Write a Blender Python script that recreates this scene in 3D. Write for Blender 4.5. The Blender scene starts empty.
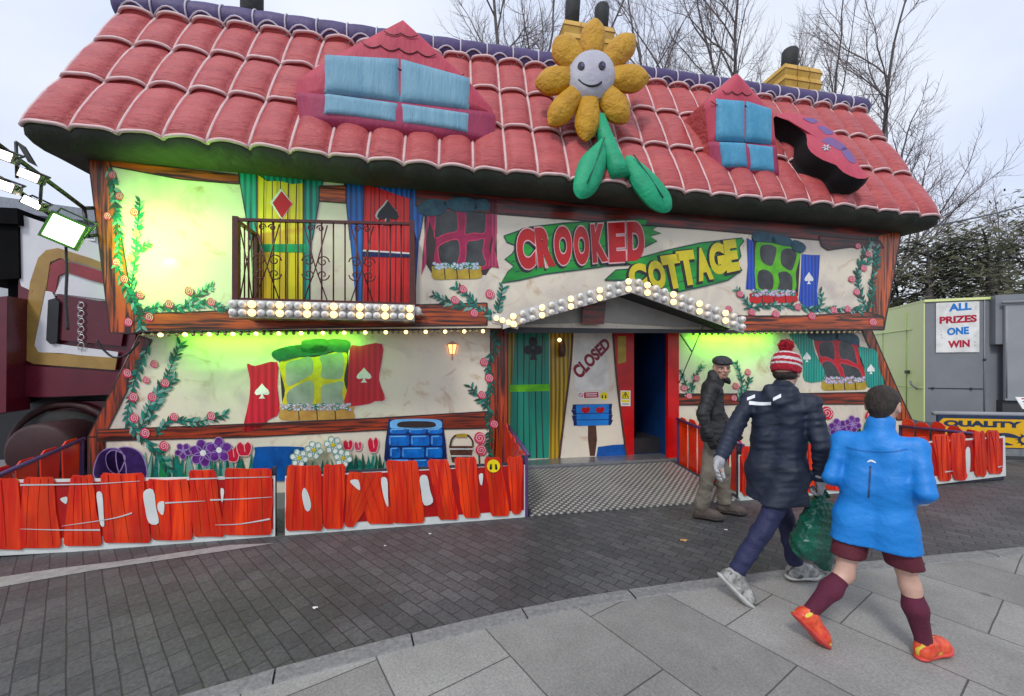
import bpy, math, random
import numpy as np
from mathutils import Vector, Matrix
rad = math.radians
scene = bpy.context.scene
COL = scene.collection
random.seed(7)
RNG = np.random.default_rng(7)

# ---------------------------------------------------------------- frames
H0, FPX, CX, HY = 1.64, 400.0, 512.0, 365.0     # eye height, focal length, horizon
ANG = math.atan(0.2)
CA, SA = math.cos(ANG), math.sin(ANG)

def ray_local(x, y):
    r, s = (x - CX) / FPX, (HY - y) / FPX
    return np.array([r * CA + SA, -r * SA + CA, s])

def PL(x, y, t):
    """point of the show front's frame (u along it, t away from the street, z up) on the plane t"""
    d = ray_local(x, y)
    k = t / d[1]
    return (d[0] * k, t, H0 + d[2] * k)

def PP(pts, t):
    return [PL(x, y, t) for x, y in pts]

def W2(x, y, Y):
    return Vector(((x - CX) / FPX * Y, Y, H0 + (HY - y) / FPX * Y))

def GR(x, y, z=0.0):
    Y = (H0 - z) * FPX / (y - HY)
    return Vector(((x - CX) / FPX * Y, Y, z))

def loc2world(u, t, z):
    return Vector((u * CA - t * SA, u * SA + t * CA, z))

# ---------------------------------------------------------------- materials
MATS = {}
def _mix(nt, fac, a, b):
    n = nt.nodes.new('ShaderNodeMix'); n.data_type = 'RGBA'
    if fac is not None:
        nt.links.new(fac, n.inputs[0])
    for sock, v in ((n.inputs[6], a), (n.inputs[7], b)):
        if isinstance(v, (tuple, list)):
            sock.default_value = (*v[:3], 1)
        else:
            nt.links.new(v, sock)
    return n.outputs[2]

def _ramp(nt, fac, lo, hi):
    n = nt.nodes.new('ShaderNodeMapRange')
    n.inputs['From Min'].default_value = lo; n.inputs['From Max'].default_value = hi
    nt.links.new(fac, n.inputs['Value'])
    return n.outputs['Result']

def _noise(nt, vec, scale, detail=4, rough=.6, dist=0.0):
    n = nt.nodes.new('ShaderNodeTexNoise')
    n.inputs['Scale'].default_value = scale; n.inputs['Detail'].default_value = detail
    n.inputs['Roughness'].default_value = rough; n.inputs['Distortion'].default_value = dist
    nt.links.new(vec, n.inputs['Vector'])
    return n.outputs['Fac']

def _map(nt, stretch=(1, 1, 1), rot=(0, 0, 0), loc=(0, 0, 0)):
    tc = nt.nodes.new('ShaderNodeTexCoord'); mp = nt.nodes.new('ShaderNodeMapping')
    mp.inputs['Scale'].default_value = stretch; mp.inputs['Rotation'].default_value = rot
    mp.inputs['Location'].default_value = loc
    nt.links.new(tc.outputs['Object'], mp.inputs['Vector'])
    return mp.outputs['Vector']

def _bump(nt, bsdf, h, strength, dist=.02):
    b = nt.nodes.new('ShaderNodeBump')
    b.inputs['Strength'].default_value = strength; b.inputs['Distance'].default_value = dist
    nt.links.new(h, b.inputs['Height']); nt.links.new(b.outputs['Normal'], bsdf.inputs['Normal'])

def _new(name, rough=.5, metal=0, coat=0, spec=.5):
    m = bpy.data.materials.new(name); m.use_nodes = True
    b = m.node_tree.nodes['Principled BSDF']
    b.inputs['Roughness'].default_value = rough; b.inputs['Metallic'].default_value = metal
    b.inputs['Coat Weight'].default_value = coat; b.inputs['Coat Roughness'].default_value = .15
    b.inputs['Specular IOR Level'].default_value = spec
    MATS[name] = m
    return m, m.node_tree, b

DEEP = [1.22]
def deep(c):
    if c is None: return None
    l = sum(c)/3; return tuple(min(.9, max(.002, l + (x-l)*DEEP[0])) for x in c)

def mat(name, c, c2=None, scale=5, rough=.5, bump=0, bscale=40, stretch=(1, 1, 1), metal=0, coat=0, spec=.5, var=.14, bdist=.02, lo=.35, hi=.65, rvar=.12):
    c, c2 = deep(c), deep(c2)
    m, nt, b = _new(name, rough, metal, coat, spec)
    v = _map(nt, stretch)
    f = _ramp(nt, _noise(nt, v, scale), lo, hi)
    a = c if c2 is not None else tuple(x * (1 - var) for x in c)
    d = c2 if c2 is not None else tuple(min(1, x * (1 + var)) for x in c)
    nt.links.new(_mix(nt, f, a, d), b.inputs['Base Color'])
    if rvar:
        mr = nt.nodes.new('ShaderNodeMapRange')
        mr.inputs['To Min'].default_value = max(0, rough - rvar); mr.inputs['To Max'].default_value = min(1, rough + rvar)
        nt.links.new(_noise(nt, v, scale * 2.3), mr.inputs['Value']); nt.links.new(mr.outputs['Result'], b.inputs['Roughness'])
    if bump:
        _bump(nt, b, _noise(nt, v, bscale, 5), bump, bdist)
    return m

def wood(name, c1, c2, axis='h', scale=3.2, rough=.38, lo=.40, hi=.56):
    """airbrushed timber: long wavering dark streaks along one axis over a blotchy base"""
    c1, c2 = deep(c1), deep(c2)
    m, nt, b = _new(name, rough, coat=.25)
    v = _map(nt, {'h': (.45, .5, 8), 'v': (8, .5, .45)}[axis])
    g = _noise(nt, v, scale, 3, .55, .55)
    v2 = _map(nt, {'h': (.5, .5, 2.2), 'v': (2.2, .5, .5)}[axis], loc=(3, 1, 2))
    base = _mix(nt, _ramp(nt, _noise(nt, v2, 2.6, 3, .5, .4), .35, .68), tuple(x*.62 for x in c1), tuple(min(1, x*1.35) for x in c1))
    nt.links.new(_mix(nt, _ramp(nt, g, lo, hi), c2, base), b.inputs['Base Color'])
    return m

def stripes(name, c1, c2, scale=10, axis='X', rough=.4, dist=1.2, lo=.15, hi=.8, st=(1, 1, .25)):
    """painted cloth folds or painted boards running up and down"""
    c1, c2 = deep(c1), deep(c2)
    m, nt, b = _new(name, rough, coat=.15)
    v = _map(nt, st)
    w = nt.nodes.new('ShaderNodeTexWave'); w.wave_type = 'BANDS'; w.bands_direction = axis
    w.inputs['Scale'].default_value = scale; w.inputs['Distortion'].default_value = dist + 1.2
    w.inputs['Detail'].default_value = 2; w.inputs['Detail Scale'].default_value = .7
    nt.links.new(v, w.inputs['Vector'])
    g = _noise(nt, _map(nt, (9, .5, .5), loc=(1, 2, 3)), 2.4, 3, .55, .4)
    ad = nt.nodes.new('ShaderNodeMath'); ad.operation = 'MULTIPLY_ADD'; ad.inputs[1].default_value = .9; nt.links.new(g, ad.inputs[0])
    sc_ = nt.nodes.new('ShaderNodeMath'); sc_.operation = 'MULTIPLY_ADD'; sc_.inputs[1].default_value = .6; sc_.inputs[2].default_value = -.25; nt.links.new(w.outputs['Fac'], sc_.inputs[0]); nt.links.new(sc_.outputs[0], ad.inputs[2])
    f = _ramp(nt, ad.outputs[0], lo, hi)
    col = _mix(nt, _ramp(nt, _noise(nt, v, 2.2), .3, .8), c1, tuple(min(1, x * 1.35 + .008) for x in c1))
    nt.links.new(_mix(nt, f, c2, col), b.inputs['Base Color'])
    return m

def glow(name, c, s):
    m = bpy.data.materials.new(name); m.use_nodes = True
    b = m.node_tree.nodes['Principled BSDF']
    b.inputs['Base Color'].default_value = (*c, 1)
    b.inputs['Emission Color'].default_value = (*c, 1); b.inputs['Emission Strength'].default_value = s
    MATS[name] = m
    return m

# ---------------------------------------------------------------- meshes and objects
OFF = {}
def thing(name, label, cat, base, group=None, frame='L'):
    """an Empty at a thing's base; frame L: the show front's u,t,z; frame W: world"""
    o = bpy.data.objects.new(name, None); COL.objects.link(o)
    o.empty_display_size = .2
    if frame == 'L':
        o.location = loc2world(*base); o.rotation_euler = (0, 0, ANG)
    else:
        o.location = base
    OFF[o.name] = np.array(base, float)
    o['label'] = label; o['category'] = cat
    if group: o['group'] = group
    return o

def root_off(p):
    while p.parent is not None: p = p.parent
    return OFF[p.name]

def get_mat(m):
    return MATS[m] if isinstance(m, str) else m

class MB:
    def __init__(s):
        s.V, s.Fa, s.Mt, s.Sm, s.n, s.mats = [], [], [], [], 0, []
    def mi(s, m):
        m = get_mat(m)
        if m not in s.mats: s.mats.append(m)
        return s.mats.index(m)
    def add(s, verts, faces, m, smooth=False):
        k = s.mi(m); b = s.n
        s.V.extend(tuple(map(float, v)) for v in verts); s.n += len(verts)
        for f in faces:
            s.Fa.append([i + b for i in f]); s.Mt.append(k); s.Sm.append(smooth)
        return s
    def box(s, lo, hi, m):
        x0, y0, z0 = lo; x1, y1, z1 = hi
        v = [(x0,y0,z0),(x1,y0,z0),(x1,y1,z0),(x0,y1,z0),(x0,y0,z1),(x1,y0,z1),(x1,y1,z1),(x0,y1,z1)]
        return s.add(v, [(0,3,2,1),(4,5,6,7),(0,1,5,4),(1,2,6,5),(2,3,7,6),(3,0,4,7)], m)
    def hexa(s, bot, top, m):
        v = list(bot) + list(top); n = len(bot)
        return s.add(v, [tuple(range(n))[::-1], tuple(range(n, 2*n))] + [(i, (i+1) % n, n+(i+1) % n, n+i) for i in range(n)], m)
    def prism(s, pts, vec, m, mside=None):
        """polygon pts is the front face; the body runs along vec behind it"""
        p = [Vector(q) for q in pts]; vec = Vector(vec); n = len(p)
        s.add(p + [q + vec for q in p], [tuple(range(n)), tuple(range(2*n-1, n-1, -1))], m)
        s.add(p + [q + vec for q in p], [((i+1) % n, i, n+i, n+(i+1) % n) for i in range(n)], mside or m)
        return s
    def tube(s, pts, r, m, n=6, caps=True, smooth=True):
        P = [Vector(p) for p in pts]; k = len(P)
        rs = r if isinstance(r, (list, tuple, np.ndarray)) else [r] * k
        vs = []; up = None
        for i in range(k):
            d = (P[min(i+1, k-1)] - P[max(i-1, 0)])
            d = d.normalized() if d.length > 1e-9 else Vector((0, 0, 1))
            if up is None:
                up = d.orthogonal().normalized()
            up = (up - d * up.dot(d))
            up = up.normalized() if up.length > 1e-6 else d.orthogonal().normalized()
            b = d.cross(up)
            for j in range(n):
                a = 2 * math.pi * j / n
                vs.append(P[i] + (up * math.cos(a) + b * math.sin(a)) * rs[i])
        fs = [(i*n+j, i*n+(j+1) % n, (i+1)*n+(j+1) % n, (i+1)*n+j) for i in range(k-1) for j in range(n)]
        if caps: fs += [tuple(range(n))[::-1], tuple(range((k-1)*n, k*n))]
        return s.add(vs, fs, m, smooth)
    def lathe(s, c, axis, prof, m, n=16, smooth=True):
        """prof: (distance along axis, radius)"""
        ax = Vector(axis).normalized(); c = Vector(c)
        return s.tube([c + ax * a for a, _ in prof], [max(1e-4, r) for _, r in prof], m, n, True, smooth) if False else s._lathe(c, ax, prof, m, n, smooth)
    def _lathe(s, c, ax, prof, m, n, smooth):
        up = ax.orthogonal().normalized(); b = ax.cross(up); vs = []
        for a, r in prof:
            for j in range(n):
                t = 2 * math.pi * j / n
                vs.append(c + ax * a + (up * math.cos(t) + b * math.sin(t)) * max(r, 1e-4))
        k = len(prof)
        fs = [(i*n+j, i*n+(j+1) % n, (i+1)*n+(j+1) % n, (i+1)*n+j) for i in range(k-1) for j in range(n)]
        fs += [tuple(range(n))[::-1], tuple(range((k-1)*n, k*n))]
        return s.add(vs, fs, m, smooth)
    def ball(s, c, r, m, n=12, k=8, sq=(1, 1, 1)):
        c = np.array(c); vs = []
        for i in range(k+1):
            a = math.pi * i / k
            for j in range(n):
                t = 2*math.pi*j/n
                vs.append(c + r*np.array([math.sin(a)*math.cos(t)*sq[0], math.sin(a)*math.sin(t)*sq[1], math.cos(a)*sq[2]]))
        fs = [(i*n+j, (i+1)*n+j, (i+1)*n+(j+1) % n, i*n+(j+1) % n) for i in range(k) for j in range(n)]
        return s.add(vs, fs, m, True)
    def grid(s, A, m, smooth=True):
        nx, ny = A.shape[:2]
        fs = [(i*ny+j, (i+1)*ny+j, (i+1)*ny+j+1, i*ny+j+1) for i in range(nx-1) for j in range(ny-1)]
        return s.add(A.reshape(-1, 3), fs, m, smooth)
    def pillow(s, pts, out, h, m, side=0, mside=None, rings=7, p=2.0, centre=None):
        """closed outline pts blown up along out by h; side: depth of the body behind the outline"""
        P = np.array([list(q) for q in pts], float); out = np.array(out, float); n = len(P)
        c = P.mean(0) if centre is None else np.array(centre, float); vs = []
        for i in range(rings):
            q = 1 - (i / rings) ** 1.3 if i else 1.0
            vs.append(c + (P - c) * q + out * h * (1 - q ** p) ** .55)
        vs = np.concatenate(vs + [[c + out * h]])
        fs = [(i*n+j, i*n+(j+1) % n, (i+1)*n+(j+1) % n, (i+1)*n+j) for i in range(rings-1) for j in range(n)]
        e = rings * n
        fs += [((rings-1)*n+j, (rings-1)*n+(j+1) % n, e) for j in range(n)]
        s.add(vs, fs, m, True)
        if side:
            cs = c - out * side * .5
            a = P; k1 = P + (P - c) * .035 - out * side * .3; k2 = P + (P - c) * .035 - out * side * .7; d = P - out * side
            vs = np.concatenate([a, k1, k2, d])
            fs = [(i*n+(j+1) % n, i*n+j, (i+1)*n+j, (i+1)*n+(j+1) % n) for i in range(3) for j in range(n)] + [tuple(range(3*n, 4*n))]
            s.add(vs, fs, mside or m, True)
        return s
    def build(s, name, parent=None, label=None, cat=None, group=None, kind=None, base=None, frame='L'):
        """ONE mesh object; with a parent it is a part in the parent's frame, else a top-level thing with its base at base"""
        if parent is not None:
            off = root_off(parent)
        else:
            off = np.array(base if base is not None else (0, 0, 0), float)
        me = bpy.data.meshes.new(name)
        V = np.array(s.V, float) - off
        me.from_pydata(V.tolist(), [], s.Fa); me.validate(clean_customdata=False)
        for m in s.mats: me.materials.append(m)
        if len(me.polygons) == len(s.Fa):
            me.polygons.foreach_set('material_index', s.Mt); me.polygons.foreach_set('use_smooth', s.Sm)
        me.update()
        o = bpy.data.objects.new(name, me); COL.objects.link(o)
        if parent is not None:
            o.parent = parent
        else:
            OFF[o.name] = off
            if frame == 'L':
                o.location = loc2world(*off); o.rotation_euler = (0, 0, ANG)
            else:
                o.location = off
        if label: o['label'] = label
        if cat: o['category'] = cat
        if group: o['group'] = group
        if kind: o['kind'] = kind
        return o

def closed(pts, k=5):
    """smooth closed curve through pixel points"""
    P = np.array(pts, float); n = len(P); out = []
    for i in range(n):
        a, b, c, d = P[i-1], P[i], P[(i+1) % n], P[(i+2) % n]
        for j in range(k):
            t = j / k
            out.append(tuple(.5*((2*b) + (-a+c)*t + (2*a-5*b+4*c-d)*t*t + (-a+3*b-3*c+d)*t**3)))
    return out

def opened(pts, k=6):
    P = np.array(pts, float); n = len(P); out = []
    for i in range(n-1):
        a, b, c, d = P[max(i-1, 0)], P[i], P[i+1], P[min(i+2, n-1)]
        for j in range(k):
            t = j / k
            out.append(.5*((2*b) + (-a+c)*t + (2*a-5*b+4*c-d)*t*t + (-a+3*b-3*c+d)*t**3))
    out.append(P[-1])
    return [tuple(q) for q in out]

def fl(t):
    """painted artwork lies flat on its panel: offsets in front of a panel shrink to a few millimetres"""
    for base in (5.40, 5.65, 5.93):
        if 1e-6 < base - t < .086: return base - (base - t) * .26
    return t

def plate(mb, pts, t, th, m, mside=None):
    if fl(t) != t: t, th = fl(t), max(th * .26, .0006)
    return mb.prism(PP(pts, t), (0, th, 0), m, mside)

def stroke(mb, pts, w, t, m, th=.004, taper=False):
    """a painted line of pixel width w on plane t"""
    if fl(t) != t: t, th = fl(t), th * .26
    P = np.array(pts, float); n = len(P); L, Rr = [], []
    for i in range(n):
        d = P[min(i+1, n-1)] - P[max(i-1, 0)]; d = d / (np.linalg.norm(d) + 1e-9)
        q = np.array([-d[1], d[0]]) * w / 2 * ((1 - .8 * i / (n-1)) if taper else 1)
        L.append(P[i] + q); Rr.append(P[i] - q)
    A = np.array([PP(L, t), PP(Rr, t)])
    B = A + np.array([0, th, 0])
    for i in range(n-1):
        a, b, c, d = A[0][i], A[0][i+1], A[1][i+1], A[1][i]
        a2, b2, c2, d2 = B[0][i], B[0][i+1], B[1][i+1], B[1][i]
        mb.add([a, b, c, d, a2, b2, c2, d2], [(0, 1, 2, 3), (0, 4, 5, 1), (2, 6, 7, 3)], m)
    return mb

def ellipse(cx, cy, rx, ry, n=18, rot=0):
    c, s_ = math.cos(rot), math.sin(rot)
    return [(cx + rx*math.cos(a)*c - ry*math.sin(a)*s_, cy + rx*math.cos(a)*s_ + ry*math.sin(a)*c) for a in (2*math.pi*i/n for i in range(n))]

# ---------------------------------------------------------------- lettering
_GL = {}
def glyph(ch, offset=.03, extrude=0.0):
    key = (ch, offset, extrude)
    if key in _GL: return _GL[key]
    cu = bpy.data.curves.new('glyph', 'FONT'); cu.body = ch; cu.offset = offset; cu.extrude = extrude; cu.resolution_u = 5
    ob = bpy.data.objects.new('glyph', cu); COL.objects.link(ob)
    dg = bpy.context.evaluated_depsgraph_get(); ev = ob.evaluated_get(dg); me = ev.to_mesh()
    V = np.array([v.co[:] for v in me.vertices]); Fs = [list(p.vertices) for p in me.polygons]
    ev.to_mesh_clear(); bpy.data.objects.remove(ob); bpy.data.curves.remove(cu)
    _GL[key] = (V, Fs)
    return _GL[key]

def warp_text(mb, text, quad, put, m, offset=.03, depth=.02, grow=0.0, shift=(0, 0)):
    """text bent into the quad (TL,TR,BR,BL in pixels); put(x,y,d) places a point d in front of the surface"""
    B, _ = glyph(text, offset)
    V, Fs = glyph(text, offset + grow, .5)
    lo, hi = B.min(0), B.max(0)
    tl, tr, br, bl = [np.array(q, float) for q in quad]
    out = []
    for v in V:
        a = (v[0]-lo[0])/(hi[0]-lo[0]); b = (v[1]-lo[1])/(hi[1]-lo[1])
        p = (bl*(1-a)+br*a)*(1-b) + (tl*(1-a)+tr*a)*b
        out.append(put(p[0]+shift[0], p[1]+shift[1], depth * (v[2]+.5)))
    mb.add(out, Fs, m)
    return mb

def onplane(t):
    t2 = fl(t); k = 1.0 if t2 == t else .26
    return lambda x, y, d: PL(x, y, t2 - d * k)
# ---------------------------------------------------------------- the palette
wall_m, nt, b = _new('cream_wall', .42, coat=.25)
v = _map(nt)
c = _mix(nt, _ramp(nt, _noise(nt, v, .9, 5), .35, .7), (.82, .73, .57), (.70, .63, .53))
c = _mix(nt, _ramp(nt, _noise(nt, v, 2.2, 6, .65, 1.5), .56, .76), c, (.50, .30, .17))
c = _mix(nt, _ramp(nt, _noise(nt, v, 1.3, 4, .55, .8), .52, .80), c, (.50, .43, .40))
vv = _map(nt, (1, 1, .7))
vo = nt.nodes.new('ShaderNodeTexVoronoi'); vo.feature = 'DISTANCE_TO_EDGE'; vo.inputs['Scale'].default_value = .8
nt.links.new(vv, vo.inputs['Vector'])
nt.links.new(c, b.inputs['Base Color'])
mat('picket_grain', (.24, .006, .008), (.42, .012, .010), 6, .3)
mat('fence_white', (.74, .76, .74), (.60, .64, .62), 3, .35)
mat('fence_frame', (.045, .05, .07), rough=.45, metal=.3)
mat('purple_rail', (.085, .05, .13), rough=.4)
wood('timber_h', (.46, .095, .014), (.022, .005, .004), 'h')
wood('timber_dark_h', (.17, .020, .010), (.012, .003, .003), 'h', lo=.42, hi=.60)
wood('timber_v', (.46, .10, .016), (.025, .006, .004), 'v')
wood('timber_red_v', (.36, .060, .026), (.03, .007, .006), 'v')
wood('timber_red_h', (.30, .050, .026), (.025, .006, .006), 'h')
wood('picket_red', (.68, .085, .028), (.52, .038, .018), 'v', 2.6, .24, .34, .62)
stripes('teal_cloth', (.006, .27, .24), (.003, .07, .08), 4.6)
stripes('yellow_boards', (.66, .50, .015), (.34, .22, .01), 2.6, dist=.6, lo=.0, hi=.35)
stripes('blue_cloth', (.012, .13, .42), (.004, .03, .14), 4.6)
stripes('red_boards', (.55, .012, .03), (.26, .006, .015), 3, dist=.6, lo=.0, hi=.35)
stripes('green_boards', (.008, .20, .14), (.004, .08, .06), 3, dist=.6, lo=.0, hi=.3)
stripes('gold_curtain', (.42, .28, .03), (.12, .07, .008), 4.6)
stripes('red_shutter', (.52, .030, .055), (.36, .014, .03), 4, dist=1.2)
stripes('teal_shutter', (.008, .33, .26), (.004, .13, .12), 6)
stripes('blue_shutter', (.012, .09, .46), (.006, .03, .18), 5)
stripes('pink_curtain', (.42, .06, .12), (.18, .02, .06), 7)
mat('paint_maroon', (.22, .012, .05), rough=.35)
mat('paint_magenta', (.36, .02, .10), (.24, .012, .06), 6, .35)
mat('paint_yellow', (.70, .58, .03), (.52, .36, .03), 6, .35)
mat('paint_lime', (.16, .50, .035), (.08, .34, .03), 6, .35)
mat('paint_red', (.62, .012, .02), (.46, .01, .02), 5, .35)
mat('paint_crimson', (.40, .01, .03), (.56, .016, .03), 5, .35)
mat('paint_white', (.80, .80, .78), rough=.4)
mat('paint_grey_white', (.55, .57, .58), rough=.4)
mat('paint_black', (.012, .012, .014), rough=.4)
mat('paint_dark', (.03, .018, .018), rough=.45)
mat('paint_green_bar', (.015, .30, .12), rough=.35)
mat('paint_dark_blue', (.012, .02, .09), rough=.35)
mat('paint_salmon', (.50, .26, .20), rough=.5)
mat('stone_teal', (.010, .045, .075), (.03, .10, .13), 9, .4)
mat('stone_green', (.006, .05, .035), (.012, .10, .06), 9, .4)
mat('glass_dark', (.012, .014, .016), (.06, .065, .068), 3.5, .25)
mat('glass_grey', (.22, .25, .22), (.40, .43, .38), 2.5, .25)
mat('box_gold', (.34, .24, .05), (.50, .36, .08), 8, .4)
mat('box_orange', (.55, .33, .12), (.40, .20, .07), 6, .4)
mat('blossom', (.50, .58, .66), (.22, .32, .45), 40, .5)
mat('blossom_lilac', (.55, .50, .60), (.30, .22, .36), 40, .5)
mat('leaf_teal', (.025, .22, .17), (.012, .10, .09), 20, .45)
mat('leaf_dark', (.010, .045, .035), (.02, .09, .06), 20, .45)
mat('leaf_pale', (.20, .36, .32), rough=.45)
mat('leaf_green', (.02, .24, .08), (.01, .14, .05), 20, .45)
mat('rose_pink', (.60, .10, .16), (.46, .05, .10), 20, .45)
mat('rose_line', (.72, .46, .48), rough=.45)
mat('rose_red', (.46, .02, .05), (.60, .04, .08), 20, .45)
mat('petal_purple', (.16, .05, .28), (.09, .02, .14), 15, .45)
mat('petal_deep', (.05, .025, .13), (.03, .012, .07), 15, .45)
mat('petal_lilac', (.35, .26, .50), rough=.45)
mat('brick_blue', (.02, .20, .62), (.012, .10, .36), 7, .35)
mat('brick_blue_light', (.22, .46, .78), rough=.35)
mat('water_blue', (.015, .12, .40), (.008, .06, .22), 5, .3)
mat('wood_dark', (.10, .045, .03), (.05, .02, .015), 12, .5)
mat('sign_green', (.035, .33, .055), (.012, .17, .035), 3.5, .35, stretch=(.4, 1, 2))
mat('letter_red', (.46, .010, .022), (.36, .008, .03), 4, .3)
mat('letter_yellow', (.66, .55, .09), (.55, .48, .05), 6, .3)
mat('letter_maroon', (.20, .012, .03), rough=.4)
mat('iron_maroon', (.085, .018, .016), (.05, .012, .012), 20, .4)
mat('steel', (.42, .43, .45), (.30, .31, .33), 12, .35, metal=.8)
mat('steel_dull', (.30, .31, .32), (.20, .21, .22), 10, .5, metal=.5)
mat('black_metal', (.02, .02, .023), rough=.45)
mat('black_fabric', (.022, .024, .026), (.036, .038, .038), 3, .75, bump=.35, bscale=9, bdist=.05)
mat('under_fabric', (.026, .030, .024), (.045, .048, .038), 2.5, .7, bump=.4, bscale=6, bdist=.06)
mat('inflate_red', (.37, .080, .084), (.46, .115, .112), 2.2, .42, bump=.9, bscale=8, stretch=(.5, 1.4, 2.4), bdist=.05)
mat('inflate_pink', (.40, .065, .10), (.47, .09, .12), 2.5, .62, bump=.5, bscale=9, stretch=(2, 1, .5), bdist=.035)
mat('inflate_plum', (.27, .045, .095), (.34, .06, .11), 2.5, .62, bump=.5, bscale=9, stretch=(2, 1, .5), bdist=.035)
mat('inflate_purple', (.055, .042, .115), (.085, .062, .16), 2.5, .6, bump=.4, bscale=9, bdist=.04)
mat('inflate_blue', (.17, .32, .43), (.23, .39, .49), 3, .6, bump=.55, bscale=8, stretch=(3, 1, .5), bdist=.035)
mat('inflate_blue_deep', (.09, .28, .44), (.13, .34, .50), 3, .6, bump=.5, bscale=8, stretch=(2, 1, 1), bdist=.035)
mat('inflate_gold', (.44, .235, .03), (.54, .31, .05), 4, .55, bump=.9, bscale=12, bdist=.06)
mat('inflate_grey', (.40, .40, .46), (.48, .47, .52), 4, .6, bump=.5, bscale=14, bdist=.03)
mat('inflate_green', (.02, .27, .14), (.035, .34, .18), 4, .6, bump=.6, bscale=9, bdist=.04)
mat('inflate_patch', (.13, .11, .28), (.20, .08, .20), 6, .6)
mat('piping_pink', (.70, .55, .55), (.60, .42, .42), 6, .6)
mat('piping_lilac', (.56, .54, .60), rough=.6)
mat('chimney_yellow', (.48, .30, .08), (.60, .40, .14), 4, .6, bump=.4, bscale=8)
mat('chimney_line', (.30, .15, .05), rough=.6)
mat('bulb_off', (.80, .78, .74), (.86, .84, .80), 30, .22, coat=.3)
mat('bulb_ring', (.58, .57, .56), rough=.35)
glow('bulb_lit', (1.0, .66, .24), 2.2)
glow('small_lit', (1.0, .62, .20), 4.0)
mat('small_off', (.30, .24, .15), rough=.3)
glow('lantern_glow', (1.0, .42, .12), 3.0)
glow('flood_white', (1.0, .90, .72), 9)
glow('flood_green', (.62, 1.0, .42), 7)
mat('sheet_white', (.74, .72, .68), rough=.5)
mat('sticker_yellow', (.80, .66, .03), rough=.4)
mat('banner_yellow', (.74, .46, .02), (.66, .38, .02), 5, .45)
mat('navy', (.015, .03, .07), rough=.5)
mat('sign_blue', (.02, .20, .55), rough=.5)
mat('sign_crimson', (.42, .012, .06), rough=.5)
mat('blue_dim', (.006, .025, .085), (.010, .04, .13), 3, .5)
# ---------------------------------------------------------------- the fun house
house = thing('fun_house', 'crooked cottage walk-through attraction with painted front, puffy red inflatable roof and bulb-lit balcony', 'fun house', (2.0, 5.65, 0.0))
TU, TL, TD = 5.40, 5.65, 5.93          # upper front, lower front, door recess

def hpart(name, parent=house, label=None):
    return lambda mb: mb.build(name, parent, label)

# --- walls
m = MB()
up_out = [(90, 150), (112, 333), (300, 331), (487, 328), (676, 331), (745, 333), (884, 328), (901, 226), (700, 208), (500, 190), (300, 168)]
plate(m, up_out, TU, .22, 'cream_wall', 'wood_dark')
upper = m.build('upper_wall', house)
m = MB()
plate(m, [(143, 325), (88, 437), (88, 505), (497, 482), (497, 320)], TL, .25, 'cream_wall', 'wood_dark'); m.build('lower_wall', house)
m = MB()
plate(m, [(676, 322), (676, 470), (905, 470), (905, 405), (895, 388), (866, 320)], TL, .25, 'cream_wall', 'wood_dark')
lower = m.build('lower_wall', house)
m = MB()                                # plain trailer body behind the painted front
m.box((-3.55, 5.91, .45), (1.02, 7.55, 3.9), 'wood_dark'); m.box((3.74, 5.91, .45), (7.3, 7.55, 3.9), 'wood_dark')
m.box((1.02, 5.91, 2.36), (3.74, 7.55, 3.9), 'wood_dark')
m.box((-3.3, 5.95, .16), (7.0, 7.4, .45), 'black_metal')
m.build('trailer_body', house)

# --- painted timbers
def timber(pts, t, mt, th=.03, name='painted_beam'):
    q = MB(); plate(q, pts, t, th, mt); n = len(pts)
    for i in range(n): stroke(q, [pts[i], pts[(i+1) % n]], 1.3, t-.004, 'paint_dark', .003)
    return q.build(name, house)
timber([(88, 157), (110, 161), (121, 235), (134, 314), (134, 333), (110, 333)], TU-.03, 'timber_v')
timber([(134, 314), (300, 308), (487, 303), (487, 325), (300, 328), (134, 332)], TU-.034, 'timber_h')
timber([(110, 160), (239, 175), (239, 184), (180, 179), (110, 166)], TU-.034, 'timber_h')
timber([(319, 186), (346, 186), (346, 203), (319, 201)], TU-.034, 'timber_h')
timber([(416, 186), (500, 192), (600, 200), (700, 210), (900, 232), (893, 248), (820, 240), (700, 229), (640, 225), (500, 214), (416, 206)], TU-.034, 'timber_dark_h')
timber([(819, 236), (880, 241), (884, 248), (850, 247), (828, 250), (822, 246)], TU-.045, 'timber_dark_h')
timber([(877, 236), (902, 229), (884, 330), (866, 330)], TU-.04, 'timber_v')
timber([(735, 316), (800, 316), (868, 312), (884, 317), (884, 329), (800, 331), (735, 331)], TU-.045, 'timber_h')
timber([(139, 336), (152, 340), (104, 437), (88, 437)], TL-.03, 'timber_red_v')
timber([(88, 437), (105, 437), (103, 505), (88, 505)], TL-.03, 'timber_red_v')
timber([(97, 430), (250, 424), (380, 418), (497, 411), (497, 428), (380, 430), (250, 437), (97, 441)], TL-.036, 'timber_red_h')
timber([(491, 320), (507, 322), (508, 480), (489, 480)], TL-.04, 'timber_red_v')
timber([(676, 394), (780, 394), (890, 392), (897, 404), (790, 404), (676, 405)], TL-.036, 'timber_red_h')
timber([(862, 330), (870, 326), (897, 388), (912, 420), (897, 420), (888, 390)], TL-.03, 'timber_v')

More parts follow.
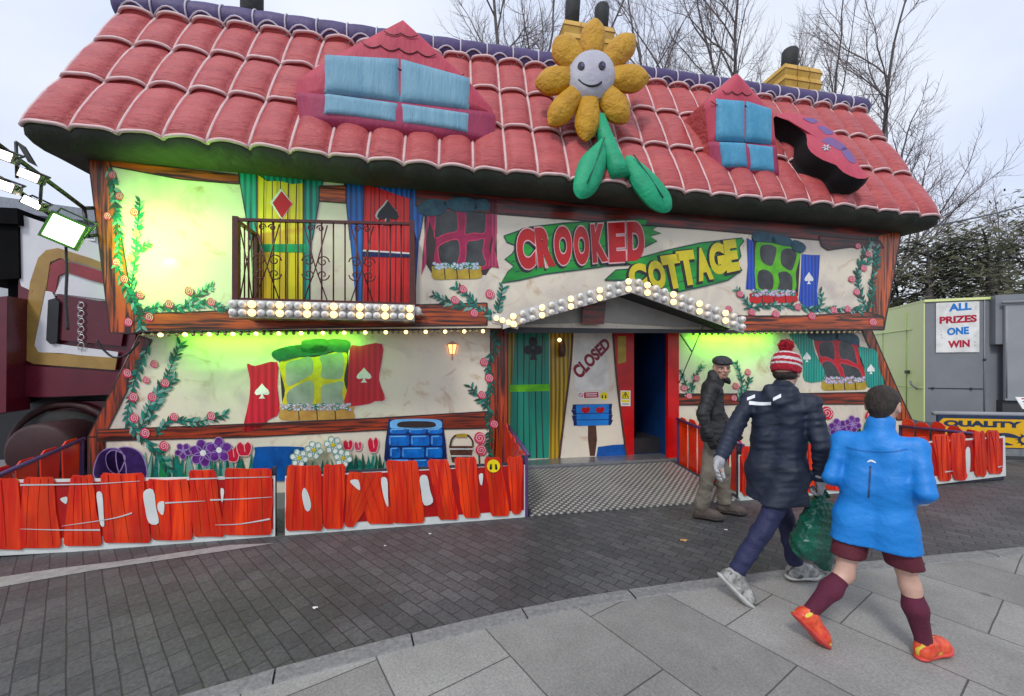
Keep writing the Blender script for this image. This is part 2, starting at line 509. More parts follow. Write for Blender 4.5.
# --- upper balcony doors with their curtains
def boards(q, pts, t, n):
    a, b, c, d = pts
    for k in range(1, n):
        f = k/n; stroke(q, opened([(a[0]+(b[0]-a[0])*f, a[1]+(b[1]-a[1])*f), (a[0]*.5+d[0]*.5+(b[0]-a[0])*f+random.uniform(-.8, .8), (a[1]+d[1])/2), (d[0]+(c[0]-d[0])*f, d[1]+(c[1]-d[1])*f)]), random.uniform(.7, 1.3), t-.004, 'paint_dark', .003)
def door_panel(name, pts, mt, label=None):
    q = MB(); plate(q, pts, TU-.012, .012, mt); boards(q, pts, TU-.012, 6)
    return q.build(name, house, label)
d1 = door_panel('painted_door', [(256, 170), (305, 178), (304, 304), (255, 303)], 'yellow_boards', 'yellow painted balcony door with a red diamond')
q = MB(); plate(q, [(281, 188.5), (292.5, 203.5), (281.8, 220), (270, 202.5)], TU-.03, .018, 'paint_white'); plate(q, [(281.5, 191), (292.2, 203.7), (282, 218.5), (272.5, 203)], TU-.034, .004, 'paint_red')
q.build('diamond_emblem', d1)
q = MB(); plate(q, [(255, 244), (306, 244), (306, 252.5), (255, 251.5)], TU-.03, .02, 'paint_green_bar'); q.build('crossbar', d1)
d2 = door_panel('painted_door', [(363, 182), (412, 188), (411, 303), (363, 304)], 'red_boards', 'red painted balcony door with a black spade')
def spade(mb, cx, cy, w, h, t, mt, th=.006):
    p = [(cx, cy-h*.5), (cx+w*.16, cy-h*.3), (cx+w*.42, cy-h*.05), (cx+w*.5, cy+h*.14), (cx+w*.38, cy+h*.27), (cx+w*.16, cy+h*.24), (cx+w*.06, cy+h*.2),
         (cx+w*.1, cy+h*.38), (cx+w*.22, cy+h*.5), (cx-w*.22, cy+h*.5), (cx-w*.1, cy+h*.38), (cx-w*.06, cy+h*.2), (cx-w*.16, cy+h*.24), (cx-w*.38, cy+h*.27), (cx-w*.5, cy+h*.14), (cx-w*.42, cy-h*.05), (cx-w*.16, cy-h*.3)]
    plate(mb, p, t, th, mt)
q = MB(); spade(q, 387, 212.5, 24, 26, TU-.030, 'paint_grey_white'); spade(q, 388, 213, 22, 25, TU-.036, 'paint_black'); q.build('spade_emblem', d2)
q = MB(); plate(q, [(363, 251), (412, 254), (412, 257.5), (363, 256.5)], TU-.032, .02, 'paint_dark_blue'); stroke(q, [(363, 250.5), (412, 253.5)], 1.6, TU-.036, 'paint_white'); q.build('crossbar', d2)
for pts, mt in (([(238, 172), (257, 174), (257, 304), (254, 304), (250, 240)], 'teal_cloth'), ([(303, 176), (323, 180), (312, 240), (309, 304), (303, 304)], 'teal_cloth'),
                ([(344, 181), (364, 184), (362, 304), (356, 304), (350, 240)], 'blue_cloth'), ([(410, 186), (428, 190), (419, 240), (415, 304), (410, 304)], 'blue_cloth'),
                ([(256, 173), (304, 179), (303, 183), (292, 184), (280, 181), (268, 181)], 'teal_cloth'), ([(363, 184), (412, 188), (411, 199), (395, 194), (376, 187)], 'blue_cloth')):
    q = MB(); plate(q, pts, TU-.026, .026, mt); stroke(q, [pts[0], pts[-1]], .9, TU-.030, 'paint_dark'); stroke(q, [pts[1], pts[2]], .9, TU-.030, 'paint_dark'); q.build('painted_curtain', house)

# --- painted windows
def flowerbox(parent, x0, x1, y0, y1, t, mt, bloom, sag=0):
    q = MB(); h = y1 - y0
    plate(q, closed([(x0, y0+h*.3), (x0+2, y0), ((x0+x1)/2, y0+sag), (x1-2, y0-.5), (x1, y0+h*.3), (x1-1, y1-1), ((x0+x1)/2, y1), (x0+2, y1)]), t, .02, mt)
    for k in range(1, 4):
        x = x0 + (x1-x0)*k/4; stroke(q, [(x, y0+2), (x+1, y1)], 1.0, t-.004, 'paint_dark')
    o = q.build('flower_box', parent)
    q = MB(); n = int((x1-x0)/2.2); rr = random.Random(int(x0*7))
    for k in range(n):
        for rowy in (-1.5, 1.6):
            cx = x0 + 3 + (x1-x0-6)*k/(n-1) + rr.uniform(-1, 1); cy = y0 + rowy + rr.uniform(-1.3, 1)
            plate(q, ellipse(cx, cy, 1.9, 1.7, 7), t-.006-rr.uniform(0, .006), .003, rr.choice([bloom, bloom, 'leaf_teal']))
            plate(q, ellipse(cx, cy, .6, .6, 5), t-.016, .003, 'paint_white')
    q.build('painted_blossoms', parent)

def window(label, t, back, frame, panes, mframe, mglass, lintel, mlintel, hi=None):
    q = MB(); plate(q, back, t-.012, .012, 'paint_dark'); plate(q, frame, t-.022, .012, mframe)
    w = q.build('painted_window', house, label)
    for p in panes:
        q = MB(); plate(q, closed(p, 4), t-.026, .004, mglass); q.build('pane', w)
        if hi:
            q2 = MB(); pc = closed(p, 4); stroke(q2, pc + pc[:1], .9, t-.029, hi, .003); q2.build('pane_edge', w)
    if lintel:
        q = MB()
        for st in lintel: plate(q, closed(st, 4), t-.05, .05, mlintel)
        q.build('lintel', w)
    return w

w = window('magenta framed upper window with dark panes', TU, [(424, 206), (496, 205), (497, 258), (486, 275), (432, 274), (425, 262)], closed([(430, 206), (460, 205), (491, 203), (494, 225), (489, 250), (491, 268), (438, 270), (436, 240), (430, 222)]),
           [[(437, 213), (449, 210), (456, 210), (458, 222), (457, 231), (445, 234), (435, 238), (435, 224)], [(466, 208), (478, 207), (486, 209), (486, 224), (484, 233), (473, 233), (465, 234), (466, 220)],
            [(439, 246), (448, 241), (458, 240), (460, 252), (456, 266), (446, 267), (440, 262), (438, 252)], [(467, 242), (477, 240), (484, 239), (483, 252), (486, 265), (474, 267), (465, 266), (466, 254)]], 'paint_magenta', 'glass_dark',
           [[(418, 212), (422, 202), (436, 199), (446, 202), (445, 212), (430, 216)], [(443, 203), (456, 198), (470, 198), (477, 204), (474, 211), (456, 211)], [(474, 202), (484, 199), (490, 204), (488, 210), (476, 210)]], 'stone_teal', 'rose_pink')
flowerbox(w, 432, 481, 266, 279, TU-.03, 'box_gold', 'blossom')
for pts in ([(431, 213), (426, 240), (427, 262), (421, 275), (424, 240), (427, 215)], [(488, 200), (497, 199), (497, 232), (495, 250), (499, 268), (488, 266), (493, 240)]):
    q = MB(); plate(q, pts, TU-.034, .01, 'pink_curtain'); q.build('window_curtain', w)

w = window('lime framed upper window with dark panes', TU, [(752, 238), (801, 244), (798, 296), (755, 294), (750, 270)], closed([(758, 240), (778, 243), (800, 248), (796, 272), (793, 292), (758, 291), (755, 266)]),
           [[(760, 247), (767, 244), (776, 247), (776, 256), (772, 266), (764, 264), (760, 258)], [(782, 250), (790, 248), (797, 253), (795, 264), (791, 271), (782, 266), (780, 258)],
            [(758, 272), (764, 269), (772, 273), (774, 281), (772, 290), (760, 289), (757, 281)], [(778, 273), (786, 271), (792, 276), (793, 284), (791, 291), (778, 290), (779, 282)]], 'paint_lime', 'glass_dark',
           [[(753, 240), (754, 232), (765, 232), (773, 235), (775, 242), (763, 242)], [(772, 242), (774, 235), (784, 235), (792, 240), (793, 246), (782, 245)], [(791, 246), (794, 240), (803, 243), (806, 248), (802, 253), (795, 251)]], 'stone_teal', 'paint_lime')
flowerbox(w, 750, 797, 293, 303, TU-.03, 'paint_crimson', 'blossom_lilac')
q = MB(); plate(q, [(747, 238), (753, 241), (754, 265), (756, 290), (746, 289), (748, 265)], TU-.034, .02, 'blue_shutter'); q.build('shutter', w)
q = MB(); plate(q, [(802, 254), (812, 255), (820, 255), (819, 275), (817, 292), (819, 312), (806, 308), (799, 300), (801, 280)], TU-.036, .02, 'blue_shutter'); spade(q, 809, 278, 9, 12, TU-.042, 'paint_white'); q.build('shutter', w, 'blue shutter with a white spade')

w = window('yellow framed lower window with grey panes', TL, [(279, 356), (348, 350), (350, 410), (283, 414)], closed([(281, 360), (315, 357), (346, 352), (344, 380), (346, 408), (286, 412), (285, 390)]),
           [[(287, 363), (300, 359), (311, 357), (313, 372), (302, 380), (288, 386), (286, 375)], [(320, 356), (332, 354), (342, 353), (344, 366), (341, 378), (330, 379), (321, 377), (322, 366)],
            [(287, 393), (300, 384), (312, 381), (314, 394), (311, 406), (298, 408), (289, 406)], [(322, 386), (332, 383), (343, 382), (342, 394), (344, 405), (332, 406), (322, 407), (321, 396)]], 'paint_yellow', 'glass_grey',
           [[(272, 356), (275, 350), (296, 345), (320, 345), (328, 348), (326, 354), (300, 357), (281, 361)], [(301, 344), (305, 340), (325, 339), (328, 345), (324, 352), (303, 352)], [(328, 347), (328, 340), (338, 339), (349, 341), (350, 347), (345, 352), (330, 351)]], 'stone_green', None)
flowerbox(w, 280, 353, 407, 420, TL-.03, 'box_orange', 'blossom_lilac')
for pts, c0 in (([(247, 364), (255, 366), (277, 362), (277, 385), (279, 412), (268, 420), (262, 427), (246, 432), (243, 428), (249, 400), (250, 380)], (262, 391)), ([(350, 348), (360, 346), (382, 344), (381, 365), (379, 380), (385, 399), (375, 401), (368, 404), (345, 405), (348, 385)], (364, 375))):
    q = MB(); plate(q, closed(pts, 3), TL-.036, .03, 'red_shutter'); spade(q, c0[0], c0[1], 15, 15, TL-.042, 'paint_white'); q.build('shutter', w, 'red shutter with a white spade')

w = window('red framed slanting lower window with dark panes', TL, [(813, 336), (858, 337), (866, 380), (825, 382)], closed([(815, 340), (835, 340), (856, 342), (860, 360), (864, 378), (826, 380), (820, 360)]),
           [[(819, 344), (827, 341), (833, 343), (835, 352), (834, 360), (826, 357), (820, 356)], [(839, 343), (847, 341), (853, 346), (856, 356), (857, 364), (848, 360), (840, 358)], [(822, 363), (830, 361), (837, 368), (840, 377), (828, 378), (824, 372)], [(840, 363), (849, 365), (859, 369), (861, 378), (846, 378), (843, 370)]],
           'paint_crimson', 'glass_dark', [[(808, 337), (812, 331), (830, 330), (838, 333), (836, 340), (820, 341)], [(836, 339), (838, 332), (852, 333), (859, 338), (858, 345), (846, 342)]], 'stone_teal', 'rose_pink')
flowerbox(w, 822, 866, 380, 390, TL-.03, 'box_gold', 'blossom_lilac')
for pts, c0 in (([(790, 334), (810, 335), (815, 352), (826, 378), (805, 381), (803, 360), (797, 345)], (807, 357)), ([(858, 348), (868, 348), (877, 352), (879, 368), (884, 385), (868, 387), (864, 366)], (871, 369))):
    q = MB(); plate(q, closed(pts, 3), TL-.036, .03, 'teal_shutter'); spade(q, c0[0], c0[1], 8, 10, TL-.042, 'paint_white'); q.build('shutter', w, 'teal shutter with a white spade')

# --- sign boards and their lettering
q = MB()
b1 = [(504, 236), (530, 227), (565, 223), (600, 221), (643, 219), (648, 220), (645, 226), (660, 225), (652, 230), (661, 233), (650, 236), (657, 241), (645, 247), (616, 264), (600, 267), (577, 270), (545, 274), (520, 280), (501, 283), (508, 272), (514, 266), (505, 259), (512, 254), (517, 246), (507, 242)]
plate(q, b1, TU-.035, .035, 'sign_green', 'paint_dark'); stroke(q, b1 + b1[:1], 1.3, TU-.038, 'leaf_dark')
for a in ([(512, 262), (560, 251), (640, 243)], [(515, 272), (570, 261), (615, 256)], [(520, 240), (580, 231), (640, 229)]): stroke(q, opened(a), .8, TU-.038, 'leaf_dark')
s1 = q.build('sign_board', house, 'green plank sign board reading CROOKED')
CRO = [('C', (515.5, 229.5), (534.5, 228), (536, 268), (518.5, 270)), ('R', (534.5, 228), (550.5, 226.5), (556, 266), (538.5, 267.5)), ('O', (553, 226.5), (571.5, 226), (572, 264.5), (555.5, 265.5)), ('O', (573, 226.5), (588.5, 226), (590, 264), (575, 265)),
       ('K', (590.5, 224.5), (604.5, 223.5), (608.5, 261), (593, 263)), ('E', (608, 223), (625, 222), (626, 261.5), (609.5, 262.5)), ('D', (627, 222), (643.5, 221.5), (645, 260), (627.5, 261.5))]
for ch, *qd in CRO:
    q = MB(); pt = onplane(TU-.036)
    warp_text(q, ch, qd, pt, 'paint_black', .07, .004, .055, (-1.6, 1.4)); warp_text(q, ch, qd, onplane(TU-.041), 'rose_line', .07, .004, .03); warp_text(q, ch, qd, onplane(TU-.046), 'letter_red', .07, .008)
    q.build('letter', s1)
q = MB()
b2 = [(605, 280), (616, 270), (640, 268), (625, 262), (668, 250), (700, 243), (742, 238), (744, 241), (739, 247), (741, 256), (737, 262), (742, 270), (728, 280), (705, 286), (690, 289), (660, 296), (640, 288), (628, 280)]
plate(q, b2, TU-.050, .05, 'sign_green', 'paint_dark'); stroke(q, b2 + b2[:1], 1.3, TU-.053, 'leaf_dark')
for a in ([(640, 275), (690, 262), (738, 255)], [(655, 290), (700, 276), (735, 268)]): stroke(q, opened(a), .8, TU-.053, 'leaf_dark')
s2 = q.build('sign_board', house, 'green plank sign board reading COTTAGE')
COT = [('C', (627.5, 264.5), (645.5, 262.5), (648, 287), (630, 289)), ('O', (646, 261.5), (662.5, 259.5), (668, 287.5), (651.5, 290)), ('T', (660, 256), (678.5, 253.5), (684, 287), (668, 290)), ('T', (675.5, 251.5), (693, 249.5), (699, 283.5), (682, 286.5)),
       ('A', (695, 248.5), (705.5, 247), (714, 279), (699, 281.5)), ('G', (707.5, 244.5), (723, 241.5), (727, 273), (711.5, 276)), ('E', (723, 240.5), (735.5, 239), (740.5, 270), (727, 273))]
for ch, *qd in COT:
    q = MB(); warp_text(q, ch, qd, onplane(TU-.051), 'paint_black', .07, .004, .05, (-1.6, 1.2)); warp_text(q, ch, qd, onplane(TU-.058), 'letter_yellow', .07, .010); q.build('letter', s2)

# --- painted vines and roses
def leaf(mb, x, y, ang, L, t, mt):
    c, s_ = math.cos(ang), math.sin(ang); w_ = L * .17
    p = [(0, 0), (L*.3, w_), (L*.65, w_*.8), (L, 0), (L*.65, -w_*.8), (L*.3, -w_)]
    plate(mb, [(x + a*c - b_*s_, y + a*s_ + b_*c) for a, b_ in p], t, .003, mt)

def rose(parent, x, y, r, t, red=False):
    q = MB(); plate(q, closed([(x+r*(1+.12*math.sin(3*a))*math.cos(a), y+r*(1+.12*math.sin(2*a))*math.sin(a)) for a in np.linspace(0, 6.28, 9)[:-1]], 3), t, .005, 'rose_red' if red else 'rose_pink')
    sp = [(x + r*.9*k/16*math.cos(k*.85), y + r*.9*k/16*math.sin(k*.85)) for k in range(2, 17)]
    stroke(q, sp, max(.55, r*.16), t-.003, 'rose_line', .003)
    q.build('rose', parent)

def vine(paths, t, roses, L=6.5, step=2.0, dark=False, red=False):
    rr = random.Random(int(paths[0][0][0]*13+paths[0][0][1])); q = MB(); L *= .95
    for pa in paths:
        P = opened(pa, 8); stroke(q, P, 1.5, t, 'leaf_dark', .003)
        acc = 0; side = 1
        for i in range(1, len(P)):
            dx, dy = P[i][0]-P[i-1][0], P[i][1]-P[i-1][1]; d = math.hypot(dx, dy); acc += d
            while acc > step:
                acc -= step; side = -side; a = math.atan2(dy, dx) + side * rr.uniform(.55, .95)
                mt = rr.choice(['leaf_teal', 'leaf_teal', 'leaf_dark', 'leaf_pale'] if not dark else ['leaf_dark', 'leaf_dark', 'leaf_teal'])
                leaf(q, P[i][0], P[i][1], a, L*rr.uniform(.8, 1.3), t-.003-rr.uniform(0, .004), mt)
    v_ = q.build('painted_vine', house)
    for x, y, r in roses: rose(v_, x, y, r, t-.012, red)
vine([[(106, 165), (113, 185), (116, 215), (119, 240), (118, 262), (124, 285), (132, 300), (140, 315), (141, 330)]], TU-.048, [(112, 175, 4), (119, 196, 4), (107, 216, 4), (116, 262, 4), (124, 279, 4.4), (128, 322, 4.4)], 8)
vine([[(138, 312), (132, 290), (134, 265), (136, 245), (138, 222), (140, 202)], [(136, 255), (142, 248), (149, 243)]], TU-.042, [(134, 212, 4.2), (136, 233, 3.6), (131, 258, 3.6), (140, 295, 4)], 7)
vine([[(140, 313), (160, 307), (180, 308), (205, 304), (226, 309)], [(184, 308), (196, 296), (212, 286)]], TU-.050, [(189, 291, 4.6), (169, 304, 4.4), (211, 302, 4.2), (149, 317, 4.6)], 7)
vine([[(500, 322), (480, 309), (462, 306), (448, 302), (434, 295)], [(478, 308), (470, 297), (456, 287)], [(497, 318), (499, 305), (503, 288)]], TU-.048, [(455, 300, 4.2), (463, 289, 4), (490, 294, 4.6), (474, 313, 4.2)], 7)
vine([[(744, 309), (765, 306), (790, 306), (815, 309), (840, 309), (862, 311)], [(752, 309), (745, 300), (737, 290)], [(818, 308), (822, 300), (820, 292)]], TU-.062, [(740, 294, 3.4), (729, 309, 3.4), (752, 312, 3.6), (798, 307, 3.4), (834, 310, 3.4), (848, 309, 3.4), (776, 314, 3.8), (812, 316, 3.8)], 6)
vine([[(868, 312), (862, 298), (858, 282), (859, 268), (866, 252), (871, 240)], [(868, 312), (872, 296), (873, 280), (877, 262), (876, 246)], [(860, 270), (868, 262), (876, 256)]], TU-.050, [(852, 279, 3.4), (857, 292, 3.2), (864, 268, 3.2), (858, 246, 3), (873, 322, 4), (868, 254, 3)], 6)
vine([[(492, 320), (496, 345), (488, 365), (491, 385), (487, 400), (490, 425), (489, 452), (492, 470)], [(490, 405), (480, 398), (471, 387)]], TL-.05, [(484, 362, 4.2), (489, 378, 4.4), (482, 395, 4), (494, 424, 4.2)], 7, dark=True)
vine([[(150, 342), (141, 362), (134, 382), (130, 402), (128, 420), (142, 438), (160, 455), (170, 472)], [(140, 432), (150, 405), (166, 378), (180, 345)], [(148, 425), (158, 400), (175, 378)], [(155, 438), (170, 420), (196, 422), (224, 415)]], TL-.052,
     [(127, 373, 4.6), (133, 397, 4.8), (134, 418, 4.6), (152, 397, 4.6), (165, 383, 4.4), (146, 380, 3.6), (154, 364, 3.8), (145, 433, 5), (164, 446, 5), (174, 417, 4.2), (211, 416, 4.4)], 8)
vine([[(690, 400), (686, 385), (680, 370)], [(690, 400), (694, 380), (702, 366)]], TL-.05, [(684, 388, 3.2), (697, 378, 3.2), (689, 396, 3)], 5)
vine([[(738, 400), (742, 385), (739, 370), (735, 362)], [(738, 402), (746, 390), (750, 378)]], TL-.05, [(748, 372, 3.2), (736, 386, 3.4), (734, 398, 3.2)], 5)

# --- painted garden along the foot of the wall
def flower(parent, x, y, r, n, mp, mc, t, rot=0.3, edge='petal_lilac', name='flower'):
    q = MB()
    for k in range(n):
        a = rot + 2*math.pi*k/n; e = ellipse(x + r*.58*math.cos(a), y + r*.58*math.sin(a), r*.5, r*.38, 12, a)
        plate(q, e, t - .001*(k % 2), .004, mp); stroke(q, e + e[:1], .8, t-.005, edge, .002)
    plate(q, ellipse(x, y, r*.24, r*.24, 10), t-.008, .004, mc)
    q.build(name, parent)

def tulip(parent, x, y, w_, h, t, mp='rose_red'):
    q = MB()
    e = closed([(x-w_/2, y-h*.2), (x-w_*.25, y-h*.5), (x, y-h*.3), (x+w_*.25, y-h*.52), (x+w_/2, y-h*.2), (x+w_*.35, y+h*.4), (x, y+h*.5), (x-w_*.35, y+h*.4)], 4)
    plate(q, e, t, .006, mp); stroke(q, e + e[:1], .8, t-.003, 'rose_line', .002); stroke(q, [(x, y-h*.3), (x+1, y+h*.2)], .7, t-.003, 'rose_line', .002)
    q.build('tulip', parent)

def bed(x0, x1, ytop, ybot, t, mts, n, name='painted_flower_bed', blades=None):
    q = MB(); rr = random.Random(int(x0))
    for k in range(n):
        x = x0 + (x1-x0)*(k+.5)/n + rr.uniform(-2, 2); top = ytop + rr.uniform(0, 8); lean = rr.uniform(-5, 5); w_ = rr.uniform(1.6, 3.2)
        plate(q, [(x-w_, ybot), (x-w_*.8+lean*.4, (top+ybot)/2), (x+lean, top), (x+w_*.8+lean*.4, (top+ybot)/2), (x+w_, ybot)], t-rr.uniform(0, .008), .003, rr.choice(mts))
    return q.build(name, house)
G = ['leaf_teal', 'leaf_teal', 'leaf_green', 'leaf_pale', 'leaf_dark']
TF = TL - .045
bd = bed(128, 185, 448, 482, TF, G, 26)
bd = bed(183, 255, 452, 482, TF-.002, G, 30)
flower(bd, 203, 453, 13, 6, 'petal_purple', 'paint_white', TF-.02); flower(bd, 219, 450, 12, 5, 'petal_purple', 'paint_white', TF-.028, .9); flower(bd, 183, 451, 8, 5, 'petal_purple', 'petal_lilac', TF-.02)
tulip(bd, 233, 454, 13, 16, TF-.024); tulip(bd, 244, 449, 15, 14, TF-.028)
q = MB(); plate(q, closed([(255, 452), (258, 447), (300, 447), (303, 452), (303, 478), (256, 478)], 3), TF-.02, .05, 'water_blue'); q.build('painted_trough', house)
bd = bed(300, 345, 458, 480, TF-.022, G, 18)
for fx, fy in ((299, 458), (314, 450), (333, 445), (343, 458)): flower(bd, fx, fy, 8.5, 6, 'paint_white', 'paint_yellow', TF-.055, .2, 'leaf_pale')
bd = bed(345, 388, 452, 482, TF-.004, G, 26)
tulip(bd, 348, 445, 10, 10, TF-.02); tulip(bd, 358, 446, 8, 9, TF-.02, 'rose_pink'); tulip(bd, 373, 445, 11, 15, TF-.02)
q = MB()
for e in (closed([(95, 478), (97, 458), (106, 449), (118, 449), (124, 458), (124, 478)], 4), closed([(116, 452), (128, 447), (142, 455), (146, 478), (122, 478)], 4), closed([(106, 456), (113, 450), (124, 455), (124, 463), (117, 474), (108, 468)], 4)):
    plate(q, e, TF-.01, .005, 'petal_deep'); stroke(q, e + e[:1], 1.0, TF-.014, 'petal_lilac', .002)
q.build('painted_bluebell', house)
q = MB()                                # the painted well
plate(q, closed([(388, 424), (396, 420), (436, 420), (443, 424), (443, 482), (388, 482)], 3), TF-.01, .02, 'paint_dark_blue')
q2 = [(389, 421, 443, 428)]
rows = [(428, 434, [389, 408, 427, 443]), (435, 446, [388, 410, 430, 443]), (447, 458, [389, 401, 425, 443]), (459, 470, [388, 412, 430, 443])]
for y0, y1, xs in rows:
    for a, c_ in zip(xs[:-1], xs[1:]):
        e = closed([(a+.8, y0+2), (a+3, y0+.4), (c_-3, y0+.4), (c_-.8, y0+2), (c_-.8, y1-2), (c_-3, y1-.4), (a+3, y1-.4), (a+.8, y1-2)], 3)
        plate(q, e, TF-.03, .02, 'brick_blue'); stroke(q, [(a+2, y1-2), (a+2, y0+1.6), (c_-4, y0+1.2)], 1.0, TF-.034, 'brick_blue_light', .003)
plate(q, closed([(390, 425), (396, 419.5), (436, 419.5), (442, 425), (436, 429), (396, 429)], 4), TF-.03, .02, 'brick_blue_light'); plate(q, closed([(397, 425), (403, 421.5), (430, 421.5), (436, 425), (430, 427.5), (403, 427.5)], 4), TF-.036, .01, 'paint_dark')
q.build('painted_well', house)
q = MB()                                # bucket
plate(q, [(449, 446), (473, 446), (470, 462), (452, 462)], TF-.02, .02, 'wood_dark'); stroke(q, [(449, 449), (473, 449)], 1.4, TF-.024, 'paint_grey_white'); stroke(q, [(451, 456), (471, 456)], 1.4, TF-.024, 'paint_grey_white')
stroke(q, opened([(450, 446), (452, 439), (457, 435), (467, 435), (472, 440), (473, 446)]), 1.6, TF-.024, 'paint_dark'); plate(q, [(456, 434), (467, 434), (467, 437), (456, 437)], TF-.03, .01, 'box_gold')
q.build('painted_bucket', house)
q = MB(); stroke(q, opened([(480, 470), (479, 450), (482, 438)]), 1.4, TF-.01, 'leaf_dark'); rs = q.build('painted_rose_stem', house)
rose(rs, 480, 438, 6, TF-.02); rose(rs, 481, 450, 5.5, TF-.02)
bd = bed(800, 890, 420, 448, TF, G, 34)
for fx, fy in ((811, 420), (827, 413), (872, 416), (884, 414)): rose(bd, fx, fy, 6.5, TF-.02, True)
flower(bd, 838, 428, 9, 6, 'petal_purple', 'petal_lilac', TF-.03); flower(bd, 853, 424, 8, 6, 'petal_purple', 'petal_lilac', TF-.03)

# --- the lit wall lantern
q = MB(); plate(q, [(447.5, 344), (457, 344), (455, 354), (449.5, 354)], TL-.07, .07, 'lantern_glow'); stroke(q, [(447.5, 344), (449.5, 354), (455, 354), (457, 344), (447.5, 344)], 1.1, TL-.074, 'paint_salmon'); stroke(q, [(452.3, 344), (452.3, 354)], .9, TL-.074, 'paint_salmon')
plate(q, [(446.5, 344.5), (452.5, 341), (458, 344.5)], TL-.072, .07, 'paint_salmon'); stroke(q, [(452.3, 354), (452.3, 360)], 1.4, TL-.05, 'paint_salmon'); q.build('wall_lantern', house)
# ---------------------------------------------------------------- entrance recess
def dplate(name, pts, mt, t=TD, th=.05, label=None, parent=None):
    q = MB(); plate(q, pts, t, th, mt); return q.build(name, parent or house, label)
dplate('entrance_wall', [(490, 308), (634, 308), (634, 460), (490, 462)], 'cream_wall')
dplate('gold_curtain', [(494, 318), (516, 318), (511, 400), (509, 460), (496, 460)], 'gold_curtain', TD-.03, .03)
q = MB(); plate(q, [(511, 330), (522, 331), (549, 325), (550, 458), (510, 459)], TD-.02, .02, 'green_boards'); boards(q, [(511, 331), (549, 327), (550, 458), (510, 459)], TD-.02, 6); dr = q.build('green_door', house, 'green plank door with a black club')
q = MB()
for e in (ellipse(533, 342, 4.6, 5), ellipse(528.5, 350, 4.6, 4.8), ellipse(538, 350, 4.6, 4.8), [(532, 350), (535, 350), (537, 360), (530, 360)]): plate(q, e, TD-.030, .01, 'paint_black')
q.build('club_emblem', dr)
q = MB(); plate(q, [(509, 385), (550, 384), (550, 391), (509, 392)], TD-.034, .014, 'paint_lime'); q.build('crossbar', dr)
q = MB(); plate(q, [(511, 324), (549, 320), (549, 326), (522, 332), (511, 331)], TD-.034, .014, 'gold_curtain'); q.build('door_lintel', dr)
dplate('gold_curtain', [(550, 318), (573, 318), (571, 360), (565, 410), (558, 460), (549, 460), (550, 400)], 'gold_curtain', TD-.03, .03)
q = MB(); stroke(q, opened([(573, 318), (571, 360), (565, 410), (559, 460)]), 2.2, TD-.036, 'wood_dark'); q.build('curtain_edging', house); q = MB(); stroke(q, opened([(612, 318), (614, 345), (618, 390), (627, 460)]), 2.0, TD-.036, 'wood_dark'); q.build('curtain_edging', house)
q = MB(); q.lathe(PL(562, 348, TD-.09), (0, 0, 1), [(-.14, .005), (-.12, .05), (-.02, .06), (.06, .045), (.12, .02), (.13, .004)], 'wood_dark', 10); q.ball(PL(559.5, 340, TD-.16), .03, 'small_lit', 8, 6); q.build('door_lamp', house)
wp = dplate('closed_panel', [(575, 325), (608, 325), (608.5, 390), (574.5, 391)], 'sheet_white', TD-.012, .012, 'pale panel with CLOSED written aslant')
q = MB(); warp_text(q, 'CLOSED', [(571, 369), (605, 336.5), (611.5, 346), (580, 380)], onplane(TD-.016), 'letter_maroon', .05, .003); q.build('lettering', wp)
sg = dplate('notice', [(578, 392), (599, 391.5), (599, 398), (578, 398.5)], 'paint_white', TD-.008, .008, 'small red and white prohibition notice')
q = MB(); plate(q, [(584, 392.4), (598.5, 392), (598.5, 397.5), (584, 398)], TD-.011, .003, 'sign_crimson'); stroke(q, ellipse(580.9, 395, 2, 2, 14) + ellipse(580.9, 395, 2, 2, 14)[:1], .7, TD-.011, 'sign_crimson'); stroke(q, [(579.5, 393.6), (582.3, 396.5)], .6, TD-.012, 'sign_crimson')
stroke(q, [(586, 394), (597, 393.7)], .8, TD-.014, 'paint_white'); stroke(q, [(586, 396), (597, 395.8)], .7, TD-.014, 'paint_white'); q.build('notice_print', sg)
def face_sticker(parent, cx, cy, r, put, nm='face_sticker'):
    q = MB()
    def disc(rx, ry, x, y, d, m_): q.prism([put(a, b_, d) for a, b_ in ellipse(x, y, rx, ry, 16)], (0, .003, 0), m_)
    disc(r, r, cx, cy, .004, 'sticker_yellow')
    disc(r*.16, r*.2, cx-r*.38, cy-r*.1, .007, 'paint_black'); disc(r*.16, r*.2, cx+r*.38, cy-r*.1, .007, 'paint_black')
    disc(r*.2, r*.3, cx-r*.42, cy+r*.3, .0065, 'paint_black'); disc(r*.2, r*.3, cx+r*.42, cy+r*.3, .0065, 'paint_black')
    q.build(nm, parent, 'round yellow sticker with two black figures')
face_sticker(house, 604, 396, 4, onplane(TD-.004))
sg = dplate('notice', [(620.5, 390.5), (630.5, 390.5), (630.5, 406), (620.5, 406)], 'paint_white', TD-.03, .006, 'yellow and white warning notice')
q = MB(); plate(q, [(621.5, 391.5), (629.5, 391.5), (629.5, 399), (621.5, 399)], TD-.033, .003, 'sticker_yellow'); stroke(q, [(625.5, 392.2), (622.3, 398.2), (628.7, 398.2), (625.5, 392.2)], .8, TD-.036, 'paint_black'); stroke(q, [(625.5, 394), (625.2, 397.4)], .9, TD-.036, 'paint_black')
plate(q, [(621.5, 400), (629.5, 400), (629.5, 402.3), (621.5, 402.3)], TD-.033, .003, 'sticker_yellow'); stroke(q, [(622, 404), (629, 404)], .7, TD-.033, 'paint_black'); q.build('notice_print', sg)
bs = MB()                               # painted blue fingerboard on a post
plate(bs, [(588, 424), (596, 424), (597, 440), (595, 456), (590, 456), (588, 440)], TD-.012, .01, 'wood_dark')
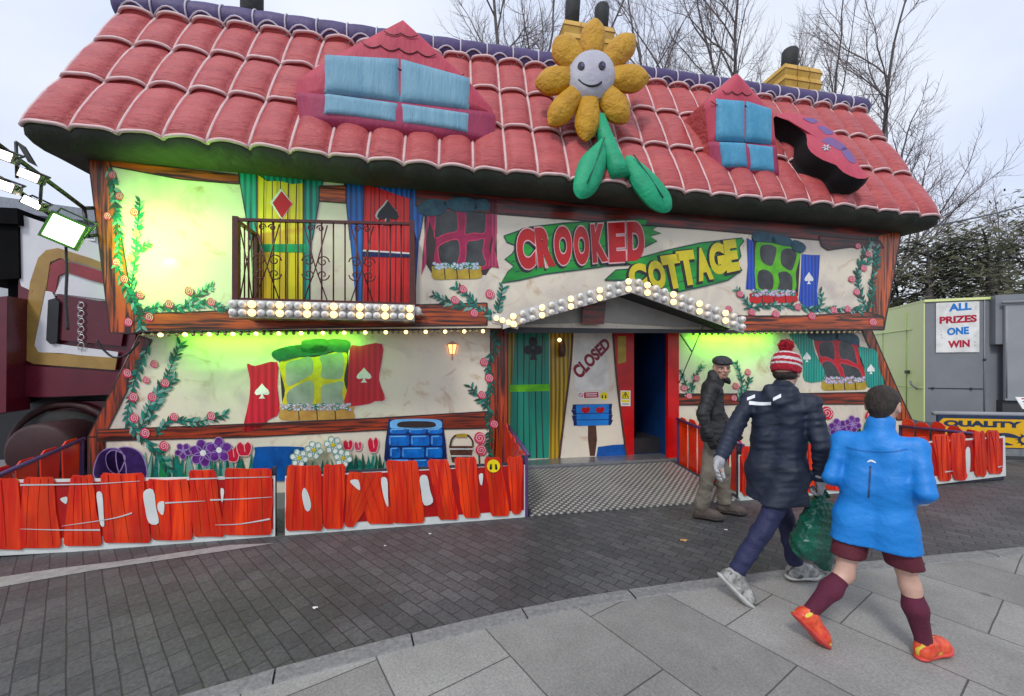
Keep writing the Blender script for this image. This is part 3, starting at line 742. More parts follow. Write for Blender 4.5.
for y0 in (404.5, 410, 415.5, 420.5): plate(bs, [(573+random.uniform(-2, 1), y0), (612+random.uniform(-1, 2), y0-.7), (611+random.uniform(-1, 2), y0+4.6), (573+random.uniform(-1, 2), y0+5.2)], TD-.02, .012, 'paint_dark_blue')
plate(bs, [(576, 405), (609, 404), (608.5, 425), (577, 426)], TD-.026, .012, 'sign_blue'); stroke(bs, [(576, 413.5), (609, 413)], .7, TD-.03, 'paint_dark_blue'); stroke(bs, [(577, 420), (609, 419.5)], .7, TD-.03, 'paint_dark_blue')
bf = bs.build('painted_fingerboard', house)
q = MB()
for cx_ in (585.5, 600): 
    plate(q, closed([(cx_-4.5, 410), (cx_-2, 407), (cx_, 408), (cx_+3, 406.6), (cx_+4.6, 410), (cx_+2, 412.8), (cx_-2, 412.6)], 3), TD-.030, .003, 'letter_red')
q.build('red_marks', bf)
dplate('painted_pond', [(598, 447), (612, 445), (629, 444), (629, 459), (596, 459)], 'water_blue', TD-.016, .01)
# red jambs and the dark way in
q = MB(); plate(q, [(612, 316), (634, 316), (634, 458), (627, 458), (618, 390), (614, 345)], TD-.024, .06, 'paint_crimson'); jb = q.build('door_jamb', house, 'red jamb left of the dark doorway')
q = MB(); plate(q, [(618, 336), (626, 336), (626, 362), (618, 364)], TD-.030, .006, 'box_gold'); q.build('brass_plate', jb)
q = MB()
q.prism(PP([(668, 314), (679, 314), (679, 462), (668, 460)], TL-.05), (0, .06, 0), 'paint_crimson')
q.build('door_jamb', house, 'red jamb right of the dark doorway')
u0, u1 = PL(634, 400, TD)[0], PL(671, 400, TL)[0]
q = MB()                                # the passage behind
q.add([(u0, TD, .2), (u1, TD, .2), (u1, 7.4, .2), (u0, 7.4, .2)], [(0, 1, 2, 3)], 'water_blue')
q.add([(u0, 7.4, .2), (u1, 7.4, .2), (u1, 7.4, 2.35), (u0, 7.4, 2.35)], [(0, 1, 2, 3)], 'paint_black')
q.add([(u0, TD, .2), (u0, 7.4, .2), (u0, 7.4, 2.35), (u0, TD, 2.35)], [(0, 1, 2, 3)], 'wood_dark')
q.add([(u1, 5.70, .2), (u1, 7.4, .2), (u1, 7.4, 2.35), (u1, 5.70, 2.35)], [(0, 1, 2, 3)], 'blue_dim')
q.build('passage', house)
q = MB(); plate(q, [(646, 331), (660, 329), (660, 453), (646, 452)], 6.6, .04, 'blue_cloth'); q.build('blue_inner_door', house)
q = MB(); plate(q, [(634, 316), (668, 316), (668, 326), (634, 327)], TD-.01, .06, 'wood_dark'); q.build('doorway_lintel', house)
# step and tread
q = MB(); a = PL(500, 458, 5.60); b_ = PL(679, 456, 5.60)
q.box((.98, 5.58, .115), (b_[0]+.0, 7.38, .198), 'steel')
for k in range(2): q.box((.98, 5.572, .122+.04*k), (b_[0]+.001, 5.58, .145+.04*k), 'steel_dull')
q.box((1.02, 5.8, .0), (b_[0]-.05, 5.9, .11), 'black_metal')
q.build('entrance_step', house)

# ---------------------------------------------------------------- porch
TP = 4.92
q = MB()
def ridge_slab(pa, pb, w_, thick):
    # a roof slab from the front edge pa-pb (pixels, on TP) back to the wall
    a, b2 = Vector(PL(*pa, TP)), Vector(PL(*pb, TP)); back = Vector((0, TU - TP, 0)); up_ = Vector((0, 0, thick))
    q.hexa([a, b2, b2 + back, a + back], [a + up_, b2 + up_, b2 + back + up_, a + back + up_], w_)
ridge_slab((508, 326), (634, 291), 'black_fabric', .05); ridge_slab((634, 291), (742, 328), 'black_fabric', .05)
porch = q.build('porch_roof', house)
mat('infill_grey', (.44, .42, .39), (.34, .325, .30), 3, .6); q = MB(); plate(q, [(512, 325), (634, 292), (734, 327), (680, 327), (600, 322)], TP+.40, .02, 'infill_grey'); q.build('gable_infill', porch)
q = MB(); plate(q, [(506, 316), (633, 281), (634, 288), (508, 324)], TU-.03, .02, 'paint_salmon'); q.build('painted_gable_edge', house)
q = MB(); plate(q, [(583, 306), (606, 302), (604, 324), (582, 324)], TP+.37, .02, 'timber_dark_h'); q.build('king_post', porch)
q = MB(); plate(q, [(505, 327), (742, 330), (742, 333), (505, 333)], TP+.30, .03, 'black_metal'); q.build('tie_beam', porch)
for A_, B_ in (((503, 320), (632, 283.5)), ((632, 283.5), (744, 324))):
    q = MB(); plate(q, [(A_[0], A_[1]-5), (B_[0], B_[1]-5), (B_[0], B_[1]+9), (A_[0], A_[1]+9)], TP-.02, .03, 'bulb_ring'); q.build('bulb_rail', porch)
q = MB(); q.tube([PL(703, 326, TP+.15), PL(679, 383, TL-.06)], .008, 'black_metal', 6); q.tube([PL(680, 334, TU-.02), PL(692, 352, TU-.22), ], .010, 'black_metal', 6); q.build('porch_strut', porch)

# --- cabochon bulbs: one mesh lit, one unlit, copied
def bulb_proto(lit):
    q = MB(); q.lathe((0, 0, 0), (0, -1, 0), [(0, .044), (.028, .046), (.034, .043)], 'bulb_ring', 12, False)
    q.lathe((0, 0, 0), (0, -1, 0), [(.034, .041), (.050, .040), (.064, .033), (.072, .020), (.074, .001)], 'bulb_lit' if lit else 'bulb_off', 12)
    if not lit: q.lathe((0, 0, 0), (0, -1, 0), [(.0745, .016), (.0765, .014), (.077, .001)], 'bulb_ring', 10)
    return q
_pro = {}
def place_bulb(parent, p, lit, s=1.0):
    off = root_off(parent)
    if lit not in _pro:
        o = bulb_proto(lit); o.V = [tuple(np.array(v_) + off) for v_ in o.V]; o = o.build('bulb', parent); _pro[lit] = o
    else:
        o = _pro[lit].copy(); COL.objects.link(o); o.parent = parent
    o.location = Vector(np.array(p) - off); o.scale = (s, s, s)
def bulb_rows(parent, A_, B_, n, t, gap, phase, s):
    for i in range(n):
        f = (i + .5) / n; x = A_[0] + (B_[0]-A_[0])*f; y = A_[1] + (B_[1]-A_[1])*f
        for k in (0, 1): place_bulb(parent, PL(x, y + gap*k + (0.0), t), (i + phase) % 3 == 0, s)
bulb_rows(porch, (508, 318), (632, 280.5), 13, TP-.022, 7.6, 0, .92)
bulb_rows(porch, (633, 281), (745, 321), 13, TP-.022, 7.6, 2, 1.0)
q = MB(); q.prism(PP([(492, 315), (497, 313), (519, 322), (518, 329), (493, 323)], TP+.02), (0, .06, 0), 'bulb_ring'); er = q.build('bulb_rail', porch)
for k in range(4): place_bulb(porch, PL(496+6*k, 318.5+2.1*k, TP+.02), True, .80)

# ---------------------------------------------------------------- balcony
TB = 4.84
uL, uR = PL(235, 300, TB)[0], PL(412, 300, TB)[0]
q = MB(); q.box((uL-.03, TB+.01, 2.17), (uR+.02, TU-.002, 2.33), 'timber_dark_h'); q.box((uL-.05, TB-.012, 2.155), (uR+.03, TB+.01, 2.345), 'bulb_ring')
balc = q.build('balcony', house)
zt0, zt1 = 3.235, 3.32
def zt(u): return zt0 + (zt1-zt0)*(u-uL)/(uR-uL)
q = MB(); I = 'iron_maroon'; zb = 2.345
for u in (uL, uR): q.box((u-.028, TB-.005, zb-.1), (u+.028, TB+.051, zt(u)+.02), I)
for u in (uL, uR):
    q.box((u-.025, TU-.06, zb), (u+.025, TU-.012, zt(u)), I)
    q.hexa([(u-.02, TB+.05, zt(u)-.035), (u+.02, TB+.05, zt(u)-.035), (u+.02, TU-.06, zt(u)-.035), (u-.02, TU-.06, zt(u)-.035)], [(u-.02, TB+.05, zt(u)), (u+.02, TB+.05, zt(u)), (u+.02, TU-.06, zt(u)), (u-.02, TU-.06, zt(u))], I)
    for k in range(1, 5):
        t_ = TB + (TU-TB)*k/5; q.tube([(u, t_, zb), (u, t_, zt(u)-.03)], .009, I, 5)
    q.tube([(u, TB+.1, zb), (u, TB+.28, zt(u)-.4), (u, TB+.1, zt(u)-.04)], .007, I, 5); q.tube([(u, TB+.45, zb), (u, TB+.28, zt(u)-.4), (u, TB+.45, zt(u)-.04)], .007, I, 5)
q.hexa([(uL-.02, TB, zt0-.03), (uR+.02, TB, zt1-.03), (uR+.02, TB+.04, zt1-.03), (uL-.02, TB+.04, zt0-.03)], [(uL-.02, TB, zt0), (uR+.02, TB, zt1), (uR+.02, TB+.04, zt1), (uL-.02, TB+.04, zt0)], I)
q.box((uL, TB+.012, zb+.0), (uR, TB+.034, zb+.03), I)
n = 15
for k in range(1, n):
    u = uL + (uR-uL)*k/n; q.tube([(u, TB+.022, zb), (u, TB+.022, zt(u)-.02)], .0095, I, 6)
def scroll(cx_, cz, r, a0, turns, flip=1):
    pts = []
    for k in range(15):
        a = a0 + flip*turns*2*math.pi*k/14; rr = r*(1-.75*k/14); pts.append((cx_ + rr*math.cos(a), TB+.018, cz + rr*math.sin(a)))
    q.tube(pts, .0075, I, 5)
for kk in (2.5, 6.5, 10.5):
    u = uL + (uR-uL)*kk/n; zc = zb + .42*(zt(u)-zb); du = (uR-uL)/n
    for sx in (-1, 1):
        q.tube([(u+sx*du*1.0, TB+.016, zb+.02), (u, TB+.016, zc), (u+sx*du*1.0, TB+.016, zt(u)-.05)], .0075, I, 5)
        for sz in (-1, 1): scroll(u+sx*.075, zc+sz*.075, .07, math.pi*.5*(1-sx)+sx*sz*math.pi/2*0, 1.2, sx*sz)
    scroll(u-.05, zt(u)-.09, .04, 0, 1.2); scroll(u+.05, zt(u)-.09, .04, math.pi, 1.2, -1)
q.build('railing', balc)
nb = 21
for i in range(nb):
    u = uL - .045 + (uR-uL+.07)*(i+.5)/nb
    for k in (0, 1): place_bulb(balc, (u, TB-.014, 2.205+.091*k), i % 3 == 2, .98)
q = MB(); q.ball(PL(417, 311, TB+.1), .055, 'bulb_off', 10, 8); q.tube([PL(417, 311, TB+.1), PL(424, 316, TU)], .02, 'bulb_ring', 6); q.build('end_lamp', balc)

# ---------------------------------------------------------------- festoon strings under the jetty
def festoon(label, A_, B_, n, t, every, phase):
    a, b2 = Vector(PL(*A_, t)), Vector(PL(*B_, t)); mid = (a+b2)/2
    th_ = thing('festoon_lights', label, 'festoon lights', tuple(mid), 'festoon light strings under the upper floor')
    q = MB(); q.tube([a, b2], .010, 'black_metal', 6); q.build('cable', th_)
    pr = {}
    for i in range(n):
        p = a.lerp(b2, (i+.5)/n); lit = every and (i+phase) % every == 0
        if lit not in pr:
            q = MB(); c = np.array(tuple(mid)); q.lathe(c, (0, -.25, -1), [(-.005, .017), (.018, .019)], 'black_metal', 8); q.ball(c + np.array([0, -.007, -.036]), .025 if lit else .021, 'small_lit' if lit else 'small_off', 10, 8); o = q.build('bulb', th_); pr[lit] = o
        else:
            o = pr[lit].copy(); COL.objects.link(o); o.parent = th_
        o.location = p - mid
festoon('string of small amber bulbs under the long beam left of the entrance', (140, 332), (486, 328.5), 48, TU-.05, 3, 1)
festoon('string of small mostly unlit bulbs under the beam right of the entrance', (690, 331.5), (862, 330), 30, TU-.05, 0, 0)

# ---------------------------------------------------------------- inflatable roof
NC, UE0, UE1, UR0, UR1 = 29, -4.12, 8.07, -4.06, 8.19
def roof_base(fu, v):
    e = np.array([UE0 + (UE1-UE0)*fu, 5.0, 4.09 - .07*fu + .012*math.sin(fu*17)])
    r_ = np.array([UR0 + (UR1-UR0)*fu, 6.3, 6.38 + .20*fu])
    return e*(1-v) + r_*v
RN = np.array([0, -.875, .484])
ROWS = [0, .335, .66, .95, 1.02]
def roof_h(c, v):
    pc = max(0, 1 - abs(2*c-1)**2.6) ** .62
    for k in range(len(ROWS)-1):
        if v <= ROWS[k+1] or k == len(ROWS)-2:
            r_ = (v-ROWS[k])/(ROWS[k+1]-ROWS[k]); break
    pr = max(0, 1 - abs(2*min(1, max(0, r_))-1)**3.2) ** .5
    return .094*pc*(.42+.58*pr) + .024*(1-r_)*pc + .016*pr - .020*(1-pr)
def roofp(fu, v, dh=0.0):
    c = (fu*NC) % 1.0
    if fu >= 1: c = 1.0
    k = int(min(fu, .9999)*NC); edge = (1-min(1, 4*c*(1-c)))**2
    wr = .007*edge*math.sin(v*95 + k*2.1) + .004*math.sin(v*61 + c*5 + k*1.3) + .004*math.sin(c*9 + v*23 + k)
    return roof_base(fu, v) + RN*(roof_h(c, v)+dh+wr)
M_ = 9
fus = [(k + j/M_)/NC for k in range(NC) for j in range(M_)] + [1.0]
vs_ = []
for k in range(len(ROWS)-1):
    vs_ += [ROWS[k] + (ROWS[k+1]-ROWS[k])*x for x in (.0, .03, .09, .2, .35, .5, .65, .8, .91, .97)]
vs_.append(1.02)
A = np.array([[roofp(fu - 1e-9 if fu == 1 else fu, v) for v in vs_] for fu in fus])
q = MB(); q.grid(A, 'inflate_red')
def back(fu, w_):
    b0 = roof_base(fu, 1.0); return np.array([b0[0], 6.3 + 1.35*w_, b0[2] + .02 - 2.3*w_])
q.grid(np.array([[roof_base(fu, 1.02), back(fu, .05), back(fu, .5), back(fu, 1.0)] for fu in fus]), 'inflate_red')
roof = q.build('inflatable_roof', house)
q = MB(); rows = []
for fu in fus:
    e = roofp(fu - 1e-9 if fu == 1 else fu, 0.0); z = roof_base(fu, 0)[2]; g = e[2]-z
    rows.append([e, (e[0], e[1]+.005, e[2]-.03), (e[0], 5.03, z-.075), (e[0], 5.12, z-.115), (e[0], 5.25, z-.13), (e[0], 5.42, z-.12), (e[0], 6.4, z-.1), (e[0], 7.65, z-.06)])
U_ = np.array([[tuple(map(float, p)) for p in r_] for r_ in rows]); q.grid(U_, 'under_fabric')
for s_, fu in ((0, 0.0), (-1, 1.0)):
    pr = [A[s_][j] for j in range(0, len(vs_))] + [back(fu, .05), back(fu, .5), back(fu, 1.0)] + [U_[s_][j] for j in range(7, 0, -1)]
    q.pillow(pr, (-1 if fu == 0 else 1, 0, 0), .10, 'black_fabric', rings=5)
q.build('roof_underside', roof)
q = MB()
for k in range(NC+1):
    fu = k/NC; P = [roof_base(fu, v) + RN*(.012 + .030*max(0, 1-abs(2*((v-ROWS[0])/.33 % 1)-1)**3)) for v in np.linspace(.0, .99, 26)]
    q.tube(P, .021, 'piping_pink', 5)
for v in ROWS[:4]:
    for k in range(NC):
        P = [roofp((k + j/10)/NC if j < 10 else (k+.9999)/NC, v + (.006 if v > 0 else 0), .02) for j in range(11)]
        q.tube(P, .021, 'piping_pink', 5)
q.build('piping', roof)
# ridge bolster
nR = 30
q = MB(); P, rs = [], []
def ridge_c(f): return np.array([-4.08 + 12.30*f, 6.33, 6.455 + .175*f])
for i in range(nR):
    for x in (.0, .06, .2, .5, .8, .94):
        f = (i + x)/nR; P.append(ridge_c(f)); rs.append(.178 + .018*math.sin(math.pi*x)**.5)
P.append(ridge_c(1)); rs.append(.178)
P = [P[0] - np.array([.10, 0, 0]), P[0] - np.array([.07, 0, 0])] + P + [P[-1] + np.array([.07, 0, 0]), P[-1] + np.array([.1, 0, 0])]; rs = [.08, .14] + rs + [.14, .08]
q.tube(P, rs, 'inflate_purple', 18); rg = q.build('ridge_bolster', roof)
q = MB()
for i in range(1, nR):
    c = ridge_c(i/nR); q.tube([c + np.array([0, -.192*math.cos(a), .192*math.sin(a)]) for a in np.linspace(-1.1, 1.7, 12)], .012, 'piping_lilac', 5)
for i in range(nR):
    c0, c1 = ridge_c(i/nR), ridge_c((i+1)/nR)
    q.tube([c0*(1-x)+c1*x + np.array([0, -.205*math.cos(a), .205*math.sin(a)]) for x in np.linspace(0, 1, 9) for a in [-.95 + .75*math.sin(math.pi*x)]], .012, 'piping_lilac', 5)
q.build('ridge_piping', roof)

# dormers
def dormer(label, tf, upper, lower, panes_u, panes_l, mblue, shingle_rows, depth, mside, mup, mlo):
    q = MB(); q.pillow(PP(closed(upper, 3) if False else dens(upper), tf), (0, -1, 0), .10, mup, side=depth, mside=mside, p=7)
    d_ = q.build('dormer', roof, label)
    q = MB(); q.pillow(PP(dens(lower), tf-.02), (0, -1, 0), .13, mlo, side=depth*.7, mside=mside, p=4); q.build('dormer_cushion', d_)
    for p in panes_u:
        q = MB(); q.pillow(PP(dens(p), tf-.096), (0, -1, 0), .055, mblue, side=.03, p=5); q.build('dormer_pane', d_)
    for p in panes_l:
        q = MB(); q.pillow(PP(dens(p), tf-.125), (0, -1, 0), .050, mblue, side=.08, p=5); q.build('dormer_pane', d_)
    q = MB()
    for pts in shingle_rows: q.tube([PL(x, y, tf-dd) for x, y, dd in pts], .006, 'iron_maroon', 5)
    q.build('shingle_seams', d_)
    return d_
def dens(pts, k=6):
    out = []; n = len(pts)
    for i in range(n):
        a, b2 = pts[i], pts[(i+1) % n]
        for j in range(k): out.append((a[0]+(b2[0]-a[0])*j/k, a[1]+(b2[1]-a[1])*j/k))
    return out
def arcs(x0, y0, x1, y1, n, dy, d0, d1):
    out = []
    for i in range(n):
        for j in range(7):
            f = (i+j/6)/n; out.append((x0+(x1-x0)*f, y0+(y1-y0)*f + dy*math.sin(math.pi*j/6), d0+(d1-d0)*math.sin(math.pi*f)))
    return out
def pane_clip(x0, y0, x1, y1, tl=0, tr=0): return [(x0, y0+tl), (x1, y0+tr), (x1, y1), (x0, y1)]
dormer('wide inflatable dormer with four pale blue panes', 5.27, [(403, 20), (330, 58), (297, 80), (296, 100), (494, 117), (492, 108), (466, 78)], [(296, 93), (300, 124), (340, 132), (397, 138), (455, 144), (494, 144), (495, 114), (398, 103)],
       [[(326, 55), (399, 59), (399, 102), (325, 92)], [(400.5, 59), (469, 78), (468, 110), (400.5, 102)]], [[(325, 94), (398.5, 104), (398.5, 124), (324, 114)], [(400.5, 104), (469, 114), (468, 133), (400.5, 124)]], 'inflate_blue',
       [arcs(340, 56, 464, 74, 7, 5, .10, .108), arcs(362, 42, 436, 54, 4, 4, .10, .108), arcs(384, 31, 418, 35, 2, 3, .10, .108)], .75, 'inflate_pink', 'inflate_pink', 'inflate_plum')
dormer('narrow inflatable dormer with bright blue panes', 5.28, [(735, 74), (704, 103), (709, 145), (775, 150), (772, 115)], [(708, 142), (712, 172), (745, 177), (779, 180), (775, 146)],
       [[(717, 99), (744, 101), (744, 141), (717, 140)], [(745.5, 101), (771, 109), (771, 144), (745.5, 141)]], [[(720, 142), (745, 143), (747, 168), (723, 167)], [(747, 144), (772, 147), (774, 173), (749, 170)]], 'inflate_blue_deep',
       [arcs(711, 101, 768, 108, 5, 3, .10, .108), arcs(722, 90, 752, 93, 3, 3, .10, .108)], .75, 'inflate_red', 'inflate_pink', 'inflate_plum')

# chimneys on the back of the roof
def brick_tier(mb, c, hx, hy, z0, z1, fl):
    x, y = c
    lo = [(x-hx, y-hy, z0), (x+hx, y-hy, z0), (x+hx, y+hy, z0), (x-hx, y+hy, z0)]; g = fl
    mid = [(a + (g if a > x else -g), b_ + (g if b_ > y else -g), (z0+z1)/2) for a, b_, _ in lo]; hi = [(a, b_, z1) for a, b_, _ in lo]
    mb.hexa(lo, mid, 'chimney_yellow'); mb.hexa(mid, hi, 'chimney_yellow')
    for k in (-.33, .33):
        mb.tube([(x+hx*2*k*.5, y-hy-.0, z0), (x+hx*2*k*.55, y-hy-g, (z0+z1)/2), (x+hx*2*k*.5, y-hy, z1)], .008, 'chimney_line', 4)
    mb.tube([(x-hx-g, y-hy-g, (z0+z1)/2), (x+hx+g, y-hy-g, (z0+z1)/2)], .008, 'chimney_line', 4); mb.tube([(x-hx-g, y-hy-g, (z0+z1)/2), (x-hx-g, y+hy+g, (z0+z1)/2)], .008, 'chimney_line', 4)
def chimney(label, c, hx, z, tiers, pots):
    q = MB()
    for k in range(tiers): brick_tier(q, c, hx, .28, z+.21*k, z+.21*(k+1), .03)
    ch = q.build('chimney', roof, label)
    for du, z1, r in pots:
        q = MB(); z0 = z+.21*tiers; q.lathe((c[0]+du, c[1], z0), (.04, -.05, 1), [(0, r), (z1*.9, r*1.06), (z1*.97, r*.9), (z1, r*.5)], 'black_fabric', 14); q.build('chimney_pot', ch)
TC = 6.75
c = PL(583, 60, TC); chimney('yellow brick inflatable chimney with two black pots', (c[0], TC), .44, PL(583, 72, TC)[2], 3, [(-.22, .62, .125), (.33, .60, .125)])
c = PL(790, 90, TC); chimney('yellow brick inflatable chimney with one black pot', (c[0], TC), .40, PL(790, 108, TC)[2], 3, [(-.04, .52, .14)])
c = PL(252, 8, TC); q = MB(); q.lathe((c[0], TC, 6.4), (0, 0, 1), [(0, .15), (.95, .155), (1.1, .15), (1.14, .08)], 'black_fabric', 16); q.build('chimney_pot', roof)

# ---------------------------------------------------------------- sunflower lying on the roof
def tS(y): return 4.84 + (212-y)/190*.62
def PS(x, y): return PL(x, y, tS(y))
nS = np.array([0, -.94, .34])
c0 = PS(590, 77)
sun = thing('inflatable_sunflower', 'giant inflatable sunflower with smiling grey face and green leaves lying against the roof', 'inflatable flower', c0)
rr = random.Random(3)
for tip, wd in (((594, 21), 12), ((634, 38), 12.5), ((648, 80), 12), ((627, 121), 12), ((586, 140), 12), ((550, 124), 12), ((536, 83), 12), ((555, 40), 13)):
    dx, dy = tip[0]-590, tip[1]-77; L = math.hypot(dx, dy); ax, ay = dx/L, dy/L; px_, py_ = -ay, ax
    o_ = [(.28, .55), (.45, .86), (.64, 1.02), (.80, .98), (.92, .66), (1.01, .16)]
    pts = [(590+ax*L*a+px_*wd*w_, 77+ay*L*a+py_*wd*w_) for a, w_ in o_] + [(590+ax*L*a-px_*wd*w_, 77+ay*L*a-py_*wd*w_) for a, w_ in o_[::-1]]
    q = MB(); P = [np.array(PS(*p_)) for p_ in closed(pts, 3)]
    q.pillow(P, nS, .13, 'inflate_gold'); q.pillow(P, -nS, .13, 'inflate_gold'); q.build('petal', sun)
q = MB(); P = [np.array(PS(*p_)) + nS*.05 for p_ in ellipse(590, 80, 23.5, 24, 28)]
q.pillow(P, nS, .17, 'inflate_grey', side=.12, mside='inflate_grey'); q.tube(P + P[:1], .012, 'chimney_line', 5); disc = q.build('face', sun)
_a, _b, _c = [np.array(PS(*p_)) for p_ in ((560, 77), (620, 77), (590, 110))]; _n = np.cross(_b-_a, _c-_a); _n /= np.linalg.norm(_n); _n = _n*np.sign(_n @ nS)
def PSo(x, y, off):
    o = np.array([0, 0, H0]); d = ray_local(x, y); k = np.dot(_a + _n*off - o, _n)/np.dot(d, _n); return o + d*k
def fh(x, y):
    s2 = ((x-590)/24.5)**2 + ((y-76)/25)**2; s_ = math.sqrt(min(1, s2)); return .05 + .17*max(0, (1 - s_**2))**.55
cF = np.array(PS(590, 80)); Rx = np.linalg.norm(np.array(PS(613.5, 80)) - cF); Ry = np.linalg.norm(np.array(PS(590, 104)) - cF)
def PF(x, y, e=.006):
    for off in np.linspace(.26, .0, 105):
        p = PSo(x, y, off); d = p - nS*off - cF; s2 = (d[0]/Rx)**2 + ((d[1]**2 + d[2]**2)/Ry**2)
        if s2 < 1 and off <= .05 + .17*(1-s2)**.55: break
    return p + nS*e
for ex, ey in ((581, 66.5), (602, 66)):
    q = MB(); q.prism([PF(*p_, .012) for p_ in ellipse(ex, ey, 3.5, 4, 12)], -nS*.06, 'black_fabric'); q.prism([PF(*p_, .018) for p_ in ellipse(ex+.8, ey-.3, 1.7, 2.2, 10)], -nS*.06, 'inflate_purple'); q.build('eye', disc)
q = MB(); q.tube([PF(x, y, .004) for x, y in opened([(578, 79.5), (583, 84), (590, 86.3), (597, 85.3), (602, 82)], 5)], [.006]+[.014]*19+[.006], 'paint_black', 6); q.build('mouth', disc)
q = MB(); q.tube([np.array(PS(x, y)) - nS*.02 for x, y in ((600, 116), (604, 132), (610, 150), (616, 166), (620, 178))], [.08, .105, .125, .145, .15], 'inflate_green', 14); q.build('stem', sun)
for pts in ([(603, 140), (594, 146), (580, 160), (574, 178), (573, 192), (580, 200), (592, 196), (601, 182), (606, 160)], [(625, 157), (636, 163), (655, 180), (669, 198), (671, 209), (664, 214), (650, 208), (634, 190), (626, 172)]):
    q = MB(); P = [np.array(PS(*p_)) + nS*.02 for p_ in closed(pts, 4)]; q.pillow(P, nS, .12, 'inflate_green'); q.pillow(P, -nS, .12, 'inflate_green')
    q.tube([np.array(PS(*p_)) + nS*.135 for p_ in ((pts[0][0]*.9+pts[5][0]*.1, pts[0][1]*.9+pts[5][1]*.1), ((pts[0][0]+pts[5][0])/2+1, (pts[0][1]+pts[5][1])/2), (pts[0][0]*.15+pts[5][0]*.85, pts[0][1]*.15+pts[5][1]*.85))], .008, 'leaf_dark', 5); q.build('leaf', sun)

# ---------------------------------------------------------------- butterfly lying on the roof
P0 = roof_base(.8, .3)
def PRF(x, y, off):
    d = ray_local(x, y); o = np.array([0, 0, H0]); a = P0 + RN*off
    k = np.dot(a-o, RN)/np.dot(d, RN); return o + d*k
TH = .36; mat('void_fabric', (.010, .010, .011), rough=.8, spec=.25)
bf_out = [(776, 116), (782, 113), (800, 114), (821, 122), (836, 134), (843, 144), (853, 157), (862, 169), (869, 177), (858, 178.5), (843, 172), (836, 165), (823, 160), (811, 152), (807, 144), (806, 134), (793, 124), (782, 116.5)]
q = MB(); P = [PRF(x, y, TH) for x, y in closed(bf_out, 2)]
cc = sum(np.array(p_) for p_ in P)/len(P)
q.pillow(P, RN, .03, 'inflate_pink', side=TH-.06, mside='void_fabric', rings=3, p=6)
bfly = q.build('inflatable_butterfly', None, 'maroon inflatable butterfly with black sides on the right end of the roof', 'inflatable butterfly', base=tuple(cc))
for pts in ([(822, 141), (830, 137), (842, 143), (847, 149), (840, 150), (830, 145)], [(841, 149), (847, 148), (856, 160), (853, 163), (846, 158)], [(803, 118), (812, 118), (818, 121), (812, 123)], [(818, 126), (826, 127), (834, 133), (826, 134)]):
    q = MB(); q.prism([PRF(x, y, TH+.033) for x, y in closed(pts, 3)], -RN*.03, 'inflate_patch'); q.build('painted_patch', bfly)
q = MB()
for k in range(6):
    a = k*1.05; q.tube([PRF(826+1.0*math.cos(a), 148+.9*math.sin(a), TH+.036), PRF(826+4*math.cos(a), 148+3*math.sin(a), TH+.036)], .014, 'piping_lilac', 5)
q.build('painted_flower', bfly)
# ---------------------------------------------------------------- picket fence panels
TFN = 4.20
def fence(label, planks, board, frame_x, holes, scr=(), t=TFN):
    xa, xb = frame_x
    b0 = PL((xa+xb)/2, 520, t)
    f = thing('picket_fence_panel', label, 'fence panel', (b0[0], t, 0), 'red picket panels around the fun house')
    q = MB(); plate(q, board, t, .012, 'fence_white'); q.build('backing_board', f)
    q = MB(); rr = random.Random(int(xa)+9)
    xs0, xs1 = min(p[0] for p in planks), max(p[1] for p in planks)
    for (a, b_, yt, c, d, yb) in planks:
        h = yb-yt; a, b_, c, d = a+1.5, b_-1.5, c+1.5, d-1.5
        L = [(a + (c-a)*k/4 + (rr.uniform(-1.3, 1.3) if 0 < k < 4 else 0), yt + h*k/4) for k in range(5)]; Rr = [(b_ + (d-b_)*k/4 + (rr.uniform(-1.3, 1.3) if 0 < k < 4 else 0), yt + h*k/4) for k in range(5)]
        L[0] = (a+2.5, yt); Rr[0] = (b_-2.5, yt+rr.uniform(-.6, .6)); L.insert(1, (a, yt+3)); Rr.insert(1, (b_, yt+3)); L[-1] = (c+2, yb); Rr[-1] = (d-2, yb); L.insert(-1, (c, yb-3)); Rr.insert(-1, (d, yb-3))
        mid = [((a+b_)/2+rr.uniform(-3, 3), yt+rr.uniform(.2, 1.4))]
        plate(q, L + [((c+d)/2, yb+rr.uniform(-1.2, .8))] + Rr[::-1] + mid, t-.014-rr.uniform(0, .003), .012, 'picket_red')
        for k in range(3):
            x0 = a + (b_-a)*(.2+.3*k) + rr.uniform(-2, 2); x1 = c + (d-c)*(.2+.3*k) + rr.uniform(-2, 2)
            stroke(q, opened([(x0, yt+2), (x0*.6+x1*.4+rr.uniform(-1.5, 1.5), yt+h*.4), (x1, yb-3)]), rr.uniform(.35, .7), t-.0185, 'picket_grain', .002, True)  # dark red wood grain lines on the plank
    for e in holes: plate(q, closed(e, 3), t-.021, .003, 'fence_white')
    for e in scr: stroke(q, opened(e), 1.6, t-.021, 'paint_grey_white', .002, True)
    q.build('painted_pickets', f)
    q = MB(); yb = lambda x: min(p[1] for p in board)
    a, b_ = PL(xa, board[-1][1], t), PL(xb, board[-2][1], t)
    q.box((a[0], t+.0125, 0.012), (b_[0], t+.05, .05), 'fence_frame'); q.box((a[0], t+.0125, .56), (b_[0], t+.04, .59), 'fence_frame'); q.build('frame', f)
    for u in (a[0], b_[0]-.03):
        q = MB(); q.box((u, t+.0125, .0), (u+.03, t+.045, .66), 'fence_frame'); q.build('post', f)
    return f
mat('rail_red', (.30, .008, .010), (.40, .014, .012), 4, .35); PB = 'rail_red'
def band(f, pts, t=TFN):
    q = MB(); plate(q, pts, t-.006, .005, PB); q.build('red_rails', f)
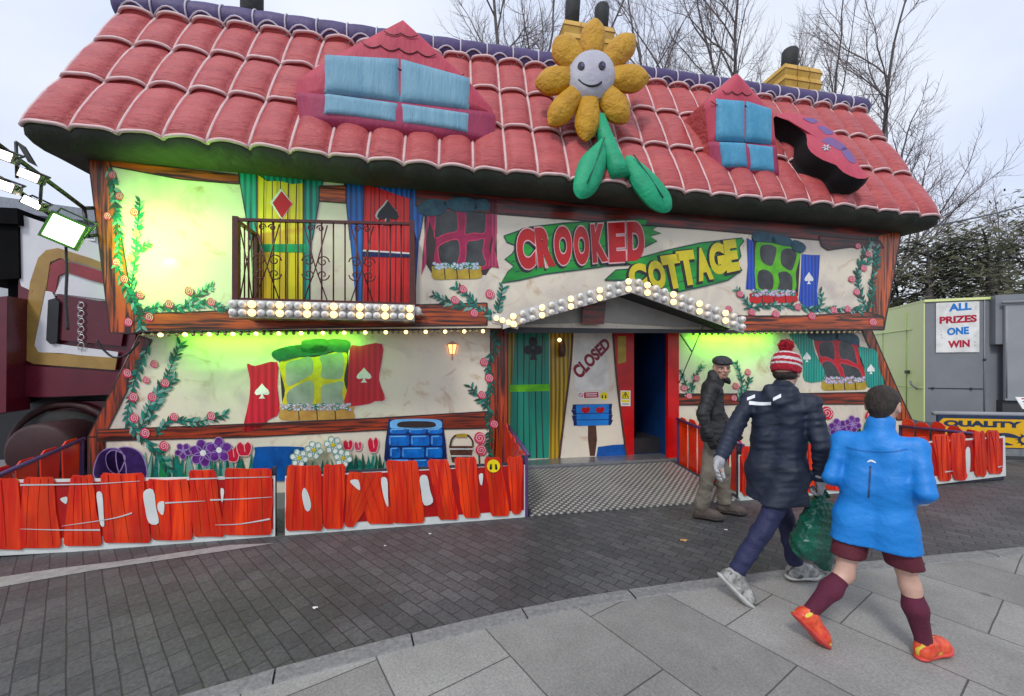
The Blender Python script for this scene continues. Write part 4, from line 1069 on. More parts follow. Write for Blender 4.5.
f = fence('red picket fence panel at the far left with scratched white scrapes', [(-62, 19, 478, -62, 24, 550), (22, 55, 477, 14, 62, 548), (69, 94, 475, 62, 103, 546), (99, 145, 473, 102, 152, 543), (145, 189, 479, 150, 194, 540), (187, 217, 470, 192, 226, 537), (223, 273, 468, 222, 273, 535)],
          [(-62, 481), (275, 476), (275, 541), (-62, 559)], (-62, 275), [[(96.5, 493), (102, 494), (103.5, 515), (104, 526), (100, 524), (98, 508)], [(143.5, 492), (153, 490), (156, 508), (158.5, 523), (149, 523), (145, 508)], [(220.5, 489), (224, 490), (223, 499), (221.8, 502)], [(60, 499), (67, 497), (66, 504)], [(158, 503), (164, 502), (163, 515), (158, 510)]],
          [[(132, 513), (110, 519), (62, 526)], [(100, 530), (60, 530), (20, 529)], [(270, 519), (240, 524), (215, 525)], [(210, 500), (240, 499), (272, 497)], [(20, 485), (90, 484), (140, 481)], [(165, 503), (205, 501)], [(190, 479), (270, 477)]])
band(f, [(-62, 484), (273, 479), (273, 529), (-62, 543)])
f = fence('red picket fence panel left of the ramp bearing a round yellow sticker', [(286, 322, 465, 284, 324, 531), (322, 347, 464, 322, 345, 529), (346, 385, 472, 343, 357, 527), (352, 383, 474, 366, 396, 524), (384, 419, 460, 391, 426, 523), (426, 450, 459, 437, 460, 520), (453, 478, 457, 462, 482, 518), (483, 503, 457, 489, 511, 516), (506, 524, 456, 510, 523, 514)],
          [(285, 476), (525, 465), (525, 519), (285, 540)], (285, 525), [[(304, 488), (308, 493), (311, 505), (309, 511), (305, 509), (302, 495)], [(350, 481), (358, 480), (360, 490), (355, 487)], [(381, 479), (387, 479), (388, 495), (388, 507), (384, 498)], [(420, 477), (427, 476), (430, 490), (433, 502), (424, 505), (421, 490)], [(479, 475), (483, 474), (482, 485), (480, 483)]])
band(f, [(286, 478), (524, 465), (524, 510), (286, 527)])
face_sticker(f, 493.5, 466, 6.5, onplane(TFN-.022))
f = fence('red picket fence panel right of the ramp behind the man in the cap', [(741, 766, 446, 741, 763, 496), (768, 790, 444, 765, 786, 495), (791, 822, 443, 790, 822, 493), (824, 856, 441, 824, 858, 490)], [(739, 455), (862, 447), (862, 492), (739, 503)], (739, 862), [[(764, 463), (768, 463), (768, 485), (764, 492), (762, 478)]])
band(f, [(740, 456), (860, 449), (860, 484), (740, 492)])
f = fence('red picket fence panel at the far right beside the stall', [(866, 898, 438, 866, 900, 488), (900, 930, 436, 902, 934, 486), (932, 951, 434, 937, 953, 481), (950, 967, 433, 952, 969, 480), (972, 987, 431, 974, 988, 477), (985, 1001, 430, 987, 1004, 474)], [(864, 446), (1005, 436), (1006, 476), (864, 493)], (864, 1005), [[(966, 450), (970, 449), (970, 470), (967, 474)]], [[(945, 472), (953, 471)], [(998, 467), (1003, 466)]])
band(f, [(866, 447), (1003, 438), (1003, 468), (866, 484)])

def side_fence(label, u, t0, t1, zf, zb, n, rail_out, zr0, zr1):
    f = thing('picket_fence_panel', label, 'fence panel', (u, (t0+t1)/2, 0), 'red picket panels around the fun house')
    rr = random.Random(int(u*10)); q = MB()
    for k in range(n):
        a, b_ = t0+(t1-t0)*(k+.06)/n, t0+(t1-t0)*(k+.94)/n; h = lambda t_: zf+(zb-zf)*(t_-t0)/(t1-t0)
        zt_ = h((a+b_)/2) + rr.uniform(-.03, .05)
        pts = [(u, a, .07), (u, a+.01, zt_*.5), (u, a, zt_-.05), (u, a+.05, zt_), (u, b_-.04, zt_+.01), (u, b_, zt_-.06), (u, b_-.015, zt_*.5), (u, b_, .07)]
        q.prism(pts, (.014*rail_out*-1, 0, 0), 'picket_red')
    q.build('painted_pickets', f)
    q = MB(); q.box((u+.015, t0, .03) if rail_out < 0 else (u-.03, t0, .03), (u+.03, t1, .16) if rail_out < 0 else (u-.015, t1, .16), 'fence_white'); q.build('backing_board', f)
    q = MB(); q.tube([(u+.03*rail_out, t0, zr0), (u+.03*rail_out, t1, zr1)], .022, 'purple_rail', 8); q.build('handrail', f)
    for t_ in (t0, t1):
        q = MB(); q.box((u-.018, t_-.018, 0), (u+.018, t_+.018, zr0 if t_ == t0 else zr1), 'purple_rail'); q.build('post', f)
side_fence('red picket side panel at the left corner of the fun house', -3.97, 4.25, 5.5, .62, .80, 5, 1, .56, .79)
side_fence('red picket side panel along the left edge of the ramp', 1.0, 4.22, 5.5, .64, .82, 5, 1, .66, .80)
side_fence('red picket side panel along the right edge of the ramp', 3.70, 4.22, 5.5, .70, .84, 6, -1, .68, .82)
side_fence('red picket side panel at the right corner of the fun house', 8.0, 4.25, 5.5, .62, .70, 6, -1, .62, .58)

# ---------------------------------------------------------------- ramp of dimpled steel
m_, nt, b_ = _new('dimple_plate', .5, .35)
v = _map(nt, (1, 1, 0), (0, 0, rad(45)))
vo = nt.nodes.new('ShaderNodeTexVoronoi'); vo.inputs['Scale'].default_value = 17; vo.inputs['Randomness'].default_value = 0
nt.links.new(v, vo.inputs['Vector'])
f_ = _ramp(nt, vo.outputs['Distance'], .42, .22)
dirt = _ramp(nt, _noise(nt, v, 2.2, 5), .35, .7)
nt.links.new(_mix(nt, f_, _mix(nt, dirt, (.11, .105, .10), (.20, .19, .18)), (.58, .57, .55)), b_.inputs['Base Color'])
_bump(nt, b_, f_, .5, .01)
q = MB(); q.hexa([(1.03, 4.2, .004), (3.66, 4.2, .004), (3.66, 5.56, .11), (1.03, 5.56, .11)], [(1.03, 4.2, .022), (3.66, 4.2, .022), (3.66, 5.56, .150), (1.03, 5.56, .150)], 'dimple_plate')
rp = q.build('entrance_ramp', None, 'dimpled grey steel ramp leading up to the dark doorway', 'ramp', base=(2.35, 4.9, 0))
for u in (1.03, 3.63):
    q = MB(); q.hexa([(u, 4.2, .0), (u+.03, 4.2, .0), (u+.03, 5.55, .10), (u, 5.55, .10)], [(u, 4.2, .035), (u+.03, 4.2, .035), (u+.03, 5.55, .165), (u, 5.55, .165)], 'fence_frame'); q.build('edge_channel', rp)
DEEP[0] = 1.0
# ---------------------------------------------------------------- camera, sky, light
cam = bpy.data.cameras.new('camera'); cam.sensor_width = 36; cam.lens = 36*FPX/1024; cam.shift_y = 17/1024; cam.clip_end = 600; cam.clip_start = .05
co = bpy.data.objects.new('camera', cam); COL.objects.link(co); co.location = (0, 0, H0); co.rotation_euler = (rad(90), 0, 0); scene.camera = co
world = bpy.data.worlds.new('World'); scene.world = world; world.use_nodes = True
nt = world.node_tree; bg = nt.nodes['Background']
SUN_EL, SUN_AZ = rad(48), rad(205)      # behind the viewer's left shoulder
sky = nt.nodes.new('ShaderNodeTexSky'); sky.sky_type = 'NISHITA'; sky.sun_disc = False; sky.sun_elevation = SUN_EL; sky.sun_rotation = SUN_AZ; sky.air_density = 1.2; sky.dust_density = 2.5
tc = nt.nodes.new('ShaderNodeTexCoord'); mp = nt.nodes.new('ShaderNodeMapping'); mp.inputs['Scale'].default_value = (1, 1, 2.2); nt.links.new(tc.outputs['Generated'], mp.inputs['Vector'])
no = nt.nodes.new('ShaderNodeTexNoise'); no.inputs['Scale'].default_value = 1.5; no.inputs['Detail'].default_value = 5; no.inputs['Roughness'].default_value = .5; nt.links.new(mp.outputs['Vector'], no.inputs['Vector'])
fc = _ramp(nt, no.outputs['Fac'], .36, .64)
cloud = _mix(nt, fc, (6.8, 7.7, 10.0), (9.2, 9.65, 10.3))
nt.links.new(_mix(nt, None, sky.outputs['Color'], cloud), bg.inputs['Color']); nt.nodes[-1].inputs[0].default_value = .9
bg.inputs['Strength'].default_value = .1
sl = bpy.data.lights.new('sun', 'SUN'); sl.energy = 1.5; sl.angle = rad(11); sl.color = (1, .965, .92)
so = bpy.data.objects.new('sun', sl); COL.objects.link(so)
# sky sun_rotation is clockwise from +Y
sd = Vector((math.sin(SUN_AZ)*math.cos(SUN_EL), math.cos(SUN_AZ)*math.cos(SUN_EL), math.sin(SUN_EL)))
so.rotation_euler = (-sd).to_track_quat('-Z', 'Y').to_euler()
scene.view_settings.view_transform = 'Standard'; scene.view_settings.look = 'None'; scene.view_settings.exposure = 0.1; scene.view_settings.gamma = 1
scene.cycles.use_denoising = True
scene.cycles.max_bounces = 6

# ---------------------------------------------------------------- ground
m_, nt, b_ = _new('asphalt', .75)
v = _map(nt)
c = _mix(nt, _ramp(nt, _noise(nt, v, 1.2, 5), .3, .7), (.085, .083, .085), (.13, .128, .126)); c = _mix(nt, _ramp(nt, _noise(nt, v, 90, 2), .45, .62), c, (.17, .165, .16))
nt.links.new(c, b_.inputs['Base Color']); _bump(nt, b_, _noise(nt, v, 120, 3), .4, .01)
def bricks(name, w_, h_, ang, c1, c2, cm, mortar, rough, offs=.5, bump=.5, fine=60, stain=(.6, 1.25), spec=.5, grain=.25, gum=0):
    m_, nt, b_ = _new(name, rough, spec=spec)
    v = _map(nt, (1, 1, 1), (0, 0, ang))
    wob = nt.nodes.new('ShaderNodeVectorMath'); wob.operation = 'MULTIPLY_ADD'
    nz = nt.nodes.new('ShaderNodeTexNoise'); nz.inputs['Scale'].default_value = 3.5; nt.links.new(v, nz.inputs['Vector'])
    nt.links.new(nz.outputs['Color'], wob.inputs[0]); wob.inputs[1].default_value = (mortar*2.2,)*3; nt.links.new(v, wob.inputs[2])
    br = nt.nodes.new('ShaderNodeTexBrick'); br.offset = offs; br.inputs['Scale'].default_value = 1; br.inputs['Brick Width'].default_value = w_; br.inputs['Row Height'].default_value = h_
    br.inputs['Mortar Size'].default_value = mortar; br.inputs['Mortar Smooth'].default_value = .35; br.inputs['Bias'].default_value = 0
    br.inputs['Color1'].default_value = (*c1, 1); br.inputs['Color2'].default_value = (*c2, 1); br.inputs['Mortar'].default_value = (*cm, 1)
    nt.links.new(wob.outputs['Vector'], br.inputs['Vector'])
    st = nt.nodes.new('ShaderNodeMapRange'); st.inputs['From Min'].default_value = .3; st.inputs['From Max'].default_value = .7; st.inputs['To Min'].default_value = stain[0]; st.inputs['To Max'].default_value = stain[1]
    nt.links.new(_noise(nt, v, .9, 6, .65), st.inputs['Value'])
    fi = nt.nodes.new('ShaderNodeMapRange'); fi.inputs['From Min'].default_value = .3; fi.inputs['From Max'].default_value = .7; fi.inputs['To Min'].default_value = 1-grain; fi.inputs['To Max'].default_value = 1+grain
    nt.links.new(_noise(nt, v, fine, 4, .7), fi.inputs['Value'])
    mu = nt.nodes.new('ShaderNodeMath'); mu.operation = 'MULTIPLY'; nt.links.new(st.outputs[0], mu.inputs[0]); nt.links.new(fi.outputs[0], mu.inputs[1])
    if gum:
        vg = nt.nodes.new('ShaderNodeTexVoronoi'); vg.inputs['Scale'].default_value = gum; nt.links.new(v, vg.inputs['Vector'])
        gm = nt.nodes.new('ShaderNodeMapRange'); gm.inputs['From Min'].default_value = .055; gm.inputs['From Max'].default_value = .085; gm.inputs['To Min'].default_value = .66; gm.inputs['To Max'].default_value = 1.0; nt.links.new(vg.outputs['Distance'], gm.inputs['Value'])
        m2 = nt.nodes.new('ShaderNodeMath'); m2.operation = 'MULTIPLY'; nt.links.new(mu.outputs[0], m2.inputs[0]); nt.links.new(gm.outputs[0], m2.inputs[1]); mu = m2
    vm = nt.nodes.new('ShaderNodeVectorMath'); vm.operation = 'SCALE'; nt.links.new(br.outputs['Color'], vm.inputs[0]); nt.links.new(mu.outputs[0], vm.inputs['Scale'])
    nt.links.new(vm.outputs[0], b_.inputs['Base Color'])
    ad = nt.nodes.new('ShaderNodeMath'); ad.operation = 'MULTIPLY_ADD'; ad.inputs[1].default_value = -1.0; nt.links.new(br.outputs['Fac'], ad.inputs[0])
    n2 = nt.nodes.new('ShaderNodeMath'); n2.operation = 'MULTIPLY'; n2.inputs[1].default_value = .5; nt.links.new(_noise(nt, v, fine*.7, 4), n2.inputs[0]); nt.links.new(n2.outputs[0], ad.inputs[2])
    _bump(nt, b_, ad.outputs[0], bump, .012)
    rr = nt.nodes.new('ShaderNodeMapRange'); rr.inputs['To Min'].default_value = rough-.18; rr.inputs['To Max'].default_value = rough+.15
    nt.links.new(_noise(nt, v, 2.0, 5), rr.inputs['Value']); nt.links.new(rr.outputs[0], b_.inputs['Roughness'])
bricks('road_pavers', .178, .094, rad(42), (.060, .060, .063), (.090, .089, .091), (.030, .030, .030), .0045, .62, .5, .6, 40, (.58, 1.35), grain=.35)
bricks('slabs', .92, .62, rad(56), (.235, .227, .215), (.31, .300, .284), (.09, .085, .08), .0048, .8, .42, .35, 75, (.66, 1.22), grain=.26, gum=2.6)
mat('kerb_granite', (.16, .16, .16), (.26, .255, .25), 30, .75, bump=.4, bscale=60)
mat('edging', (.24, .24, .235), (.33, .33, .32), 14, .75, bump=.3)
q = MB(); S = 250
q.add([(-S, -S, -.006), (S, -S, -.006), (S, S, -.006), (-S, S, -.006)], [(0, 1, 2, 3)], 'asphalt'); q.build('ground', kind='structure', frame='W')
kp = [(60, 742), (200, 694), (350, 653), (450, 628), (550, 606), (640, 591), (740, 578), (850, 566), (1024, 549.5)]
kg = [GR(x, y) for x, y in kp]
d0 = (kg[0]-kg[1]).normalized(); d1 = (kg[-1]-kg[-2]).normalized()
kc = [Vector((a, b, 0)) for a, b in opened([(p.x, p.y) for p in kg], 8)]
kc = [kc[0] + d0*x for x in (14, 7, 3, 1)] + kc + [kc[-1] + d1*x for x in (2, 5, 9, 30)]
q = MB(); ks = []
def perp(i):
    d = (kc[min(i+1, len(kc)-1)] - kc[max(i-1, 0)]).normalized(); return Vector((d.y, -d.x, 0))
# road sheet beyond the kerb, pavement sheet on the viewer's side
far = [Vector((p.x, p.y + 9, 0)) for p in kc]
q.add([p + Vector((0, 0, 0)) for p in kc] + [Vector((p.x, max(p.y, loc2world((p.x-0)/CA, 5.2, 0).y), 0)) for p in kc], [(i+1, i, len(kc)+i, len(kc)+i+1) for i in range(len(kc)-1)], 'road_pavers'); q.build('paved_road', kind='structure', frame='W')
q = MB(); near = [p + perp(i)*.12 for i, p in enumerate(kc)]
q.add([Vector((p.x, p.y, .025)) for p in near] + [Vector((p.x, min(-6, p.y-6), .025)) for p in near], [(i, i+1, len(kc)+i+1, len(kc)+i) for i in range(len(kc)-1)], 'slabs'); q.build('pavement', kind='structure', frame='W')
# kerb stones, each with a gap
L = 0; pos = [0.0]
for i in range(1, len(kc)): L += (kc[i]-kc[i-1]).length; pos.append(L)
def kat(s):
    i = min(max(np.searchsorted(pos, s)-1, 0), len(kc)-2); f = (s-pos[i])/(pos[i+1]-pos[i]); return kc[i].lerp(kc[i+1], f), perp(i)
q = MB(); s = 8.0
while s < 25:
    l = random.uniform(.7, .95); sub = [s+.005, s+l/2, s+l-.005]; V = []
    for x in sub:
        p, n_ = kat(x); a = random.uniform(-.004, .004)
        V += [p + n_*(-.012+a) + Vector((0, 0, -.02)), p + n_*(-.004+a) + Vector((0, 0, .022)), p + n_*(.01) + Vector((0, 0, .031)), p + n_*.115 + Vector((0, 0, .032)), p + n_*.124 + Vector((0, 0, .020))]
    q.add(V, [(k*5+j, k*5+j+1, (k+1)*5+j+1, (k+1)*5+j) for k in range(2) for j in range(4)], 'kerb_granite'); s += l
q.build('kerb', kind='structure', frame='W')
q = MB(); P = [GR(x, y, .004) for x, y in [(-80, 600), (0, 587), (95, 570), (230, 550), (275, 543), (275, 540.5), (228, 545), (120, 561), (60, 568), (0, 577), (-80, 587)]]
q.add(P, [(i, i+1, 9-i, 10-i) for i in range(5)], 'edging'); q.build('edging_strip', kind='structure', frame='W')

# litter: a fallen leaf and a few scraps
mat('leaf_litter', (.55, .30, .12), rough=.6); mat('scrap', (.75, .75, .73), rough=.6)
for x, y, r, mt, nm, lb in ((684, 540.5, .022, 'leaf_litter', 'fallen_leaf', 'single orange fallen leaf on the dark paving before the ramp'), (315, 608, .012, 'scrap', 'paper_scrap', 'small white paper scrap in the middle of the dark paving'), (430, 534, .010, 'scrap', 'paper_scrap', 'tiny white paper scrap near the picket fence by the sticker'), (385, 546, .008, 'scrap', 'paper_scrap', 'tiny white paper scrap before the middle of the picket fence'), (726, 530, .012, 'scrap', 'paper_scrap', 'small white paper scrap beside the old man\'s shoe')):
    g = GR(x, y, .004); q = MB()
    q.add([g + Vector((r*1.6*math.cos(a)*(1+.3*math.sin(3*a)), r*math.sin(a), .006*abs(math.sin(2*a)))) for a in np.linspace(0, 6.28, 9)[:-1]], [tuple(range(8))], mt); q.build(nm, None, lb, 'litter', base=tuple(g), frame='W')

# ---------------------------------------------------------------- lamps that are lit in the photograph
def light(name, typ, locL, aimL, energy, color, **kw):
    l = bpy.data.lights.new(name, typ); l.energy = energy; l.color = color
    for k, v_ in kw.items(): setattr(l, k, v_)
    o = bpy.data.objects.new(name, l); COL.objects.link(o); o.location = loc2world(*locL)
    o.rotation_euler = (loc2world(*aimL) - o.location).to_track_quat('-Z', 'Y').to_euler(); return o
flp = PL(62, 228, 4.62)
hs = PL(176, 246, TU)
light('green_flood', 'SPOT', (flp[0]+.1, flp[1]+.12, flp[2]), hs, 480, (.30, 1.0, .07), spot_size=rad(150), spot_blend=1.0, shadow_soft_size=.07)
a, b2 = PL(160, 334, TU+.16), PL(375, 332, TU+.16)
l1 = light('green_strip', 'AREA', ((a[0]+b2[0])/2, TU+.03, a[2]-.045), ((a[0]+b2[0])/2, TL+.03, a[2]-.22), 9, (.22, 1.0, .02), shape='RECTANGLE', size=2.0, size_y=.05)
a, b2 = PL(680, 333, TU+.16), PL(790, 333, TU+.16)
l2 = light('green_strip', 'AREA', ((a[0]+b2[0])/2, TU+.03, a[2]-.045), ((a[0]+b2[0])/2, TL+.03, a[2]-.22), 8, (.22, 1.0, .02), shape='RECTANGLE', size=1.4, size_y=.05)
for l_ in (l1, l2): l_.rotation_euler = l_.rotation_euler
# ---------------------------------------------------------------- fairground lorry left of the house
mat('lorry_maroon', (.095, .005, .016), (.13, .008, .022), 3, .3, coat=.2); mat('lorry_white', (.66, .66, .70), (.72, .72, .75), 3, .3, coat=.4); mat('lorry_gold', (.36, .22, .06), rough=.35); mat('lorry_red', (.26, .012, .02), rough=.3, coat=.4)
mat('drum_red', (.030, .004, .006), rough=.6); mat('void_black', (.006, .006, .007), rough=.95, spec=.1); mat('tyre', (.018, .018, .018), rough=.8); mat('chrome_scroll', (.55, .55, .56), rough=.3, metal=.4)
TT = 6.3
lo = PL(60, 400, TT)
lorry = thing('fairground_lorry', 'maroon fairground lorry with white panel and gold stripe behind the left corner', 'lorry', (lo[0], TT, 0))
def lplate(name, pts, mt, t, th=.03, par=None, lb=None):
    q = MB(); plate(q, pts, t, th, mt); return q.build(name, par or lorry, lb)
body = lplate('cab_body', [(19, 224), (125, 262), (140, 300), (128, 394), (40, 398), (17, 395)], 'lorry_maroon', TT, 1.9)
lplate('white_panel', closed([(18, 218), (25, 216), (70, 233), (128, 262), (131, 300), (60, 296), (21, 286), (19, 250)], 2), 'lorry_white', TT-.02, .02)
lplate('gold_stripe', [(31, 362), (22, 350), (30, 282), (38, 258), (46, 250), (58, 248), (90, 258), (125, 272), (128, 280), (90, 266), (60, 258), (50, 262), (46, 290), (32, 290), (29, 350), (36, 353), (116, 360), (112, 370)], 'lorry_gold', TT-.05, .02)
lplate('gold_stripe', [(19, 348), (34, 284), (46, 284), (34, 345), (38, 352), (117, 358), (115, 370), (34, 364), (25, 360)], 'lorry_gold', TT-.052, .02)
lplate('red_stripe', [(44, 290), (50, 265), (60, 259), (92, 268), (128, 281), (128, 290), (90, 280), (66, 272), (58, 276), (55, 293)], 'lorry_red', TT-.045, .02)
lplate('white_panel', [(32, 352), (42, 290), (52, 292), (56, 300), (50, 342), (58, 344), (118, 352), (117, 359), (60, 353)], 'lorry_white', TT-.046, .02)
lplate('white_panel', [(55, 294), (60, 282), (66, 276), (92, 283), (130, 294), (128, 302), (60, 294)], 'lorry_white', TT-.046, .02)
lplate('hatch', [(57, 294), (112, 303), (128, 305), (121, 346), (60, 340), (56, 336)], 'lorry_maroon', TT-.05, .02)
lplate('air_grille', [(48, 300), (55, 298), (59, 302), (57, 342), (50, 344), (46, 340)], 'black_metal', TT-.08, .04)
lplate('bumper', [(22, 366), (34, 366), (116, 372), (126, 372), (122, 394), (40, 397), (19, 396)], 'lorry_maroon', TT-.06, .06)
q = MB()
for k in range(6):
    y = 302+8*k
    q.tube([PL(*p_, TT-.07) for p_ in opened([(79, y), (83, y+1), (84, y+4), (81, y+6), (78, y+5), (79, y+8)], 4)], .006, 'chrome_scroll', 5); q.tube([PL(*p_, TT-.07) for p_ in opened([(83, y), (79, y+2), (78, y+5), (83, y+7)], 4)], .005, 'chrome_scroll', 5)
q.build('scroll_ornament', lorry)
lplate('side_step', [(-30, 300), (7, 296), (6, 412), (-30, 418)], 'lorry_maroon', TT-.3, .3)
lplate('cab_window', [(-30, 222), (18, 226), (19, 278), (-30, 282)], 'void_black', TT-.05, 1.0)  # solid black standing in for the shaded cab interior
lplate('interior_shade', [(-30, 206), (17, 208), (18, 224), (-30, 222)], 'void_black', TT-.10, 1.0)  # black block, the interior's shade put into its colour, above the window
lplate('gap_shade', [(8, 280), (20, 280), (20, 400), (8, 405)], 'void_black', TT+.1, .5)  # black sheet painted in for the shaded gap beside the cab
q = MB()
for k in range(7): plate(q, [(8, 312+12*k), (19, 312+12*k), (19, 315+12*k), (8, 315+12*k)], TT+.04, .04, 'steel_dull')
q.build('radiator_slats', lorry)
c = PL(62, 438, TT); q = MB(); q.lathe((c[0], TT-.1, .52), (0, 1, 0), [(0, .30), (.02, .46), (.07, .52), (.32, .52), (.36, .45)], 'tyre', 24); wh = q.build('wheel', lorry)
q = MB(); q.lathe((c[0], TT-.115, .52), (0, 1, 0), [(0, .05), (.0, .12), (.05, .16), (.02, .28), (.03, .31), (.06, .31)], 'lorry_red', 20); q.build('rim', wh)
q = MB(); q.tube([(c[0] + .60*math.cos(a), TT+.06, .52 + .60*math.sin(a)) for a in np.linspace(-.1, 3.25, 14)], .05, 'drum_red', 8); q.hexa([(c[0]-.2, TT+.1, .3), (c[0]+1.1, TT+.1, .3), (c[0]+1.1, TT+1.2, .3), (c[0]-.2, TT+1.2, .3)], [(c[0]-.2, TT+.1, 1.15), (c[0]+1.1, TT+.1, 1.15), (c[0]+1.1, TT+1.2, 1.15), (c[0]-.2, TT+1.2, 1.15)], 'lorry_maroon'); q.build('mudguard', lorry)
q = MB(); q.box((c[0]-1.6, TT+.4, .35), (c[0]+1.2, TT+1.9, 1.25), 'black_metal'); q.build('chassis', lorry)
# dark red rounded mudguard, modelled as a drum low behind the fence
g0 = PL(62, 440, 5.85)
q = MB(); q.lathe((g0[0]-.05, 5.6, .62), (0, 1, 0), [(0, .02), (.0, .30), (.03, .34), (.5, .34), (.52, .30), (.52, .02)], 'drum_red', 24); q.build('mudguard_drum', None, 'dark red rounded mudguard shape half hidden behind the left pickets', 'drum', base=(g0[0], 5.85, .2))
q = MB(); q.tube([PL(x, y, 5.5) for x, y in opened([(97, 340), (103, 349), (113, 357), (124, 356), (132, 350), (139, 342)], 6)], .012, 'black_metal', 6); q.build('hanging_cable', None, 'black cable looping below the upper floor beside the lorry', 'cable', base=PL(115, 350, 5.5))

# ---------------------------------------------------------------- floodlights on an arm at the upper left corner
arm_p = [PL(-45, 112, 4.0), PL(0, 146, 4.35), PL(60, 190, 5.0), PL(84, 208, 5.33)]
arm = thing('lamp_arm', 'black tubular arm reaching out from the left corner post', 'lamp arm', arm_p[-1])
q = MB(); q.tube(arm_p, .022, 'black_metal', 8); q.tube([PL(-45, 165, 4.0), PL(0, 178, 4.35), PL(50, 214, 4.8), PL(88, 236, 5.33)], .022, 'black_metal', 8); q.tube([PL(84, 208, 5.33), PL(86, 222, 5.33), PL(88, 236, 5.33)], .02, 'black_metal', 8); q.tube([PL(88, 236, 5.33), PL(98, 235, 5.39)], .02, 'black_metal', 8); q.tube([PL(84, 208, 5.33), PL(94, 208, 5.39)], .02, 'black_metal', 8)
for a_, b_ in (((16, 142), (17, 178)), ((42, 177), (40, 205))): q.tube([PL(*a_, 4.5), PL(*b_, 4.5)], .012, 'black_metal', 6)
q.build('tubes', arm)
q = MB(); q.tube([PL(x, y, 4.75) for x, y in opened([(66, 246), (67, 270), (66, 300), (68, 330)])], .012, 'black_metal', 6); q.build('cable', arm)
def floodlamp(label, cx_, cy_, w_, h_, t, glowm, tilt, body_m='black_metal', mesh_hood=False):
    c = np.array(PL(cx_, cy_, t)); s_ = 1/(FPX/ (PL(cx_, cy_, t)[1]*CA+PL(cx_, cy_, t)[0]*SA)); wx, hz = w_*s_/2, h_*s_/2
    f = thing('floodlight', label, 'floodlight', tuple(c), 'floodlights on the lamp arm')
    n_ = np.array([.28, -1.0, -.15]); n_ /= np.linalg.norm(n_); rx = np.array([n_[1]*-1, n_[0], 0.]); rx /= np.linalg.norm(rx); up_ = np.cross(rx, n_)*-1 if np.cross(rx, n_)[2] < 0 else np.cross(rx, n_)
    rx, up_ = rx*math.cos(tilt)+up_*math.sin(tilt), -rx*math.sin(tilt)+up_*math.cos(tilt)
    def quad(k, d): return [c + rx*wx*k*a + up_*hz*k*b - n_*d for a, b in ((-1, -1), (1, -1), (1, 1), (-1, 1))]
    q = MB(); q.hexa(quad(.75, .14), quad(1.12, .02), body_m); q.hexa(quad(1.12, .02), quad(1.12, -.02), body_m); q.build('housing', f)
    q = MB(); q.hexa(quad(.92, -.0205), quad(.90, -.03), glowm); q.build('lens', f)
    q = MB(); q.tube([c + rx*wx*1.1, c + rx*wx*1.1 + up_*hz*1.5 - n_*.1, c - rx*wx*1.1 + up_*hz*1.5 - n_*.1, c - rx*wx*1.1], .010, body_m, 6); q.build('bracket', f)
mat('green_housing', (.05, .16, .03), rough=.5)
floodlamp('green glowing floodlight at the inner end of the lamp arm', 65, 231, 26, 25, 4.62, 'flood_green', -.42, 'green_housing')
floodlamp('white lit floodlight just left of the green one', 33, 203, 14, 8, 4.55, 'flood_white', -.45)
floodlamp('white lit floodlight hanging under the upper tube of the arm', 30, 176, 15, 8.5, 4.45, 'flood_white', -.35)
floodlamp('white lit floodlight cut by the left edge of the photo, upper one', 3, 155, 15, 9, 4.3, 'flood_white', -.3)
floodlamp('white lit floodlight cut by the left edge of the photo, lower one', 5, 186, 14, 9, 4.35, 'flood_white', -.3)
q = MB(); q.prism([PL(15, 140, 4.5), PL(24, 146, 4.5), PL(36, 166, 4.5), PL(28, 162, 4.5)], (0, .02, 0), 'black_metal'); q.build('lamp_hood', arm)

# ---------------------------------------------------------------- pale building behind the lorry
mat('render_grey', (.38, .40, .43), (.44, .46, .49), 2, .8); mat('window_blue', (.16, .21, .27), (.26, .32, .38), 3, .15); mat('roof_felt', (.24, .26, .30), rough=.7)
bY = 22.0
bl = W2(40, 280, bY)
bd_ = thing('office_building', 'pale grey flat-roofed building far behind the lorry', 'building', (-24, 26, 0), frame='W')
def wall_pt(x, y, k=0.0):
    # facade running away to the right
    r = (x-CX)/FPX; Y = 26.0/(1 - .18*r*-1) if False else 24.0; return Vector((r*Y, Y + k, H0 + (HY-y)/FPX*Y))
q = MB(); q.prism([wall_pt(-160, 196), wall_pt(180, 232), wall_pt(180, 400), wall_pt(-160, 400)], (0, 9, 0), 'render_grey'); q.build('wall', bd_)
q = MB(); q.prism([wall_pt(-160, 176, -.6), wall_pt(190, 226, -.6), wall_pt(190, 234, -.6), wall_pt(-160, 197, -.6)], (0, 9.8, 0), 'roof_felt'); q.build('roof', bd_)
for k in range(7):
    x = -60 + 33*k
    q = MB(); y0 = 214 + .10*(x-20); q.prism([wall_pt(x, y0, -.06), wall_pt(x+24, y0+2.4, -.06), wall_pt(x+24, y0+22, -.06), wall_pt(x, y0+20, -.06)], (0, .05, 0), 'paint_white'); wf = q.build('window', bd_)
    q = MB()
    for a_ in (1, 12.5): q.prism([wall_pt(x+a_, y0+1.2, -.09), wall_pt(x+a_+10.5, y0+2.2, -.09), wall_pt(x+a_+10.5, y0+20, -.09), wall_pt(x+a_, y0+19, -.09)], (0, .02, 0), 'window_blue')
    q.build('pane', wf)

